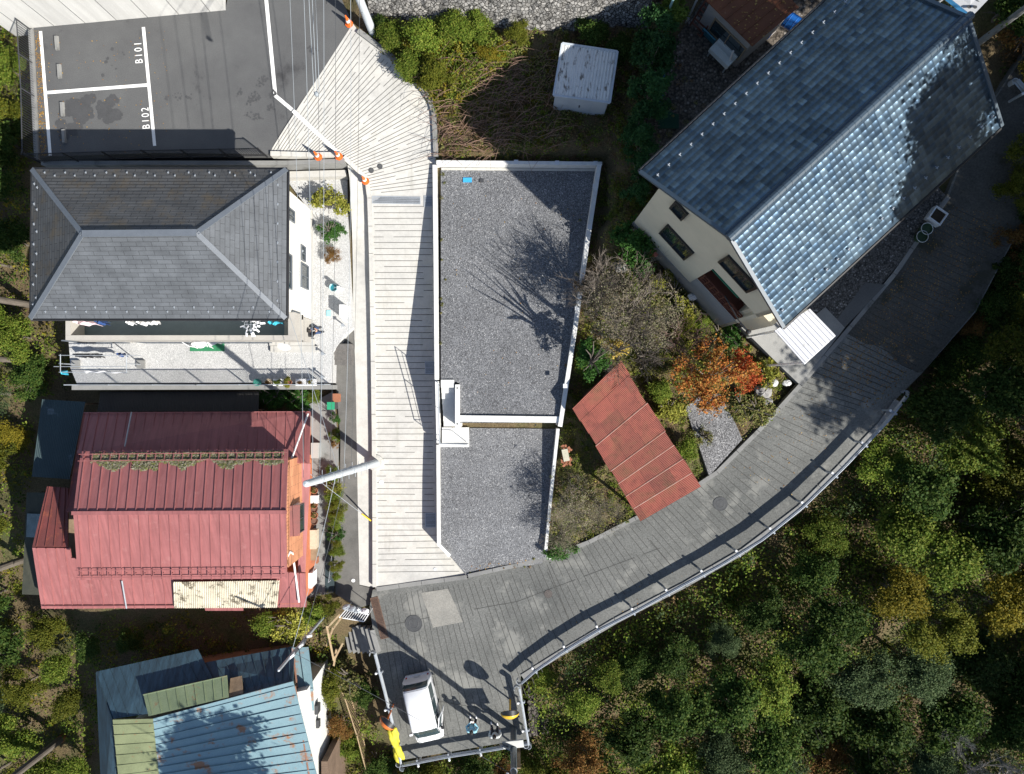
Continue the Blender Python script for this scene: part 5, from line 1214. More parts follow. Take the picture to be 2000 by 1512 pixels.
up2 = pole('pale utility pole at the top of the ramp beside the stone embankment', b2_, t2_, .19, .13, POLE, 10)
WIRE = paint('wire_black', (.06, .065, .07), .5); WIREG = paint('wire_grey', (.30, .33, .35), .5)
def wire(label, a, b, sag, r=.014, m=WIRE, n=18, group='overhead wires between the utility poles'):
    mb = MB(); mb.tube([a+(b-a)*k/n-Vector((0, 0, sag*4*(k/n)*(1-k/n))) for k in range(n+1)], r, 4); return props(mb.build('overhead_wire', m), label, 'wire', group)
wl = ['overhead wire farthest left between the two tall poles', 'second overhead wire from the left between the two tall poles', 'third overhead wire from the left between the two tall poles', 'fourth overhead wire from the left between the two tall poles', 'fifth overhead wire from the left between the two tall poles', 'sixth overhead wire from the left between the two tall poles', 'overhead wire farthest right between the two tall poles']
for k, (f_, dx, dx2) in enumerate(((.93, -.35, -.9), (.9, -.12, -.5), (.86, .0, -.2), (.8, -.2, .0), (.74, .0, .25), (.55, .0, .35), (.5, .15, .6))):
    a = pb_+(ptop-pb_)*f_+Vector((dx, .15, 0)); b = b2_+(t2_-b2_)*(f_*.97)+Vector((dx2, -.1, .2))
    wire(wl[k], a, b, .35+.1*(k % 3), .008+.002*(k % 2), WIREG if k in (0, 1, 3, 5) else WIRE)
mb = MB(); c1, c2 = Vector((-7.3, 11.0, 11.2)), Vector((-7.2, 26, 15.2))
for k in range(3): mb.tube([c1+Vector((.1*k-.1, 0, 0)), c2+Vector((.22*k, 0, .1*k))], .013, 4)
mb.lathe(c1+Vector((0, -.05, -.05)), [(.05, -.1), (.09, 0), (.09, .1), (.04, .16)], 10)
props(mb.build('insulated_cable', WIREG), 'bundle of grey cables with a white insulator hanging over the parking lot', 'cable')
# bottom right pole with board
b3 = S(1003,1424,ROAD); t3 = b3+Vector((.0, -.05, 9.5)); up3 = pole('dark steel utility pole at the bottom edge of the plaza with sign boards', b3, t3, .17, .13, paint('dark_steel', (.10, .12, .135), .5), 0)
for z in (4.2, 6.5): MB().lathe(b3+Vector((0, 0, z)), [(.16, -.05), (.18, 0), (.16, .05)], 12).build('clamp_band', STEEL, up3)
MB().box((b3.x-.02, b3.y+.28, b3.z+2.2), (1.05, .05, .75), R(6), 0, R(-52)).build('notice_board', mat('pale_board', (.42, .43, .42), (.36, .37, .36), 2, .1), up3)
MB().box((b3.x-.45, b3.y+.2, b3.z+2.3), (.5, .06, .7), R(-30), 0, R(-20)).build('notice_board', mat('grey_board', (.25, .26, .27), (.2, .21, .22), 2, .1), up3)
MB().box((b3.x+.25, b3.y-.25, b3.z+2.2), (.18, .05, 2.2), R(0), 0, R(5)).build('plank', WOOD, up3)
for k, (z, x) in enumerate(((4.3, -.3), (4.5, -.5), (4.7, -.25))): MB().lathe(b3+Vector((x, -.1, z)), [(.02, -.12), (.07, -.06), (.07, .02), (.03, .08)], 8).build('insulator', WHT, up3)
# bottom left steel pole with cables
b4 = G(648,1186,.0); b4.z = .1; t4 = P(584,1262,4.2); t4 = b4+(t4-b4)*1.55
up4 = pole('grey steel pole carrying a tangle of cables above the blue roof', b4, t4, .085, .07, STEEL, 0, n=10)
mid = b4+(t4-b4)*.55
for k in range(5):
    p = b4+(t4-b4)*(.5+.08*k); MB().box((p.x+.12, p.y+.05, p.z), (.28, .1, .12), rnd.uniform(0, 1.5)).build('cable_box', DGREY if k % 2 else WHT, up4)
wire('thin cable from the blue roof pole across the white van to the dark pole', b4+(t4-b4)*.75, b3+Vector((0, 0, 4.6)), .25, .011, WIRE, group='thin cables above the plaza')
wire('thin cable running up from the blue roof pole to the tall leaning pole', b4+(t4-b4)*.8, pb_+(ptop-pb_)*.66, .3, .012, WIREG, group='thin cables above the plaza')
wire('second thin cable beside it between the blue roof pole and the tall pole', b4+(t4-b4)*.7+Vector((.2, 0, 0)), pb_+(ptop-pb_)*.55+Vector((.1, 0, 0)), .35, .012, WIRE, group='thin cables above the plaza')
wire('cable from the gravel yard corner to the tall leaning pole', Vector((-9.9, 4.2, 7.4)), pb_+(ptop-pb_)*.62, .2, .011, WIREG, group='thin cables above the plaza')
gy = gr(722,1018); a = S(682,988,RAMP,-.1); gw = thing('guy_wire', 'thin stay wire with a yellow guard running from the path kerb', 'stay wire', S(724,1017,RAMP))
q0 = S(724,1017,RAMP); q1_ = P(650,960,4.6); MB().tube([q0, q0+(q1_-q0)*1.5], .012, 5).build('wire', STEEL, gw); MB().tube([q0+(q1_-q0)*.0, q0+(q1_-q0)*.26], .04, 8).build('guard', YELLOW, gw)
# trunks and posts at the edges
for lab, px, py, h, r, m, rt in (('pale weathered post at the left edge below the slate roof', 62, 596, 7, .16, BARK, .14), ('brown trunk at the left edge level with the drying rack', 46, 704, 6, .14, BARK, .12), ('dark trunk at the left edge beside the red house', 48, 1092, 7, .18, BARK, .15)):
    g = G(px, py); t = thing('dead_trunk', lab, 'tree trunk', g); MB().tube([g-Vector((0, 0, .3)), g+Vector((.02, 0, h*.5)), g+Vector((0, .05, h))], [r*1.1, r, rt], 10).build('trunk', m, t)
g = G(124,1440); t = thing('utility_pole', 'old grey wooden pole with a rusty foot in the bushes at the bottom left', 'utility pole', g)
MB().tube([g, g+Vector((0, 0, 9))], [.2, .15], 12).build('shaft', BARK, t); MB().lathe(g-Vector((0, 0, .2)), [(.23, 0), (.225, .5), (.2, .52)], 12).build('rusty_foot', mat('rust_orange', (.33, .14, .05), (.22, .09, .04), 6, .3), t)
g = G(1906,88); g.z = 5.8; pole('grey utility pole rising behind the far end of the tiled roof', g, g+Vector((.1, .1, 9)), .14, .12, CONCG, 0, n=10)
g = P(1292,54,5.4); t = thing('banner_pole', 'thin pale turquoise pole at the top edge among the conifers', 'pole', g); MB().tube([g, g+Vector((0, 0, 6.5))], .055, 8).build('shaft', paint('turquoise_paint', (.38, .62, .62), .4), t)
g = P(1340,44,5.7); t = thing('signpost', 'thin galvanised post beside the red ladder at the top edge', 'pole', g); MB().tube([g, g+Vector((0, 0, 4.5))], .05, 8).build('shaft', STEEL, t); MB().box((g.x, g.y, g.z+.3), (.12, .12, .1)).build('collar', STEEL, t)
# notice board top right: white sheet with blue edge, figures and lines of writing too small to read
sbz = 9.2; s_ = [P(1842,-3,sbz), P(1893,38,sbz+.1), P(1960,-32,sbz+1.0), P(1900,-70,sbz+1.0)]
nb_ = thing('notice_board', 'white notice board with a blue edge at the top right above the tiled roof', 'notice board', Vector((s_[1].x, s_[1].y, 5.8)))
mb = MB(); slab(mb, s_[0], s_[1], s_[2], s_[3], .06); mb.build('panel', mat('board_white', (.55, .56, .58), (.5, .51, .53), 2, .04), nb_)
nn = (s_[1]-s_[0]).cross(s_[3]-s_[0]).normalized(); nn = nn if nn.z > 0 else -nn
mb = MB(); mb.face([s_[0]+nn*.006, s_[1]+nn*.006, s_[1]+(s_[2]-s_[1])*.1+nn*.006, s_[0]+(s_[3]-s_[0])*.1+nn*.006]); mb.build('blue_edge', paint('blue_edge_paint', (.04, .2, .4), .5), nb_)
mb = MB()
for k in range(7):
    v = .42+.07*k; a = s_[0]+(s_[3]-s_[0])*v; b = s_[1]+(s_[2]-s_[1])*v; mb.bar(a+(b-a)*.25+nn*.008, a+(b-a)*.85+nn*.008, .02, .004, up=nn)
for u, v in ((.2, .2), (.35, .27), (.75, .22), (.88, .3)):
    a = s_[0]+(s_[1]-s_[0])*u+(s_[3]-s_[0])*v; mb.blob(a+nn*.01, (.09, .07, .008), 8, 4, 0, 3)
mb.build('printed_lines', DGREY, nb_)
for p in (s_[0], s_[1]): MB().tube([Vector((p.x, p.y, 5.2)), p], .05, 8).build('post', WHT, nb_)
# ---- fences
def fence(label, pts, surf, h, m, pitch, zoff=0.0, post=2.0, bar=.018, rails=(.08, .95), name='fence'):
    w = [surf(*p) if callable(surf) and not hasattr(surf, 'z') and not isinstance(surf, (Surf, Flat)) else S(p[0], p[1], surf, zoff) for p in pts]
    t = thing(name, label, 'fence', w[0]); mb = MB(); up = Vector((0, 0, 1))
    for a, b in zip(w, w[1:]):
        L = (b-a).length; n = max(1, int(L/pitch)); e = (b-a)/n
        for k in range(n+1): q = a+e*k; mb.bar(q+up*h*rails[0], q+up*h*.97, bar, bar, up=(b-a))
        for r_ in rails: mb.bar(a+up*h*r_, b+up*h*r_, bar*1.8, bar*2)
    mb.build('panel', m, t)
    for a, b in zip(w, w[1:]):
        n = max(1, int(round((b-a).length/post)))
        for k in range(n+1): q = a+(b-a)*k/n; MB().bar(q-up*.15, q+up*h, .05, .05, up=(b-a)).build('post', m, t)
    return t
fence('black railing along the bottom edge of the parking lot', [(74,316),(300,309),(520,305)], PZ, 1.15, BLK, .11, -.05)
fence('dark railing at the left edge of the parking lot among the shrubs', [(62,60),(70,190),(73,312)], PZ, 1.1, DGREY, .11, 0)
fence('grey railing along the lower edge of the pale gravel yard', [(150,752),(400,752),(644,751)], Flat(2.63), 1.0, STEEL, .1, 0)
fence('thin rail fence between the planting strip and the asphalt lane', [(660,940),(657,1000),(654,1080),(648,1130)], RAMP, .7, STEEL, .09, -.15, 1.5, .012)
def rfence(px, py): p = G(px, py); return p
RY = mat('rusty_cream_paint', (.42, .33, .2), (.3, .2, .12), 5, .2)
fence('rusty cream railing running down the slope beside the stone steps', [(651,1292),(680,1345),(704,1420),(728,1512),(740,1560)], rfence, 1.0, RY, .13, 0, 1.6, .025)
mb = MB(); a_, b_, c_, d_ = P(640,1235,.3), P(652,1290,.3), P(672,1255,.5), P(640,1230,1.2)
for a, b in ((P(651,1225,1.4), P(638,1262,.2)), (P(638,1222,1.4), P(652,1290,.2)), (P(652,1290,.2), P(670,1256,.3)), (P(645,1236,.9), P(668,1205,1.4)), (P(652,1300,-.4), P(657,1268,.4)), (P(641,1225,1.45), P(664,1200,1.45))): mb.bar(a, b, .09, .06)
props(mb.build('handrail_frame', RY), 'rusty cream pipe handrail frame at the head of the stone steps', 'handrail')
# stone steps going down to the blue house
sst = thing('stone_steps', 'flight of dark stone steps beside the white slatted rack at the plaza corner', 'steps', G(700,1250,.2))
for k in range(7):
    a = P(676+8*k, 1210+3*k, .02-.22*(6-k)); xx = [(668+9*k, 1214+3*k), (677+9*k, 1212+3*k), (690+9*k, 1272), (681+9*k, 1277)]; z = -.02-.2*(6-k)
    MB().prism([tuple(P(x, y, z)[:2]) for x, y in xx], -2.6, z).build('step', CONCG, sst)
# ---- white slatted rack with silver bags
rk = thing('slatted_rack', 'white slatted rack leaning at the plaza corner under silver bags', 'rack', P(692,1200,.1))
a, b, c, d = P(663,1206,.75), P(711,1214,.75), P(720,1200,1.05), P(676,1191,1.05)
mb = MB()
for p, q in ((a, b), (b, c), (c, d), (d, a)): mb.bar(p, q, .045, .045)
for k in range(1, 10): mb.bar(a+(b-a)*k/10, d+(c-d)*k/10, .03, .03)
mb.build('frame', WHT, rk); mb = MB(); slab(mb, a-Vector((0, 0, .05)), b-Vector((0, 0, .05)), c-Vector((0, 0, .05)), d-Vector((0, 0, .05)), .02); mb.build('tray', BLK, rk)
for p in (a, b, c, d): MB().tube([p, Vector((p.x, p.y, -.1))], .02, 6).build('leg', WHT, rk)
SILV = mat('silver_film', (.55, .58, .6), (.3, .33, .36), 9, .3, 50, .3, .6, .3)
for k, (x, y, s, lab) in enumerate(((677,1186,.22,'silver bag at the left end of the white rack'), (688,1189,.24,'silver bag in the middle of the white rack'), (698,1192,.22,'silver bag right of the middle of the white rack'), (713,1194,.2,'white bundle at the right end of the rack'))):
    props(MB().blob(P(x, y, 1.0), (s, s*.7, s*.7), 12, 8, 0, k, .22).build('bag', WHT if k == 3 else SILV), lab, 'bag', 'bags on the slatted rack')
# ---- yard things
def drying():
    t = thing('drying_rack', 'steel clothes drying stand in the pale gravel yard', 'clothes rack', S(140,706,YZ))
    for (x0, x1, y, z) in ((115, 275, 694, 4.3), (105, 245, 716, 4.1), (115, 250, 727, 4.2)): MB().tube([P(x0, y, z), P(x1, y, z)], .016, 6).build('pole', STEEL, t)
    for x, x2 in ((150, 118), (277, 247)):
        g_ = S(x, 712, YZ); MB().tube([g_, g_+Vector((0, 0, 1.4)), P(x2, 708, 4.2)], .025, 8).build('post', STEEL, t)
        MB().tube([P(x2, 692, 4.3), P(x2, 708, 4.2), P(x2, 728, 4.2)], .02, 8).build('arm', STEEL, t)
        MB().box((g_.x, g_.y, g_.z+.08), (.36, .4, .16)).build('base', CONCG, t)
drying()
def cloth(label, c, w, h, m, rz=0, name='laundry', fold=6, cat='laundry'):
    mb = MB(); c = Vector(c); ux_ = Vector((math.cos(rz), math.sin(rz), 0)); uy_ = Vector((-math.sin(rz), math.cos(rz), 0))
    def f(u, v):
        a = .05*math.sin(u*fold*2+v)+.03*math.sin(u*17); s = 1 if v > .5 else -1
        return c+ux_*((u-.5)*w)+uy_*(a+.05*(2*v-1))+Vector((0, 0, -abs(2*v-1)*h+.02))
    mb.grid(f, 24, 8); return props(mb.build(name, m), label, cat, 'washing hung out at the slate-roofed house')
DENIM = paint('dark_cloth', (.02, .024, .035), .9); PINK = mat('pink_cloth', (.75, .42, .55), (.85, .8, .8), 9, .1); WCL = paint('white_cloth', (.8, .8, .82), .9); BLUECL = paint('blue_cloth', (.02, .06, .2), .9); CYAN = paint('cyan_cloth', (.05, .45, .62), .8)
cloth('dark trousers at the left end of the clothes rack', P(152,694,4.28), .5, .8, DENIM); cloth('dark shirt second from the left on the clothes rack', P(167,694,4.28), .42, .75, paint('black_cloth', (.012, .012, .015), .9)); cloth('grey top third on the clothes rack', P(183,694,4.28), .4, .7, DGREY); cloth('navy cloth bunched at the right of the clothes rack', P(236,693,4.28), .45, .35, BLUECL)
cloth('long white sheet over the lowest pole of the clothes rack', P(205,727,4.18), 2.0, .25, WCL, 0, fold=2)
cloth('turquoise hanger cloth at the outer end of the clothes rack', P(120,728,4.2), .1, .5, CYAN)
cloth('pink patterned bedding on the balcony pole at the left', P(163,630,6.9), .95, .7, PINK, 0); cloth('dark blue cloth on the balcony next to the pink bedding', P(193,629,6.9), .4, .6, BLUECL, 0); cloth('white shirts bunched together on the balcony pole', P(285,630,6.9), .85, .5, WCL, .05, fold=11); cloth('white towel on the balcony left of the shirts', P(252,630,6.8), .3, .4, WCL, .2)
cloth('bright turquoise bag on the balcony floor at the right', P(537,630,5.9), .65, .35, CYAN, .05)
oc = P(490,634,6.9); t = thing('peg_hanger', 'round peg hanger full of small white washing at the balcony', 'laundry hanger', oc, 0, 'washing hung out at the slate-roofed house')
mb = MB(); mb.tube([oc+Vector((.28*math.cos(a), .28*math.sin(a), 0)) for a in [k*.3927 for k in range(17)]], .012, 5)
for k in range(4): a = k*1.5708; mb.tube([oc, oc+Vector((.28*math.cos(a), .28*math.sin(a), 0))], .01, 5)
mb.build('ring', STEEL, t)
for k in range(26):
    a = k*2.4; r = .08+.34*((k*37 % 26)/26); p = oc+Vector((math.cos(a)*r, math.sin(a)*r, -.03)); d = Vector((math.cos(a), math.sin(a), -.5-.6*rnd.random())).normalized(); L = rnd.uniform(.14, .3)
    s = Vector((-math.sin(a), math.cos(a), 0))*rnd.uniform(.03, .06); MB().face([p+s, p-s, p-s*.8+d*L, p+s*.8+d*L]).face([p-s+Vector((0, 0, .004)), p+s+Vector((0, 0, .004)), p+s*.8+d*L+Vector((0, 0, .004)), p-s*.8+d*L+Vector((0, 0, .004))]).build('washing', WCL, t)
for y_ in (0,):
    for x in (205, 322): pass
g_ = S(405,677,YZ,.006); props(MB().box((g_.x, g_.y, g_.z+.01), (1.7, .46, .02)).build('mat', paint('green_mat', (.03, .2, .09), .8)), 'green artificial turf mat under the white garden chairs', 'mat')
def chair(label, px, py, rz):
    g_ = S(px, py, YZ, .03); t = thing('garden_chair', label, 'chair', g_, rz, 'white garden furniture on the green mat')
    MB().box((0, 0, .42), (.44, .42, .03)).build('seat', WHT, t, local=True)
    mb = MB()
    for k in range(5): mb.box((-.17+.085*k, .2, .64), (.05, .03, .42))
    mb.box((0, .2, .86), (.42, .04, .05)); mb.build('backrest', WHT, t, local=True)
    for sx_ in (-1, 1):
        for sy_ in (-1, 1): MB().tube([(sx_*.19, sy_*.18, .41), (sx_*.23, sy_*.23, 0)], .02, 6).build('leg', WHT, t, local=True)
        MB().box((sx_*.22, 0, .63), (.05, .4, .03)).build('armrest', WHT, t, local=True)
chair('white garden chair at the left end of the green mat', 383, 668, 2.6); chair('white garden chair at the right end of the green mat', 420, 668, .5)
g_ = S(403,668,YZ,.03); t = thing('garden_table', 'round white garden table between the two white chairs', 'table', g_, 0, 'white garden furniture on the green mat')
MB().lathe((0, 0, .66), [(.33, 0), (.35, .02), (.33, .04)], 20).build('tabletop', WHT, t, local=True)
for k in range(3): MB().tube([(0, 0, .66), (.28*math.cos(k*2.09), .28*math.sin(k*2.09), 0)], .02, 6).build('leg', WHT, t, local=True)
# tap stand with bucket
tp = S(668,566,YZ); t = thing('water_tap', 'garden tap pillar with a hose beside the blue bucket', 'tap', tp); MB().box((tp.x, tp.y, tp.z+.4), (.12, .12, .85)).build('pillar', WHT, t); MB().tube([tp+Vector((-.05, 0, .75)), tp+Vector((-.2, 0, .75)), tp+Vector((-.22, 0, .68))], .018, 6).build('spout', STEEL, t)
bk_ = S(654,563,YZ); t = thing('bucket', 'round pale blue bucket under the garden tap', 'bucket', bk_); MB().lathe(bk_, [(.14, 0), (.19, .3), (.2, .31), (.18, .3), (.13, .03), (0, .03)], 20).build('body', paint('pale_blue_plastic', (.35, .58, .62), .4), t); MB().lathe(bk_, [(.0, .2), (.17, .21)], 18).build('water', paint('blue_water', (.03, .18, .22), .1), t)
for lab, x, y in (('short bollard light at the top of the pale gravel yard edge', 674, 637), ('short bollard light in the middle of the pale gravel yard edge', 635, 692), ('short bollard light at the bottom corner of the pale gravel yard', 634, 737)):
    g_ = S(x, y, YZ); mb = MB(); mb.tube([g_, g_+Vector((0, 0, .5))], .035, 8); mb.box((g_.x, g_.y, g_.z+.52), (.14, .14, .04)); props(mb.build('bollard_light', STEEL), lab, 'bollard light', 'bollard lights at the yard edge')
q_ = S(674,610,YZ); props(MB().box((q_.x, q_.y, q_.z+.35), (.25, .6, .7)).build('letterbox', WHT), 'white post box at the edge of the pale gravel yard', 'letterbox')
# steps of stone bricks between yard and lane
t = thing('brick_steps', 'worn stone brick steps between the gravel yard and the lane', 'steps', S(668,690,RAMP))
for k in range(4):
    q_ = S(672, 678+10*k, RAMP); z = 2.5-.13*k; MB().box((q_.x, q_.y, z-.5), (.9, .27, 1.0)).build('step', mat('old_brick', (.16, .15, .14), (.1, .095, .09), 5, .3), t)
# pots
POTM = [TERRA, DGREY, WHT, mat('brown_pot', (.17, .1, .07), (.12, .07, .05), 3)]
SOILP = mat('pot_soil', (.05, .035, .022), (.035, .025, .015), 8, .4)
# stone boundary, crates along the red house
def box_thing(name, label, cat, px, py, z, d, m, rz=0, group=None, lid=None):
    p = P(px, py, z); t = thing(name, label, cat, p, rz, group); MB().box((0, 0, d[2]/2), d).build('body', m, t, local=True)
    MB().box((0, 0, d[2]+.012), (d[0]+.03, d[1]+.03, .024)).build('lid', lid or m, t, local=True); return t
box_thing('storage_bench', 'pale wooden storage box by the end wall of the red house', 'box', 616, 1050, .75, (.36, .95, .5), mat('pale_wood', (.55, .48, .36), (.45, .38, .28), 3), 0)
box_thing('storage_bench', 'brown slatted bench below the pale box by the red house', 'bench', 615, 1077, .7, (.36, .7, .4), WOOD)
box_thing('appliance_box', 'white metal cabinet standing at the lower corner of the red house', 'cabinet', 612, 1125, .6, (.36, .75, .9), WHT)
box_thing('appliance_box', 'grey outdoor air conditioner unit beside the upper end of the red house', 'air conditioner', 621, 878, .95, (.35, .75, .6), paint('grey_metal', (.4, .4, .38), .5))
mb = MB()
for k, (y0, y1, z0) in enumerate(((1040,1098,.62),(1100,1155,.35))):
    a = P(632,y0,z0); b = P(654,y1,z0-.1); mb.prism([(a.x, a.y), (b.x, a.y), (b.x, b.y), (a.x, b.y)], z0-.6, z0+.05)
MATB = mat('dark_blue_rubber', (.03, .048, .055), (.02, .034, .04), 1.5, .15, 20, .7)
for k, (y0, y1, lab) in enumerate(((1039,1098,'long dark rubber mat along the red house passage'), (1099,1156,'dark rubber mat at the lower end of the passage by the lane'))):
    sf = Surf([(590,800,1.25),(655,770,1.35),(600,900,.9),(660,900,.95),(600,1100,.4),(650,1150,.1),(590,1165,.2)])
    m_ = MB(); q = [S(635,y0,sf,.02), S(653,y0,sf,.02), S(653,y1,sf,.02), S(635,y1,sf,.02)]; slab(m_, q[3], q[2], q[1], q[0], .02); props(m_.build('mat', MATB), lab, 'mat')
box_thing('crate', 'stack of brown crates in the strip at the corner of the lane', 'crate', 660, 777, 1.6, (.3, .4, .4), TERRA)
box_thing('bin', 'green-lidded bin in the corner above the red house passage', 'bin', 654, 792, 1.3, (.35, .35, .8), DGREY, 0, None, paint('green_lid', (.03, .3, .15), .4))
# two hooped tubs and a planter box by the upper road
for lab, x, y in (('green tub with a pale rim by the upper road, lower one', 1793, 465), ('green tub with a pale rim by the upper road, upper one', 1802, 450)):
    p = S(x, y, HIGH); t = thing('tub', lab, 'tub', p, 0, 'tubs beside the upper road'); MB().lathe((0, 0, 0), [(.2, 0), (.27, .35), (.25, .35), (.22, .25), (0, .24)], 20).build('bowl', paint('tub_green', (.03, .07, .03), .6), t, local=True); MB().tube([(.265*math.cos(k*.3927), .265*math.sin(k*.3927), .36) for k in range(17)], .013, 6).build('rim', PLATE, t, local=True)
p = S(1823,425,HIGH); t = thing('planter_box', 'square pale-rimmed planter box beside the upper road', 'planter', p, R(-35))
mb = MB()
for s in (-1, 1): mb.box((s*.3, 0, .2), (.06, .66, .4)); mb.box((0, s*.3, .2), (.54, .06, .4))
mb.build('box', PLATE, t, local=True); MB().box((0, 0, .16), (.54, .54, .3)).build('soil', SOILP, t, local=True)
# stones
STN = mat('garden_stone', (.3, .29, .28), (.2, .195, .19), 2, .25, 20, .9)
STNW = mat('white_stone', (.6, .6, .58), (.45, .45, .43), 2, .15, 20, .9)
for k, (x, y, s, m, lab, sf) in enumerate(((1488,766,.42,STN,'large grey boulder in the garden below the canopy',GARDEN),(1510,748,.22,STNW,'white stone left of the concrete apron',GARDEN),(1536,748,.2,STNW,'white stone right beside the concrete apron',GARDEN),(1497,785,.25,STN,'grey stone below the large boulder',GARDEN),(1213,520,.4,STN,'pale grey stone under the shrub by the house corner',GARDEN),(1352,580,.22,STNW,'pale round stone below the recessed porch',GARDEN),(1405,618,.26,STNW,'white stone figure at the foot of the house plinth',GARDEN),(1072,1086,.2,STNW,'broken pale stone at the foot of the slanting wall',GARDEN))):
    p = S(x, y, sf); props(MB().blob(p+Vector((0, 0, s*.35)), (s, s*.8, s*.6), 14, 9, 0, k+20, .18).build('stone', m), lab, 'stone')
# broken brick pile
t = thing('brick_planter', 'broken old brick box full of rubble beside the slanting wall', 'brick box', S(1106,890,GARDEN)); 
mb = MB()
for k in range(26):
    p = S(1100+rnd.uniform(-6, 14), 870+rnd.uniform(0, 40), GARDEN); mb.box((p.x, p.y, p.z+rnd.uniform(.05, .25)), (.2, .1, .07), rnd.uniform(0, 3), 0, rnd.uniform(-.3, .3))
mb.build('bricks', TERRA, t); p = S(1104,888,GARDEN); MB().box((p.x, p.y, p.z+.2), (.3, .6, .25), .2).build('slab', mat('bleached_slab', (.5, .48, .38), (.4, .38, .3), 3), t)
p = S(1276,490,GARDEN); box_thing('flower_box', 'pinkish plastic flower box under the house corner window', 'planter', 1277, 491, 4.9, (.5, .3, .25), paint('salmon_plastic', (.5, .16, .12), .5), R(-48))
# ================================================================== van
PAINTW = paint('van_white', (.78, .79, .80), .25, .5); TYRE = paint('rubber', (.02, .02, .02), .85); LAMP = paint('lamp_glass', (.7, .7, .68), .15, .6); RED = paint('red_lens', (.4, .01, .01), .2); VG = glass('van_glass', (.03, .05, .055))
vb0, vb1 = gr(812,1308), gr(846,1443); vd = (vb1-vb0); vd.z = 0; vang = math.atan2(vd.y, vd.x)
vc = gr(831,1373); van = thing('van', 'small white van parked on the plaza with its side door ajar', 'van', vc, vang)
van.rotation_euler.y = 0
L2, Wd = 1.7, .735
def ring(x, w, zb, zt, wt, zbelt):
    """cross-section of half-width w at the sill/belt and wt at the roof"""
    pts = [(w*.96, zb), (w, zb+.12), (w, zbelt), (wt+(w-wt)*.25, zt-.28), (wt, zt-.10), (wt-.08, zt-.03), (wt*.6, zt), (0, zt+.01)]
    return [Vector((x, y, z)) for y, z in pts]+[Vector((x, -y, z)) for y, z in pts[::-1][1:]]
secs = [(-L2, Wd*.93, .32, 1.05, Wd*.80, .8), (-L2+.03, Wd, .28, 1.3, Wd*.84, .95), (-L2+.12, Wd, .26, 1.72, Wd*.86, 1.0), (-L2+.26, Wd, .25, 1.86, Wd*.87, 1.0), (-.6, Wd, .25, 1.89, Wd*.88, 1.0), (.4, Wd, .25, 1.88, Wd*.88, 1.0), (.62, Wd, .25, 1.83, Wd*.86, 1.0), (.97, Wd, .26, 1.45, Wd*.86, .98), (1.32, Wd*.99, .28, 1.04, Wd*.86, .9), (1.62, Wd*.93, .3, .9, Wd*.8, .75), (L2, Wd*.85, .34, .7, Wd*.74, .6)]
rings = [ring(*s) for s in secs]; mb = MB()
for a, b in zip(rings, rings[1:]):
    for i in range(len(a)-1): mb.face([a[i], b[i], b[i+1], a[i+1]], 0, smooth=True)
mb.face(rings[0]); mb.face(rings[-1][::-1])
for a, b in zip(rings, rings[1:]): mb.face([a[0], a[-1], b[-1], b[0]])
body = mb.build('body', PAINTW, van, local=True, weld=True)
def panel(name, m, pts, par=van, t=.012):
    q = [Vector(p) for p in pts]; n = (q[1]-q[0]).cross(q[-1]-q[0]).normalized(); c = sum(q, Vector())/len(q)
    if n.dot(c-Vector((0, 0, 1.0))) < 0: n = -n; q = q[::-1]
    mb = MB(); o_ = [p+n*t for p in q]; mb.face(o_)
    for i in range(len(q)): j = (i+1) % len(q); mb.face([q[i]-n*t, q[j]-n*t, o_[j], o_[i]])
    return mb.build(name, m, par, local=True)
def vsurf(x, q):
    k = max(i for i in range(len(secs)-1) if secs[i][0] <= x+1e-9); f = (x-secs[k][0])/(secs[k+1][0]-secs[k][0]); i = min(int(q), len(rings[0])-2); g = q-i
    return (rings[k][i]*(1-g)+rings[k][i+1]*g)*(1-f)+(rings[k+1][i]*(1-g)+rings[k+1][i+1]*g)*f
def patch(name, m, x0, x1, q0, q1, off=.012, slant=0.0, nx=8, nq=10, par=van):
    """a pane that follows the body surface, standing off it"""
    mb = MB()
    def f(u, v):
        x = x0+(x1-x0)*u+slant*v*(1 if slant else 0); q = q0+(q1-q0)*v; p = vsurf(x, q); e = .01
        n = (vsurf(min(x+e, L2-.001), q)-vsurf(max(x-e, -L2), q)).cross(vsurf(x, min(q+e*3, 14))-vsurf(x, max(q-e*3, 0))).normalized()
        if n.dot(p-Vector((p.x*.9, 0, 1.0))) < 0: n = -n
        return p+n*off
    mb.grid(f, nx, nq); return mb.build(name, m, par, local=True)
patch('windscreen', VG, .66, 1.27, 3.6, 10.4); patch('rear_window', VG, -1.652, -1.50, 3.55, 10.45)
for q0, q1, far in ((2.02, 3.3, False), (11.98, 10.7, True)):
    patch('side_window', VG, -1.42, -.72, q0, q1); patch('side_window', VG, -.66, .10, q0, q1)
    if far or True: patch('side_window', VG, .17, .72, q0, q1)
SEAM = paint('seam_dark', (.25, .25, .26), .6)
for q0, q1 in ((1.1, 3.4), (10.6, 12.9)):
    for x in (-.69, .135, .8): patch('door_seam', SEAM, x, x+.014, q0, q1, .004, nx=1)
    patch('drip_rail', SEAM, -1.5, .55, 4.0 if q0 < 5 else 10.0, 4.12 if q0 < 5 else 9.88, .006, nq=2)
patch('tailgate_seam', SEAM, -1.46, -1.445, 3.6, 10.4, .005, nx=1)
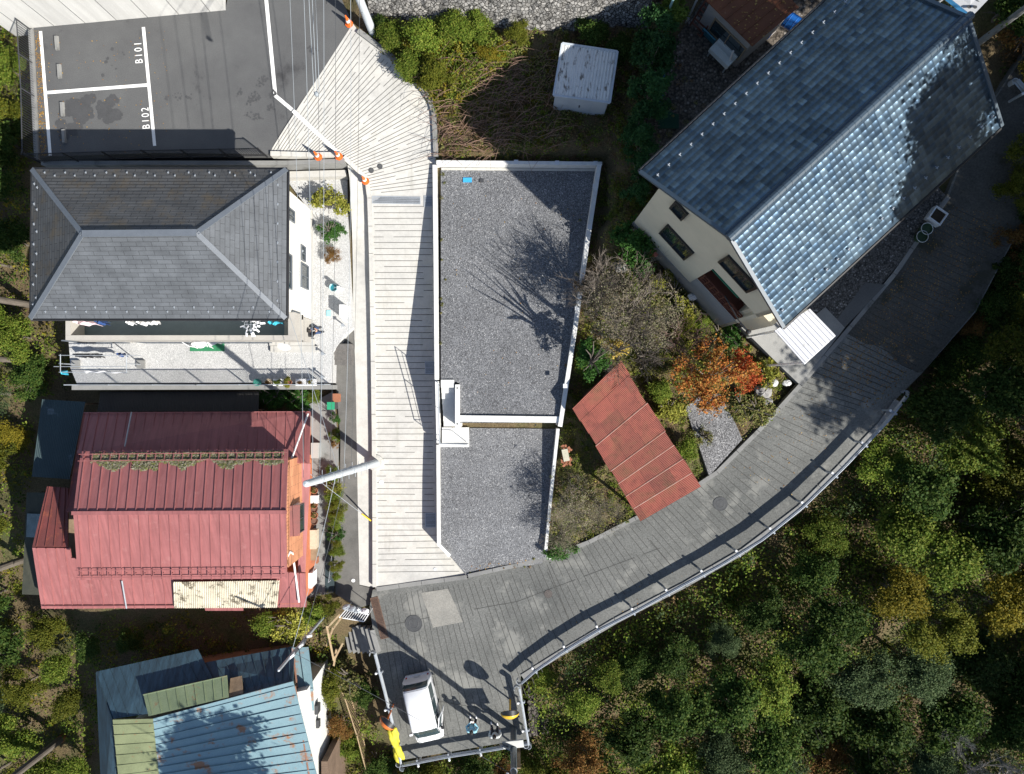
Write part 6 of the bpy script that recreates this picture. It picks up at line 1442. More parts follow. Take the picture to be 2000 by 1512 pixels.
# open front door on the side facing the people
dr = MB(); M4 = Matrix.Translation((.98, Wd-.02, 0)) @ Matrix.Rotation(R(-16), 4, 'Z')
def dq(pts): return [M4 @ Vector(p) for p in pts]
dr.hexa(dq([(-.82, .0, .32), (0, .0, .32), (0, .05, .32), (-.82, .05, .32)]), dq([(-.82, .0, 1.02), (0, .0, 1.02), (0, .05, 1.02), (-.82, .05, 1.02)]))
for a, b in (((-.82, .02, 1.02), (-.74, -.07, 1.6)), ((0, .02, 1.02), (-.2, -.07, 1.6)), ((-.74, -.07, 1.6), (-.2, -.07, 1.6))): dr.bar(*dq([a, b]), .05, .05)
dor = dr.build('door', PAINTW, van, local=True); g_ = MB(); g_.face(dq([(-.8, .03, 1.04), (-.03, .03, 1.04), (-.2, -.06, 1.58), (-.73, -.06, 1.58)])); g_.build('door_window', VG, dor, local=True)
MB().box(M4 @ Vector((-.7, .065, .92)), (.16, .03, .04), R(-16)).build('handle', BLK, dor, local=True)
st_ = MB(); st_.box((.45, .35, .8), (.5, .48, .16)); st_.box((.22, .35, 1.1), (.14, .46, .6)); st_.build('seat', DGREY, van, local=True)
for x in (-1.12, 1.05):
    for s in (-1, 1):
        M_ = Matrix.Rotation(R(90), 3, 'X')
        w_ = MB().lathe((x, s*(Wd-.07), .27), [(.17, -.07), (.26, -.07), (.27, -.05), (.27, .05), (.26, .07), (.17, .07)], 24, 0, M_).build('tyre', TYRE, van, local=True)
        MB().lathe((x, s*(Wd-.065), .27), [(.17, -.06), (.17, .06), (.08, .065), (0, .065)], 20, 0, M_).build('rim', STEEL, w_, local=True)
for s in (-1, 1):
    panel('headlight', LAMP, [(1.645, s*.58, .74), (1.665, s*.36, .74), (1.62, s*.38, .9), (1.59, s*.6, .89)], t=.02)
    panel('tail_light', RED, [(-L2-.004, s*.62, .5), (-L2-.004, s*.54, .5), (-L2+.002, s*.54, .66), (-L2+.002, s*.62, .66)], t=.015)
    MB().box((.98, s*(Wd+.10), 1.12), (.1, .16, .2)).build('wing_mirror', PAINTW if s < 0 else BLK, van, local=True)
MB().box((L2+.0, 0, .42), (.1, 1.2, .16)).build('bumper', PAINTW, van, local=True); MB().box((-L2-.01, 0, .4), (.1, 1.3, .16)).build('bumper', PAINTW, van, local=True)
MB().box((-L2-.03, .0, .68), (.02, .33, .165)).build('number_plate', PLATE, van, local=True)
mb = MB()
for y in (-.35, .15): mb.tube([(1.3, y, 1.19), (1.12, y+.35, 1.5)], .01, 5)
mb.build('wiper', BLK, van, local=True)
# ================================================================== people
SKIN = mat('skin', (.50, .31, .22), (.46, .28, .2), 4, .05, 30, .6, .3); HAIR = paint('black_hair', (.012, .010, .009), .6)
def remesh(name, caps, m, parent, vox=.011, smooth=6):
    """limbs given as tapered chains (points, radii), fused into one continuous surface"""
    mb = MB()
    for pts, rad in caps:
        pts = [Vector(p) for p in pts]; rad = list(rad) if hasattr(rad, '__len__') else [rad]*len(pts)
        d0 = (pts[0]-pts[1]).normalized()*rad[0]*.7; d1 = (pts[-1]-pts[-2]).normalized()*rad[-1]*.7
        mb.tube([pts[0]+d0]+pts+[pts[-1]+d1], [rad[0]*.55]+rad+[rad[-1]*.55], 12)
    o = mb.build(name, m, parent, local=True, weld=True)
    md = o.modifiers.new('r', 'REMESH'); md.mode = 'VOXEL'; md.voxel_size = vox; sm = o.modifiers.new('s', 'SMOOTH'); sm.iterations = smooth; sm.factor = .5
    me = bpy.data.meshes.new_from_object(o.evaluated_get(bpy.context.evaluated_depsgraph_get())); o.modifiers.clear(); old = o.data; o.data = me; bpy.data.meshes.remove(old); me.name = name
    if not me.materials: me.materials.append(m)
    me.polygons.foreach_set('use_smooth', [True]*len(me.polygons)); return o
def hand(wr, d, pn):
    """palm and five bent fingers from wrist wr along d, palm normal pn"""
    d = Vector(d).normalized(); pn = Vector(pn).normalized(); s = d.cross(pn).normalized(); wr = Vector(wr); out = [([wr-d*.01, wr+d*.08], [.027, .032])]
    for k, L in enumerate((.075, .085, .078, .06)):
        b = wr+d*.085+s*(.026-.0175*k); out.append(([b, b+d*L*.5+pn*.006, b+d*L*.8+pn*.03], [.0095, .009, .008]))
    b = wr+d*.03+s*.032; out.append(([b, b+d*.03+s*.022, b+d*.06+s*.024+pn*.015], [.012, .0105, .009])); return out
def person(label, px, py, rz, pose, shirt, trouser, shoe, surf=ROAD, dz=0.0):
    b = S(px, py, surf, dz); t = thing('person', label, 'person', b, rz); J = pose
    body_ = [([J['pel'], J['chest'], J['neck']], [.13, .14, .055]), ([J['neck'], J['head']], [.055, .08]), ([J['head']-Vector((0, 0, .03)), J['head']+Vector((0, .01, .07))], [.085, .09]),
             ([J['head']+Vector((0, .085, -.005)), J['head']+Vector((0, .105, -.015))], [.012, .014])]
    for s in (-1, 1):
        e = Vector((s*.088, -.01, 0))+J['head']; body_.append(([e, e+Vector((0, -.01, .03))], [.014, .014]))
        sh, el, wr = J['sh'][s], J['el'][s], J['wr'][s]; body_.append(([sh, el, wr], [.055, .042, .027])); body_ += hand(wr, (wr-el), J.get('pn', {}).get(s, (0, 0, -1)))
        hp, kn, an = J['hip'][s], J['kn'][s], J['an'][s]; body_.append(([hp, kn, an], [.085, .055, .04]))
    remesh('body', body_, SKIN, t, .009, 4)
    top_ = [([J['pel']+Vector((0, 0, .02)), J['chest'], J['chest']+(J['neck']-J['chest'])*.6], [.155, .17, .1]), ([J['sh'][-1], J['sh'][1]], [.085, .085])]
    for s in (-1, 1): top_.append(([J['sh'][s], J['el'][s], J['el'][s]+(J['wr'][s]-J['el'][s])*(.9 if J.get('long', True) else .1)], [.08, .065, .05]))
    remesh('shirt', top_, shirt, t, .014, 5)
    bot = [([J['hip'][-1], J['hip'][1]], [.12, .12]), ([J['pel']-Vector((0, 0, .02)), J['pel']+Vector((0, 0, .04))], [.15, .148])]
    for s in (-1, 1): bot.append(([J['hip'][s], J['kn'][s], J['an'][s]], [.115, .082, .065]))
    remesh('trousers', bot, trouser, t, .014, 5)
    hd = J['head']; remesh('hair', [([hd+Vector((0, -.03, .03)), hd+Vector((0, .0, .095))], [.108, .102]), ([hd+Vector((0, -.05, -.03)), hd+Vector((0, -.04, .05)), hd+Vector((0, .04, .085))], [.095, .105, .085])], HAIR, t, .012, 2)
    for s in (-1, 1):
        a = J['an'][s]; f = J.get('toe', {}).get(s, Vector((0, .17, 0))); remesh('shoe', [([a-f*.25+Vector((0, 0, -.04)), a+f*.5+Vector((0, 0, -.055)), a+f+Vector((0, 0, -.06))], [.045, .05, .04])], shoe, t, .01, 2)
        q = hd+Vector((s*.033, .088, .012)); MB().blob(q, (.012, .006, .008), 8, 5).build('eye', BLK, t, local=True)
    MB().box(hd+Vector((0, .094, -.045)), (.045, .008, .01)).build('mouth', paint('lips', (.3, .1, .09), .5), t, local=True)
    return t
V = Vector
stand = dict(pel=V((0, 0, .92)), chest=V((0, .0, 1.25)), neck=V((0, .02, 1.46)), head=V((0, .07, 1.60)), sh={-1: V((-.19, 0, 1.4)), 1: V((.19, 0, 1.4))}, el={-1: V((-.29, .08, 1.13)), 1: V((.29, .08, 1.13))}, wr={-1: V((-.10, .30, 1.12)), 1: V((.10, .30, 1.12))},
             hip={-1: V((-.1, 0, .88)), 1: V((.1, 0, .88))}, kn={-1: V((-.13, .03, .48)), 1: V((.13, .03, .48))}, an={-1: V((-.16, .0, .09)), 1: V((.16, 0, .09))})
person('person in a light blue top looking down at a controller in both hands', 924, 1404, R(-4), stand, paint('light_blue_shirt', (.28, .55, .66), .9), paint('dark_trousers', (.025, .025, .03), .9), WHT)
ct = gr(924,1404)+Vector((0, .36, 1.13)); t = thing('remote_controller', 'white drone controller held by the person in light blue', 'controller', ct); MB().box((ct.x, ct.y, ct.z), (.19, .1, .04)).build('body', WHT, t); MB().box((ct.x, ct.y+.06, ct.z+.04), (.17, .02, .1), 0, 0, R(-30)).build('screen', BLK, t)
for s in (-1, 1): MB().tube([ct+Vector((s*.06, 0, .02)), ct+Vector((s*.06, 0, .05))], .008, 6).build('stick', BLK, t)
lean = dict(pel=V((0, -.05, .92)), chest=V((.03, .08, 1.22)), neck=V((.03, .13, 1.42)), head=V((.02, .2, 1.54)), sh={-1: V((-.16, .1, 1.36)), 1: V((.21, .06, 1.36))}, el={-1: V((-.27, .06, 1.08)), 1: V((.31, .02, 1.07))}, wr={-1: V((-.2, .24, .94)), 1: V((.3, .16, .86))},
            hip={-1: V((-.1, -.05, .88)), 1: V((.1, -.05, .88))}, kn={-1: V((-.14, .04, .48)), 1: V((.12, -.02, .48))}, an={-1: V((-.18, .08, .09)), 1: V((.13, -.03, .09))}, pn={-1: V((1, 0, 0)), 1: V((-1, 0, 0))})
person('person in a pale grey shirt and dark trousers standing next to the guardrail', 967, 1418, R(8), lean, paint('pale_shirt', (.55, .58, .58), .9), paint('navy_trousers', (.02, .025, .04), .9), WHT)
sit = dict(pel=V((0, 0, .36)), chest=V((0, .10, .66)), neck=V((0, .18, .84)), head=V((0, .26, .95)), sh={-1: V((-.19, .13, .79)), 1: V((.19, .13, .79))}, el={-1: V((-.26, .27, .56)), 1: V((.26, .25, .56))}, wr={-1: V((-.08, .46, .6)), 1: V((.1, .46, .6))},
           hip={-1: V((-.1, .03, .34)), 1: V((.1, .03, .34))}, kn={-1: V((-.12, .45, .46)), 1: V((.12, .45, .46))}, an={-1: V((-.12, .50, .09)), 1: V((.12, .55, .09))}, pn={-1: V((0, 0, 1)), 1: V((0, 0, 1))})
person('seated person in black top and blue jeans on the porch step', 604, 651, R(-75), sit, paint('black_top', (.014, .014, .016), .9), paint('blue_jeans', (.03, .06, .14), .9), DGREY, YZ)
g_ = S(601,651,YZ); props(MB().box((g_.x, g_.y, g_.z+.11), (.4, .42, .22)).build('stool', CONC), 'low concrete block under the seated person', 'block')
# ================================================================== plants
def leaf_mesh(name, C, N, Sz, m, slim=.34):
    """one small folded leaf per row; all vectorised"""
    n = len(C); N = N/np.maximum(np.linalg.norm(N, axis=1, keepdims=True), 1e-6)
    T = rng.normal(size=(n, 3)); T -= (T*N).sum(1, keepdims=True)*N; T /= np.maximum(np.linalg.norm(T, axis=1, keepdims=True), 1e-6); B = np.cross(N, T)
    s = Sz[:, None]; v = np.stack([C-T*s*.5, C+B*s*slim+N*s*.1, C+T*s*.5, C-B*s*slim+N*s*.1], 1).reshape(-1, 3)
    me = bpy.data.meshes.new(name); me.vertices.add(4*n); me.vertices.foreach_set('co', v.astype(np.float32).ravel())
    me.loops.add(4*n); me.loops.foreach_set('vertex_index', np.arange(4*n, dtype=np.int32)); me.polygons.add(n)
    me.polygons.foreach_set('loop_start', np.arange(0, 4*n, 4, dtype=np.int32)); me.materials.append(m); me.update(calc_edges=True); me.validate(); return me
PAL = dict(
    dark=[(.024, .055, .010), (.042, .085, .015), (.065, .11, .02), (.10, .135, .028)],
    olive=[(.085, .11, .013), (.13, .145, .017), (.18, .175, .022), (.07, .10, .015)],
    yellow=[(.16, .15, .014), (.24, .20, .02), (.30, .235, .025), (.10, .115, .018)],
    grey=[(.045, .08, .032), (.075, .115, .045), (.11, .15, .065), (.035, .065, .022)],
    bright=[(.08, .145, .018), (.13, .20, .024), (.19, .245, .034), (.255, .28, .05)],
    lime=[(.18, .20, .03), (.26, .26, .045), (.33, .31, .06), (.14, .17, .03)],
    green=[(.02, .06, .012), (.035, .09, .018), (.05, .115, .022), (.025, .07, .015)],
    rust=[(.16, .07, .02), (.11, .06, .02), (.2, .1, .03), (.09, .08, .02)],
    maple=[(.38, .12, .03), (.42, .18, .04), (.40, .24, .06), (.33, .09, .025), (.22, .15, .04), (.3, .06, .02)],
    mapler=[(.36, .06, .022), (.42, .09, .03), (.28, .035, .018), (.40, .14, .035)],
    conifer=[(.012, .038, .012), (.02, .052, .015), (.03, .068, .018), (.016, .04, .016)],
    cedar=[(.05, .09, .015), (.085, .13, .02), (.12, .16, .028), (.035, .07, .014)],
    dry=[(.12, .075, .04), (.17, .11, .06), (.08, .055, .03), (.22, .15, .07)],
    grass=[(.08, .11, .025), (.13, .155, .04), (.19, .185, .06), (.24, .20, .085), (.07, .085, .025)])
for k_, f_ in (('conifer', 1.9), ('cedar', 1.5), ('dry', 1.5), ('green', 1.25), ('rust', 1.3)): PAL[k_] = [tuple(c*f_ for c in q) for q in PAL[k_]]
for k_ in ('dark', 'olive', 'yellow', 'grey', 'bright'): PAL[k_] = [tuple(c*.8 for c in q) for q in PAL[k_]]
LM = {k: leafmat('foliage_'+k, v, .3, .12, .65) for k, v in PAL.items()}
def crown_mesh(kind, Rr, Hh, nc, per, size, seed, cr=.30, flat=.75, low=-.2, nl=8):
    """leaf clumps on several uneven lobes, so the outline breaks and gaps stay open"""
    g = np.random.default_rng(seed); C = []; N = []; L = []
    for k in range(nl):
        a = 2*np.pi*k/nl*1.0+g.uniform(-.6, .6); d = g.uniform(.25, .85) if k else 0.0; r = g.uniform(.24, .46)
        L.append((np.array([np.cos(a)*d*Rr, np.sin(a)*d*Rr, Hh*(.35+.45*(1-d)+g.uniform(-.14, .2))]), r*Rr))
    w = np.array([q[1]**2 for q in L]); w /= w.sum()
    for k in range(nc):
        c0, r = L[g.choice(nl, p=w)]; u = g.normal(size=3); u /= np.linalg.norm(u); u[2] = abs(u[2]) if g.random() < .8 else u[2]
        c = c0+u*r*g.uniform(.55, 1.12)*np.array([1, 1, flat]); m = int(per*g.uniform(.4, 1.5)); d = g.normal(size=(m, 3))*np.array([1, 1, .6])*Rr*cr*.38*g.uniform(.5, 1.3)
        C.append(c+d); N.append(u*.45+np.array([0, 0, .6])+g.normal(size=(m, 3))*.6)
    C = np.concatenate(C); N = np.concatenate(N); return leaf_mesh('crown_'+kind, C, N, size*g.uniform(.55, 1.4, len(C)), LM[kind])
def limb_mesh(Rr, Hh, trunk, seed, nb=9, r0=.1):
    g = random.Random(seed); mb = MB(); mb.tube([(0, 0, -.5), (g.uniform(-.1, .1), g.uniform(-.1, .1), trunk*.6), (0, 0, trunk+Hh*.45)], [r0*1.25, r0, r0*.45], 8)
    for k in range(nb):
        a = g.uniform(0, 6.28); z0 = trunk*g.uniform(.75, 1.15); e = Vector((math.cos(a)*Rr*g.uniform(.5, .85), math.sin(a)*Rr*g.uniform(.5, .85), trunk+Hh*g.uniform(.3, .75)))
        mb.tube([(0, 0, z0), e*.5+Vector((0, 0, z0*.5+.1)), e], [r0*.5, r0*.3, r0*.12], 5)
    me_o = mb.build('trunk', BARK, None, local=True); me = me_o.data; bpy.data.objects.remove(me_o); return me
PROTO = {}
def proto(kind, var, Rr=2.0, Hh=2.6, trunk=2.4, nc=120, per=85, size=.155, **k):
    key = (kind, var)
    if key not in PROTO: PROTO[key] = (crown_mesh(kind, Rr, Hh, nc, per, size, hash(kind) % 1 + sum(map(ord, kind))*7+var, **k), limb_mesh(Rr, Hh, trunk, sum(map(ord, kind))+var), trunk)
    return PROTO[key]
PLANTS = []
def plant(kind, px, py, s=1.0, var=None, sink=.0, name='tree', cat='tree', tall=1.0, where='', desc=None, gzv=None, height=None, group=None, wide=1.0):
    var = (int(px*7+py*3) % 3) if var is None else var; cm, lm, tr = proto(kind, var, **SPEC.get(kind, {}))
    g = G(px, py)
    if gzv is not None: g = P(px, py, gzv)
    t = thing(name, 'x', cat, (g.x, g.y, g.z), 0, group); c = bpy.data.objects.new('crown', cm); COL.objects.link(c); c.parent = t
    sc = s; zs = s*tall; c.scale = (sc*wide, sc*wide*rnd.uniform(.85, 1.15), zs*rnd.uniform(.85, 1.1)); c.rotation_euler = (rnd.uniform(-.15, .15), rnd.uniform(-.15, .15), rnd.uniform(0, 6.28)); c.location = (0, 0, tr*(zs if height is None else 1)-sink)
    k = bpy.data.objects.new('trunk', lm); COL.objects.link(k); k.parent = t; k.scale = (sc, sc, zs)
    if height is not None: c.location.z = height; k.scale.z = max(.05, (height+.3)/tr)
    PLANTS.append((where, desc or kind, px, py, t)); return t
SPEC = dict(dark=dict(size=.17), olive=dict(size=.135, per=95), yellow=dict(size=.13, per=80), grey=dict(size=.11, per=120), bright=dict(size=.15), rust=dict(size=.12, nc=80),
            lime=dict(Rr=1, Hh=1.2, trunk=.5, nc=60, per=45, size=.13, low=-.2), green=dict(Rr=1, Hh=1.1, trunk=.4, nc=60, per=60, size=.11, low=-.2),
            maple=dict(Rr=2, Hh=1.6, trunk=1.3, nc=120, per=40, size=.12, cr=.22, flat=.45, nl=10), mapler=dict(Rr=2, Hh=1.5, trunk=1.4, nc=80, per=40, size=.13, cr=.22, flat=.45, nl=8),
            conifer=dict(Rr=1, Hh=2.8, trunk=.7, nc=90, per=60, size=.12, cr=.26), cedar=dict(Rr=1, Hh=2.6, trunk=.7, nc=90, per=60, size=.12, cr=.22),
            dry=dict(Rr=1, Hh=1, trunk=.3, nc=40, per=40, size=.12), grass=dict(Rr=1, Hh=.8, trunk=.25, nc=40, per=50, size=.12, low=-.1))
DESC = dict(dark='dark green broad-leaved tree', olive='olive green tree', yellow='yellowing tree', grey='grey-green fine-leaved tree', bright='fresh green leafy tree', rust='rusty brown autumn tree')
# ---- the wood below the guardrail
WOODPTS = [(1130,1345,'bright',.55),(1180,1300,'bright',.5),(1230,1285,'dark',.5),(1300,1255,'dark',.62),(1390,1225,'grey',.55),(1470,1170,'dark',.6),(1560,1100,'dark',.62),(1130,1440,'rust',.72),(1090,1500,'olive',.8),(1190,1480,'bright',.7),
 (1215,1385,'dark',.8),(1300,1345,'dark',.8),(1290,1450,'bright',.85),(1390,1320,'dark',.85),(1380,1420,'grey',.85),(1460,1400,'dark',.9),(1470,1300,'bright',.7),(1545,1230,'dark',.85),(1540,1340,'dark',.95),(1480,1490,'grey',.95),(1610,1180,'dark',.75),(1640,1270,'grey',.9),
 (1570,1450,'rust',.8),(1660,1380,'dark',1.0),(1650,1480,'dark',1.0),(1700,1010,'bright',.85),(1680,900,'bright',.62),(1740,930,'dark',.8),(1780,1060,'bright',.9),(1700,1130,'yellow',.8),(1770,1180,'olive',.85),(1730,1260,'grey',.9),(1830,1250,'dark',.95),(1880,1150,'yellow',.9),
 (1860,1010,'dark',.95),(1940,1080,'yellow',.95),(1980,980,'yellow',.95),(1970,1200,'yellow',.9),(1900,900,'olive',.9),(1830,860,'bright',.8),(1790,800,'dark',.7),(1880,770,'dark',.8),(1960,810,'bright',.85),(1940,1290,'dark',.95),(1890,1370,'dark',.95),(1790,1340,'dark',1.0),(1760,1440,'grey',.8),(1985,720,'bright',.8),(1930,690,'olive',.7),(2010,880,'yellow',.9),(2010,1120,'olive',.9),(2010,1380,'dark',.9),(1590,1030,'bright',.5)]
for x, y, k, s in WOODPTS: plant(k, x, y, s, where='in the wood below the guardrail', group='trees in the wood below the guardrail')
# ---- left margin
LEFTPTS = [(10,60,'bright',.8),(45,150,'bright',.5),(15,230,'olive',.7),(40,290,'dark',.55),(10,370,'dark',.7),(20,520,'bright',.7),(55,480,'dark',.5),(15,640,'bright',.6),(60,660,'bright',.55),(20,770,'grey',.75),(85,740,'dark',.5),(20,880,'olive',.75),(45,850,'yellow',.5),(10,1000,'olive',.7),(15,1150,'dark',.7),(40,1230,'dark',.7),(110,1215,'olive',.55),
 (15,1330,'grey',.75),(75,1320,'olive',.6),(140,1290,'bright',.5),(60,1410,'bright',.7),(160,1360,'olive',.5),(20,1490,'olive',.8),(170,1480,'bright',.55),(110,1500,'bright',.6),(90,40,'bright',.35),(200,1250,'dark',.42),(270,1240,'dark',.4)]
for x, y, k, s in LEFTPTS: plant(k, x, y, s, where='along the left edge', group='trees along the left edge', height=1.0*s)
# ---- brush at the top, conifer hedge
for x, y, k, s in ((770,80,'bright',.42),(830,95,'bright',.5),(890,75,'bright',.48),(800,140,'bright',.42),(860,150,'olive',.45),(930,60,'bright',.4),(745,60,'dark',.28),(960,110,'yellow',.3),(1010,70,'olive',.3),(1150,75,'dark',.4),(1215,110,'dark',.4)):
    plant(k, x, y, s, name='shrub', cat='shrub', where='below the stone embankment', group='shrubs below the stone embankment', height=.1, desc={'bright': 'fresh green bramble shrub', 'olive': 'olive green bush', 'yellow': 'small yellow-leaved bush', 'dark': 'dark green bush'}[k])
for i, (x, y, k, s) in enumerate(((1275,20,'cedar',1.1),(1300,60,'cedar',.9),(1265,95,'conifer',.95),(1262,150,'conifer',.95),(1258,205,'conifer',.95),(1252,255,'conifer',.9),(1245,300,'conifer',.85),(1240,345,'conifer',.75),(1243,385,'conifer',.6))):
    plant(k, x, y, s, name='conifer', cat='conifer', where='in the hedge row', group='conifers in the hedge row', height=.2, desc='light green feathery conifer' if k == 'cedar' else 'dark green feathery conifer')
# ---- garden on the right of the plot
for x, y, k, s, d in ((1240,480,'green',1.25,'dense green bush by the house corner'),(1290,548,'lime',.6,'lime green tuft near the house corner stone'),(1312,575,'grass',.9,'tufty yellow-green clump left of the round stone'),(1332,606,'lime',.7,'lime green tuft below the round pale stone'),(1368,632,'bright',.34,'fresh green bush under the recessed porch'),(1398,655,'grass',.8,'tufty clump above the orange maple'),(1225,560,'bright',.3,'small fresh bush right of the pale grey stone'),(1330,640,'olive',.35,'olive bush under the porch'),(1420,660,'green',.7,'green bush at the foot of the plinth'),(1146,708,'green',.95,'dark leafy bush at the slanting wall'),(1150,700,'bright',.4,'leafy bush above the garage roof'),(1280,765,'bright',.35,'bright bush beside the garage roof'),(1300,800,'lime',.7,'lime green bush beside the garage roof'),
                      (1330,880,'bright',.38,'leafy bush between garage and driveway'),(1470,800,'grass',.9,'tufty bush above the road kerb'),(1490,735,'lime',.75,'lime green bush right of the orange maple'),(1440,790,'grass',.8,'grassy clump right of the driveway'),(1092,1070,'green',.75,'bright green shrub at the foot of the slanting wall'),(1350,610,'grass',.7,'grassy clump near the house plinth'),(1160,560,'dry',.9,'dry brown clump beside the slanting wall'),(1370,850,'grass',.6,'grassy clump left of the driveway')):
    t = plant(k, x, y, s, name='bush', cat='bush', where='', height=1.7 if x == 1146 else .05); t['label'] = d; PLANTS.pop()
t = plant('maple', 1372, 738, .92, name='maple_tree', cat='tree'); t['label'] = 'bright orange maple tree between the garage roof and the house'; PLANTS.pop()
t = plant('mapler', 1432, 735, .55, name='maple_tree', cat='tree'); t['label'] = 'smaller red maple on the right side of the orange one'; PLANTS.pop()
t = plant('lime', 1190, 690, .55, name='small_tree', cat='tree', height=2.4); t['label'] = 'small bright yellow tree top above the upper end of the garage roof'; PLANTS.pop()
for o_ in t.children:
    if o_.name.startswith('crown'):
        o_.data = crown_mesh('maple', 1.0, 1.0, 40, 24, .13, 5); o_.data.materials[0] = leafmat('yellow_leaves', [(.55, .40, .06), (.6, .46, .12), (.5, .33, .05)], .3)
# ---- bare twiggy trees
def bare_mesh(seed, h, spread, depth=5, r=.06):
    g = random.Random(seed); mb = MB()
    def grow(p, d, L, r_, k):
        e = p+d*L; mid = (p+e)/2+Vector((g.uniform(-1, 1), g.uniform(-1, 1), g.uniform(-.5, .5)))*L*.08
        mb.tube([p, mid, e], [r_, r_*.82, r_*.62], 5 if k > 2 else 3, cap=False)
        if k == 0: return
        for _ in range(3 if k > 1 else 4):
            a = Vector((g.uniform(-1, 1), g.uniform(-1, 1), g.uniform(-.35, .75)))*spread
            grow(p+(e-p)*g.uniform(.55, 1), (d+a).normalized(), L*g.uniform(.55, .85), r_*.58, k-1)
    for _ in range(3): grow(Vector((0, 0, -.1)), Vector((g.uniform(-.5, .5), g.uniform(-.5, .5), 1)).normalized(), h*.34, r, depth)
    o = mb.build('branches', None or TWIG, None, local=True); me = o.data; bpy.data.objects.remove(o); return me
TWIG = mat('grey_twig', (.20, .175, .15), (.12, .10, .085), 3, .3, 30, .9, .1)
TWIGP = mat('pale_twig', (.36, .34, .31), (.24, .22, .2), 3, .2, 30, .9, .1)
bm_ = [bare_mesh(11, 4.2, .75), bare_mesh(29, 4.0, .85)]
LM['twiggy'] = leafmat('foliage_twiggy', [(.17, .14, .10), (.22, .185, .14), (.12, .12, .055), (.28, .24, .19), (.14, .17, .05)], .2, .1, .7)
TWL = crown_mesh('twiggy', 2.2, 3.0, 150, 34, .07, 77, nl=15, cr=.24)
def bare(label, px, py, s, v, m=None, leaves=0, z=None):
    g = G(px, py) if z is None else P(px, py, z); t = thing('bare_tree', label, 'tree', g); o = bpy.data.objects.new('branches', bm_[v]); COL.objects.link(o); o.parent = t; o.scale = (s,)*3; o.rotation_euler.z = rnd.uniform(0, 6)
    if m: o.data = o.data.copy(); o.data.materials[0] = m
    if leaves: c = bpy.data.objects.new('sparse_leaves', TWL); COL.objects.link(c); c.parent = t; c.scale = (s*leaves,)*3; c.location.z = 1.0*s; c.rotation_euler.z = rnd.uniform(0, 6)
    return t
bare('bare grey twiggy tree beside the slanting wall above the garage', 1188, 622, 1.3, 0, None, .72); bare('bare grey twiggy tree between the slanting wall and the maple', 1258, 632, .92, 1, None, .8); bare('bare brownish tree just above the orange maple', 1310, 655, .8, 0, mat('brown_twig', (.16, .1, .085), (.1, .06, .05), 3))
bare('ragged leafless tree leaning over the upper part of the slanting wall', 1165, 590, 1.05, 1, None, .6); bare('thin leafless tree top above the small yellow tree', 1215, 665, 1.0, 0, None, 0)
bare('low twiggy bush in the garden corner beside the lower gravel terrace', 1115, 985, .8, 1, None, .85); bare('low twiggy bush left of the garage roof by the road kerb', 1170, 985, .6, 0, None, .9)
bare('thin twiggy bush near the lower end of the slanting wall', 1095, 1035, .55, 1, None, .9)
bare('pale leafless tree in the bottom right corner of the wood', 1950, 1480, 1.1, 0, TWIGP, 0, -2.5); bare('pale leafless tree near the bottom edge, left of the corner one', 1880, 1490, .9, 1, TWIGP, 0, -3); bare('small pale leafless tree higher up in the dark wood', 1840, 1410, .75, 1, TWIGP, 0, -2.5)
# ---- yard shrubs, planting strips
for k, x, y, s, d, n_ in (('lime', 648, 400, .78, 'round yellow-green shrub at the top of the gravel yard', 'shrub'),('green', 648, 456, .66, 'round dark green shrub below the yellow-green one', 'shrub'),('rust', 652, 503, .26, 'small brown autumn shrub below the round green one', 'shrub')):
    t = plant(k, x, y, s, name=n_, cat='shrub', gzv=2.6, height=.05); t['label'] = d; PLANTS.pop()
for i, (k, x, y, s, z) in enumerate((('green',545,775,.8,1.1),('green',590,775,.7,1.1),('bright',620,775,.26,1.2),('green',520,772,.6,1.1),('green',657,815,.32,1.2),('bright',657,850,.17,1.1),('rust',653,868,.15,1.1),('bright',654,925,.22,.95),('lime',655,948,.5,.9),('bright',655,968,.24,.85),('olive',660,990,.25,.8),('bright',660,1015,.24,.7),('green',662,1040,.45,.65),('olive',661,1058,.19,.6),('bright',661,1075,.19,.5),('olive',660,1100,.18,.45),('bright',659,1122,.15,.4))):
    plant(k, x, y, s, name='strip_plant', cat='plant', gzv=z, height=.05, where='in the planting strip by the red house', desc='green leafy plant' if k in ('green', 'bright') else 'yellowish leafy plant', group='plants in the strip by the red house')
for i, (k, x, y, s) in enumerate((('bright',530,1205,.42),('lime',580,1210,.9),('bright',620,1185,.42),('lime',560,1195,.7),('olive',645,1175,.3))):
    plant(k, x, y, s, name='vine_bush', cat='bush', gzv=.1, height=.4, where='at the lower corner of the red house', desc='yellow-green vine bush', group='vine bushes at the red house corner')
for i, (k, x, y, s) in enumerate((('olive',650,1330,.5),('rust',668,1400,.5),('olive',640,1440,.45),('bright',690,1450,.4),('dark',740,1480,.5),('dark',720,1340,.4),('olive',850,1505,.5),('dark',930,1490,.5),('rust',990,1500,.4),('olive',1040,1480,.45),('dark',800,1505,.45),('grass',690,1310,1.1),('bright',1060,1320,.36))):
    plant(k, x, y, s, name='bush', cat='bush', where='on the slope round the plaza', desc={'olive': 'olive green bush', 'rust': 'brownish autumn bush', 'bright': 'fresh green bush', 'dark': 'dark green bush', 'grass': 'tufty grassy bush'}[k], group='bushes on the slope round the plaza', height=.2)
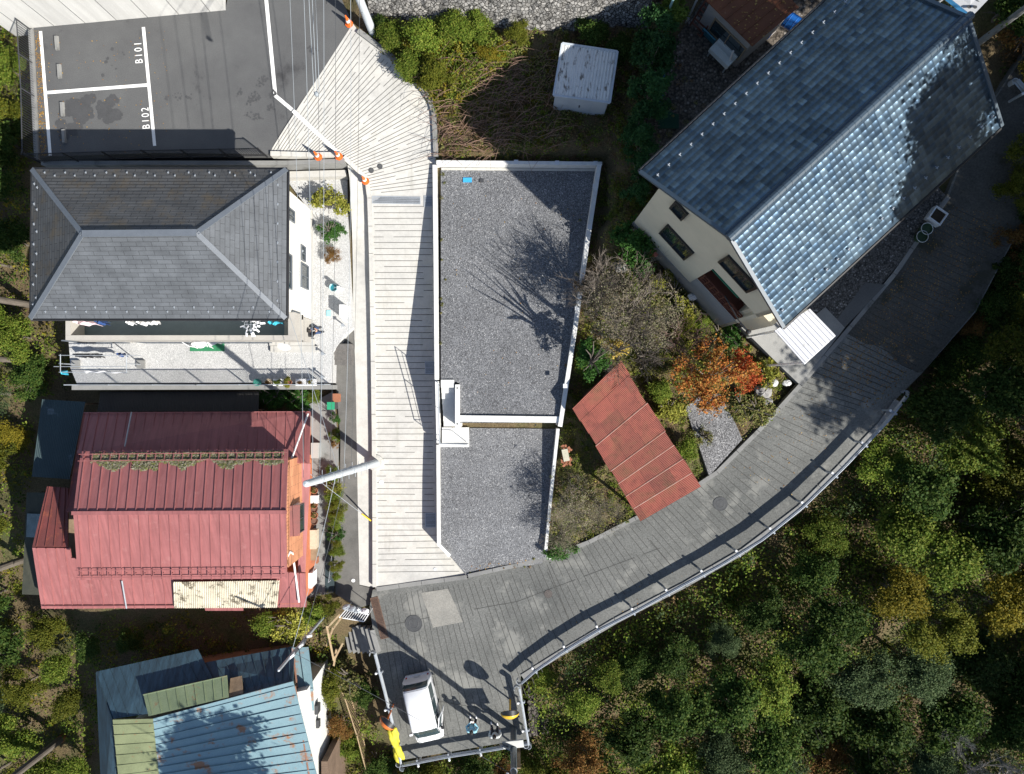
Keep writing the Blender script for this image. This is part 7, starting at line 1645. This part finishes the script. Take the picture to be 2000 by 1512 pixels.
for x, y, k, s in ((1960,520,'rust',.5),(1940,590,'dark',.5),(1995,600,'olive',.6),(1985,420,'dark',.5),(1990,300,'olive',.5),(1985,80,'rust',.7),(1940,40,'dark',.7),(1995,150,'yellow',.4),(1890,640,'rust',.35),(1980,660,'rust',.4),(1905,600,'dark',.5),(1935,530,'dark',.55),(1955,470,'rust',.5),(1962,380,'olive',.5),(1870,690,'dark',.5),(1830,725,'dark',.4),(1990,520,'dark',.6)):
    plant(k, x, y, s, name='bush', cat='bush', where='in the shade beyond the upper road', desc={'rust': 'rusty orange bush', 'dark': 'dark green bush', 'olive': 'olive bush', 'yellow': 'yellow-brown bush'}[k], group='bushes beyond the upper road', height=.2)
# ---- potted plants
def pot(label, p, r, h, m, kind, s, square=0, group=None):
    t = thing('potted_plant', label, 'potted plant', p, 0, group)
    if square: MB().box((0, 0, h/2), (square, r*2, h)).build('planter', m, t, local=True)
    else: MB().lathe((0, 0, 0), [(r*.75, 0), (r, h*.9), (r*1.08, h*.9), (r*1.08, h), (r*.9, h), (r*.85, h*.8), (0, h*.8)], 16).build('pot', m, t, local=True)
    if kind:
        c = bpy.data.objects.new('leaves', proto(kind, 0, **SPEC.get(kind, {}))[0]); COL.objects.link(c); c.parent = t; c.scale = (s, s*(.7 if square else 1), s); c.location.z = h*.8
for i, (x, k, s, m, sq) in enumerate(((506,None,0,paint('teal_pot', (.05, .25, .2), .5),0),(528,'rust',.07,mat('cream_pot', (.5, .42, .3), (.4, .33, .24), 3),0),(547,'bright',.10,WHT,.5),(566,'lime',.24,TERRA,0),(591,'rust',.09,WHT,.5),(611,'yellow',.08,WHT,.4))):
    pot(['small teal pot','brown plant in a round cream pot','green plant in a white rectangular planter','lime green plant in a terracotta pot','reddish plant in a white rectangular planter','yellow flowering plant in a white planter'][i]+' on the yard retaining wall', P(x, 747, 2.65), .17, .3, m, k, s, sq, 'pots along the yard retaining wall')
for i, (x, y, m, sq, r) in enumerate(((617,957,TERRA,0,.16),(616,974,WHT,.4,.2),(617,986,TERRA,0,.15),(617,994,POTM[3],0,.16),(617,1005,TERRA,0,.17),(617,1017,POTM[3],0,.16),(617,1092,TERRA,.32,.16))):
    pot(['round terracotta pot highest in the row by the red house','white square planter near the top of the row by the red house','round terracotta pot just below the white square planter','small brown pot in the middle of the row by the red house','wide terracotta pot in the lower half of the row by the red house','brown pot lowest in the row above the pale box','square terracotta planter below the slatted bench'][i], P(x, y, .85-.0012*(y-950)), r, .32, m, 'grass' if i in (0, 2, 4) else None, .16, sq, 'pots along the end wall of the red house')
# ---- ground cover
def cover(name, poly, n, kinds, size, lift, surf=None, clump=.5, up=.8, per=34):
    """ground cover: low leafy clumps of uneven height, one object per kind of leaf"""
    xs = [p[0] for p in poly]; ys = [p[1] for p in poly]
    for kd, share in kinds:
        m = int(n*share/per*1.7); px = rng.uniform(min(xs), max(xs), m); py = rng.uniform(min(ys), max(ys), m); k = inside(poly, px, py); px, py = px[k], py[k]
        if not len(px): continue
        z = np.full(len(px), 1.0)
        for _ in range(4):
            d = (CAM_H-z)/FPX; x, y = (px-1000)*d, (756-py)*d; z = np.atleast_1d(surf(x, y)) if surf else ground_z(x, y)
        sd = sum(map(ord, kd)) % 17; mod = np.array([mnoise.noise((a*.33, b*.33, sd*.7)) for a, b in zip(x, y)]); keep = rng.uniform(-.6, .45, len(x)) < mod+.2
        x, y, z, mod = x[keep], y[keep], z[keep], mod[keep]
        if not len(x): continue
        for poly_w, _, _ in PADS:
            if surf is None and len(x):
                q = ~(inside(poly_w, x, y) | (edge_dist(poly_w, x, y) < .12)); x, y, z, mod = x[q], y[q], z[q], mod[q]
        if not len(x): continue
        rr = clump*rng.uniform(.35, 1.25, len(x)); hh = lift*rng.uniform(.4, 1.5, len(x))*(1+np.clip(mod, -.3, .6))
        i = np.repeat(np.arange(len(x)), per); a = rng.uniform(0, 6.283, len(i)); q = rng.random(len(i))**.55; ox, oy = np.cos(a)*q*rr[i], np.sin(a)*q*rr[i]
        C = np.stack([x[i]+ox, y[i]+oy, z[i]+hh[i]*np.sqrt(np.maximum(0, 1-q*q))*rng.uniform(.55, 1.1, len(i))+.015], -1)
        N = np.stack([np.cos(a)*q*.6, np.sin(a)*q*.6, np.full(len(i), up)], -1)+rng.normal(size=(len(i), 3))*.5
        me = leaf_mesh(name, C, N, size*rng.uniform(.5, 1.4, len(i)), LM[kd]); o = bpy.data.objects.new(name, me); COL.objects.link(o); o['kind'] = 'stuff'
LB = [(-40,-40),(60,-40),(78,40),(66,60),(76,330),(60,330),(60,625),(130,640),(150,760),(80,780),(60,930),(45,1190),(330,1200),(620,1195),(660,1230),(640,1330),(720,1400),(780,1490),(800,1530),(-40,1530)]
cover('undergrowth', LB, 90000, [('bright', .38), ('olive', .3), ('dark', .2), ('yellow', .07), ('lime', .05)], .12, .5, clump=.55)
BR = [(690,30),(720,60),(1280,60),(1280,420),(1215,445),(1170,310),(850,310),(850,230),(760,105)]
cover('brush', BR, 70000, [('dry', .32), ('olive', .14), ('grass', .30), ('yellow', .08), ('bright', .16)], .085, .24, clump=.32)
cover('brambles', [(735,60),(960,60),(1000,110),(900,200),(850,210),(780,130)], 17000, [('bright', .5), ('yellow', .2), ('lime', .15), ('olive', .15)], .10, .45, clump=.4)
GA = [(1178,320),(1250,400),(1240,450),(1440,640),(1560,755),(1400,925),(1240,1015),(1062,1095),(1072,1040),(1100,830),(1130,640)]
cover('garden_weeds', GA, 120000, [('grass', .40), ('bright', .30), ('dry', .08), ('olive', .06), ('lime', .16)], .075, .16, clump=.28)
FO = [(1020,1322),(1100,1280),(1340,1150),(1560,1000),(1700,870),(1760,780),(1850,700),(1930,620),(2080,400),(2080,1540),(1030,1540),(1040,1440)]
cover('forest_floor', FO, 230000, [('dark', .46), ('olive', .18), ('dry', .03), ('bright', .25), ('grey', .08)], .13, 1.2, clump=.85)
cover('undergrowth', [(780,1490),(1030,1445),(1040,1540),(790,1540)], 9000, [('dark', .4), ('olive', .3), ('bright', .2), ('dry', .1)], .11, .4)
cover('undergrowth', [(1890,270),(1960,180),(1960,0),(2100,-40),(2100,560),(1900,690),(1800,760),(1890,560)], 16000, [('rust', .3), ('olive', .3), ('dark', .3), ('dry', .1)], .11, .3)
cover('yard_weeds', [(1290,90),(1400,190),(1330,300),(1260,330),(1280,200)], 2200, [('grass', .5), ('dry', .5)], .05, .04, HIGH, .15)
cover('edge_weeds', [(858,334),(872,334),(872,740),(858,740)], 260, [('grass', 1)], .05, .05, UPZ, .08)
cover('edge_weeds', [(1050,1080),(1062,1080),(1058,1104),(915,1128),(912,1116)], 700, [('grass', .6), ('dry', .4)], .05, .05, LOWLOT, .1)
cover('edge_weeds', [(1135,330),(1166,334),(1098,828),(1070,1080),(1060,1080),(1088,830)], 900, [('grass', .5), ('dry', .5)], .05, .05, UPZ, .09)
# dry arching stems in the brush
mb = MB(); 
for i in range(620):
    x, y = rnd.uniform(850, 1080), rnd.uniform(110, 305); 
    if x > 1000 and rnd.random() < .5: continue
    g = G(x, y); a = rnd.gauss(.25, .6)+(3.14 if rnd.random() < .35 else 0); L = rnd.uniform(.5, 1.9); d = Vector((math.cos(a), math.sin(a), 0)); hh = rnd.uniform(.25, .8)
    mb.tube([g, g+d*L*.4+Vector((0, 0, hh)), g+d*L*.8+Vector((0, 0, hh*1.05)), g+d*L+Vector((0, 0, hh*.75))], [.011, .009, .007, .005], 3, cap=False)
props(mb.build('dry_stems', mat('dry_stem', (.27, .165, .125), (.17, .11, .08), 4)), None, None, None, 'stuff')
# fallen leaves on the road, the parking edge and the ramp foot
def litter(name, surf, poly, n, size, m, dz=.012):
    xs = [p[0] for p in poly]; ys = [p[1] for p in poly]; px = rng.uniform(min(xs), max(xs), n*2); py = rng.uniform(min(ys), max(ys), n*2); k = inside(poly, px, py); px, py = px[k][:n], py[k][:n]; z = np.full(len(px), 1.0)
    for _ in range(4): d = (CAM_H-z)/FPX; x, y = (px-1000)*d, (756-py)*d; z = np.atleast_1d(surf(x, y))
    N = rng.normal(size=(len(x), 3))*.2; N[:, 2] += 1; me = leaf_mesh(name, np.stack([x, y, z+dz], -1), N, size*rng.uniform(.5, 1.4, len(x)), m); o = bpy.data.objects.new(name, me); COL.objects.link(o); o['kind'] = 'stuff'
litter('fallen_leaves', ROAD, [(1600,730),(1700,620),(1860,400),(1960,420),(1880,600),(1740,770),(1690,800)], 2600, .065, LEAFD)
litter('fallen_leaves', ROAD, [(1400,930),(1560,770),(1690,800),(1560,970)], 90, .06, LEAFD); litter('fallen_leaves', ROAD, [(1060,1240),(1200,1165),(1450,1050),(1560,975),(1575,985),(1450,1068),(1200,1205)], 160, .06, LEAFD)
litter('fallen_leaves', PZ, [(68,60),(78,58),(92,305),(78,305)], 380, .07, LEAFD); litter('fallen_leaves', PZ, [(90,80),(330,60),(330,300),(100,300)], 150, .06, LEAFD); litter('fallen_leaves', LOWLOT, [(915,1118),(1055,1095),(1050,1085),(920,1105)], 60, .06, LEAFD, .03); litter('fallen_leaves', UPZ, [(865,340),(1150,340),(1100,820),(900,820)], 70, .05, LEAFD, .03)
# ---- tall trees beyond the frame: they stand beside the road and shade it
for i, (x, y, s, z0) in enumerate(((25.5,-3.5,1.7,4),(29,1.5,1.9,4.5),(31.5,-6.5,1.8,2),(24.0,4.5,1.35,5.5),(27.5,6.5,1.7,6),(33,5,2.0,5),(30,11.5,1.8,7),(36,-2,2.0,3),(35,-14,1.8,-3),(34,-22,1.8,-6),(28,-27,1.6,-7),(36,-29,1.9,-8),(23.5,9.2,1.0,6),(26.5,-1,1.6,4.5),(28,4,1.7,5.5),(25,1.5,1.25,5),(30.5,-3,1.8,3),(26,9.5,1.2,6.5),(28.5,-8,1.5,1.5),(38,-20,2.0,-5),(31,-17,1.3,-5),(-6.8,-24.5,1.45,-5),(27,-5.5,1.9,1.5),(25.2,-2,1.5,4.5))):
    cm, lm, tr = proto('dark' if i % 2 else 'olive', i % 3, **SPEC['dark' if i % 2 else 'olive'])
    t = thing('tall_tree', 'tall leafy tree standing outside the photo whose crown shades the road and roofs', 'tree', (x, y, z0), 0, 'tall trees beyond the photo edges')
    h = 15 if y < -23 and x < 0 else 11.8 if (x < 27 and y > 1) else 13.5 if -13 < y < 1 else 9.5
    for nm, me_, sc, lz in (('crown', cm, (s, s, s*1.35), h-2*s), ('trunk', lm, (s*.8, s*.8, h/3.6), 0)):
        c = bpy.data.objects.new(nm, me_); COL.objects.link(c); c.parent = t; c.scale = sc; c.location.z = lz; c.rotation_euler.z = i*1.3
        if nm == 'crown' and x < 26.6 and y > 1: c.location.x = -2.8; c.location.y = .6
        if nm == 'trunk' and x < 26.6 and y > 1: c.rotation_euler = (0, -.23, 0)
# ---- labels: one per plant, counted along its own place
from collections import defaultdict
gp = defaultdict(list)
for w_, k, x, y, t in PLANTS: gp[(w_, k)].append((x, y, t))
for (w_, k), L in gp.items():
    vert = w_.startswith(('along', 'in the hedge', 'in the planting', 'in the shade')); L.sort(key=lambda q: q[1] if vert else q[0])
    d = DESC.get(k, k)
    if len(L) > len(ORD): ORD += ['twenty-first', 'twenty-second', 'twenty-third', 'twenty-fourth', 'twenty-fifth']
    for i, (x, y, t) in enumerate(L):
        if len(L) == 1: t['label'] = f'the only {d} {w_}'
        else: t['label'] = f'{ORD[i]} {d} {w_}, from the {"top" if vert else "left"}'
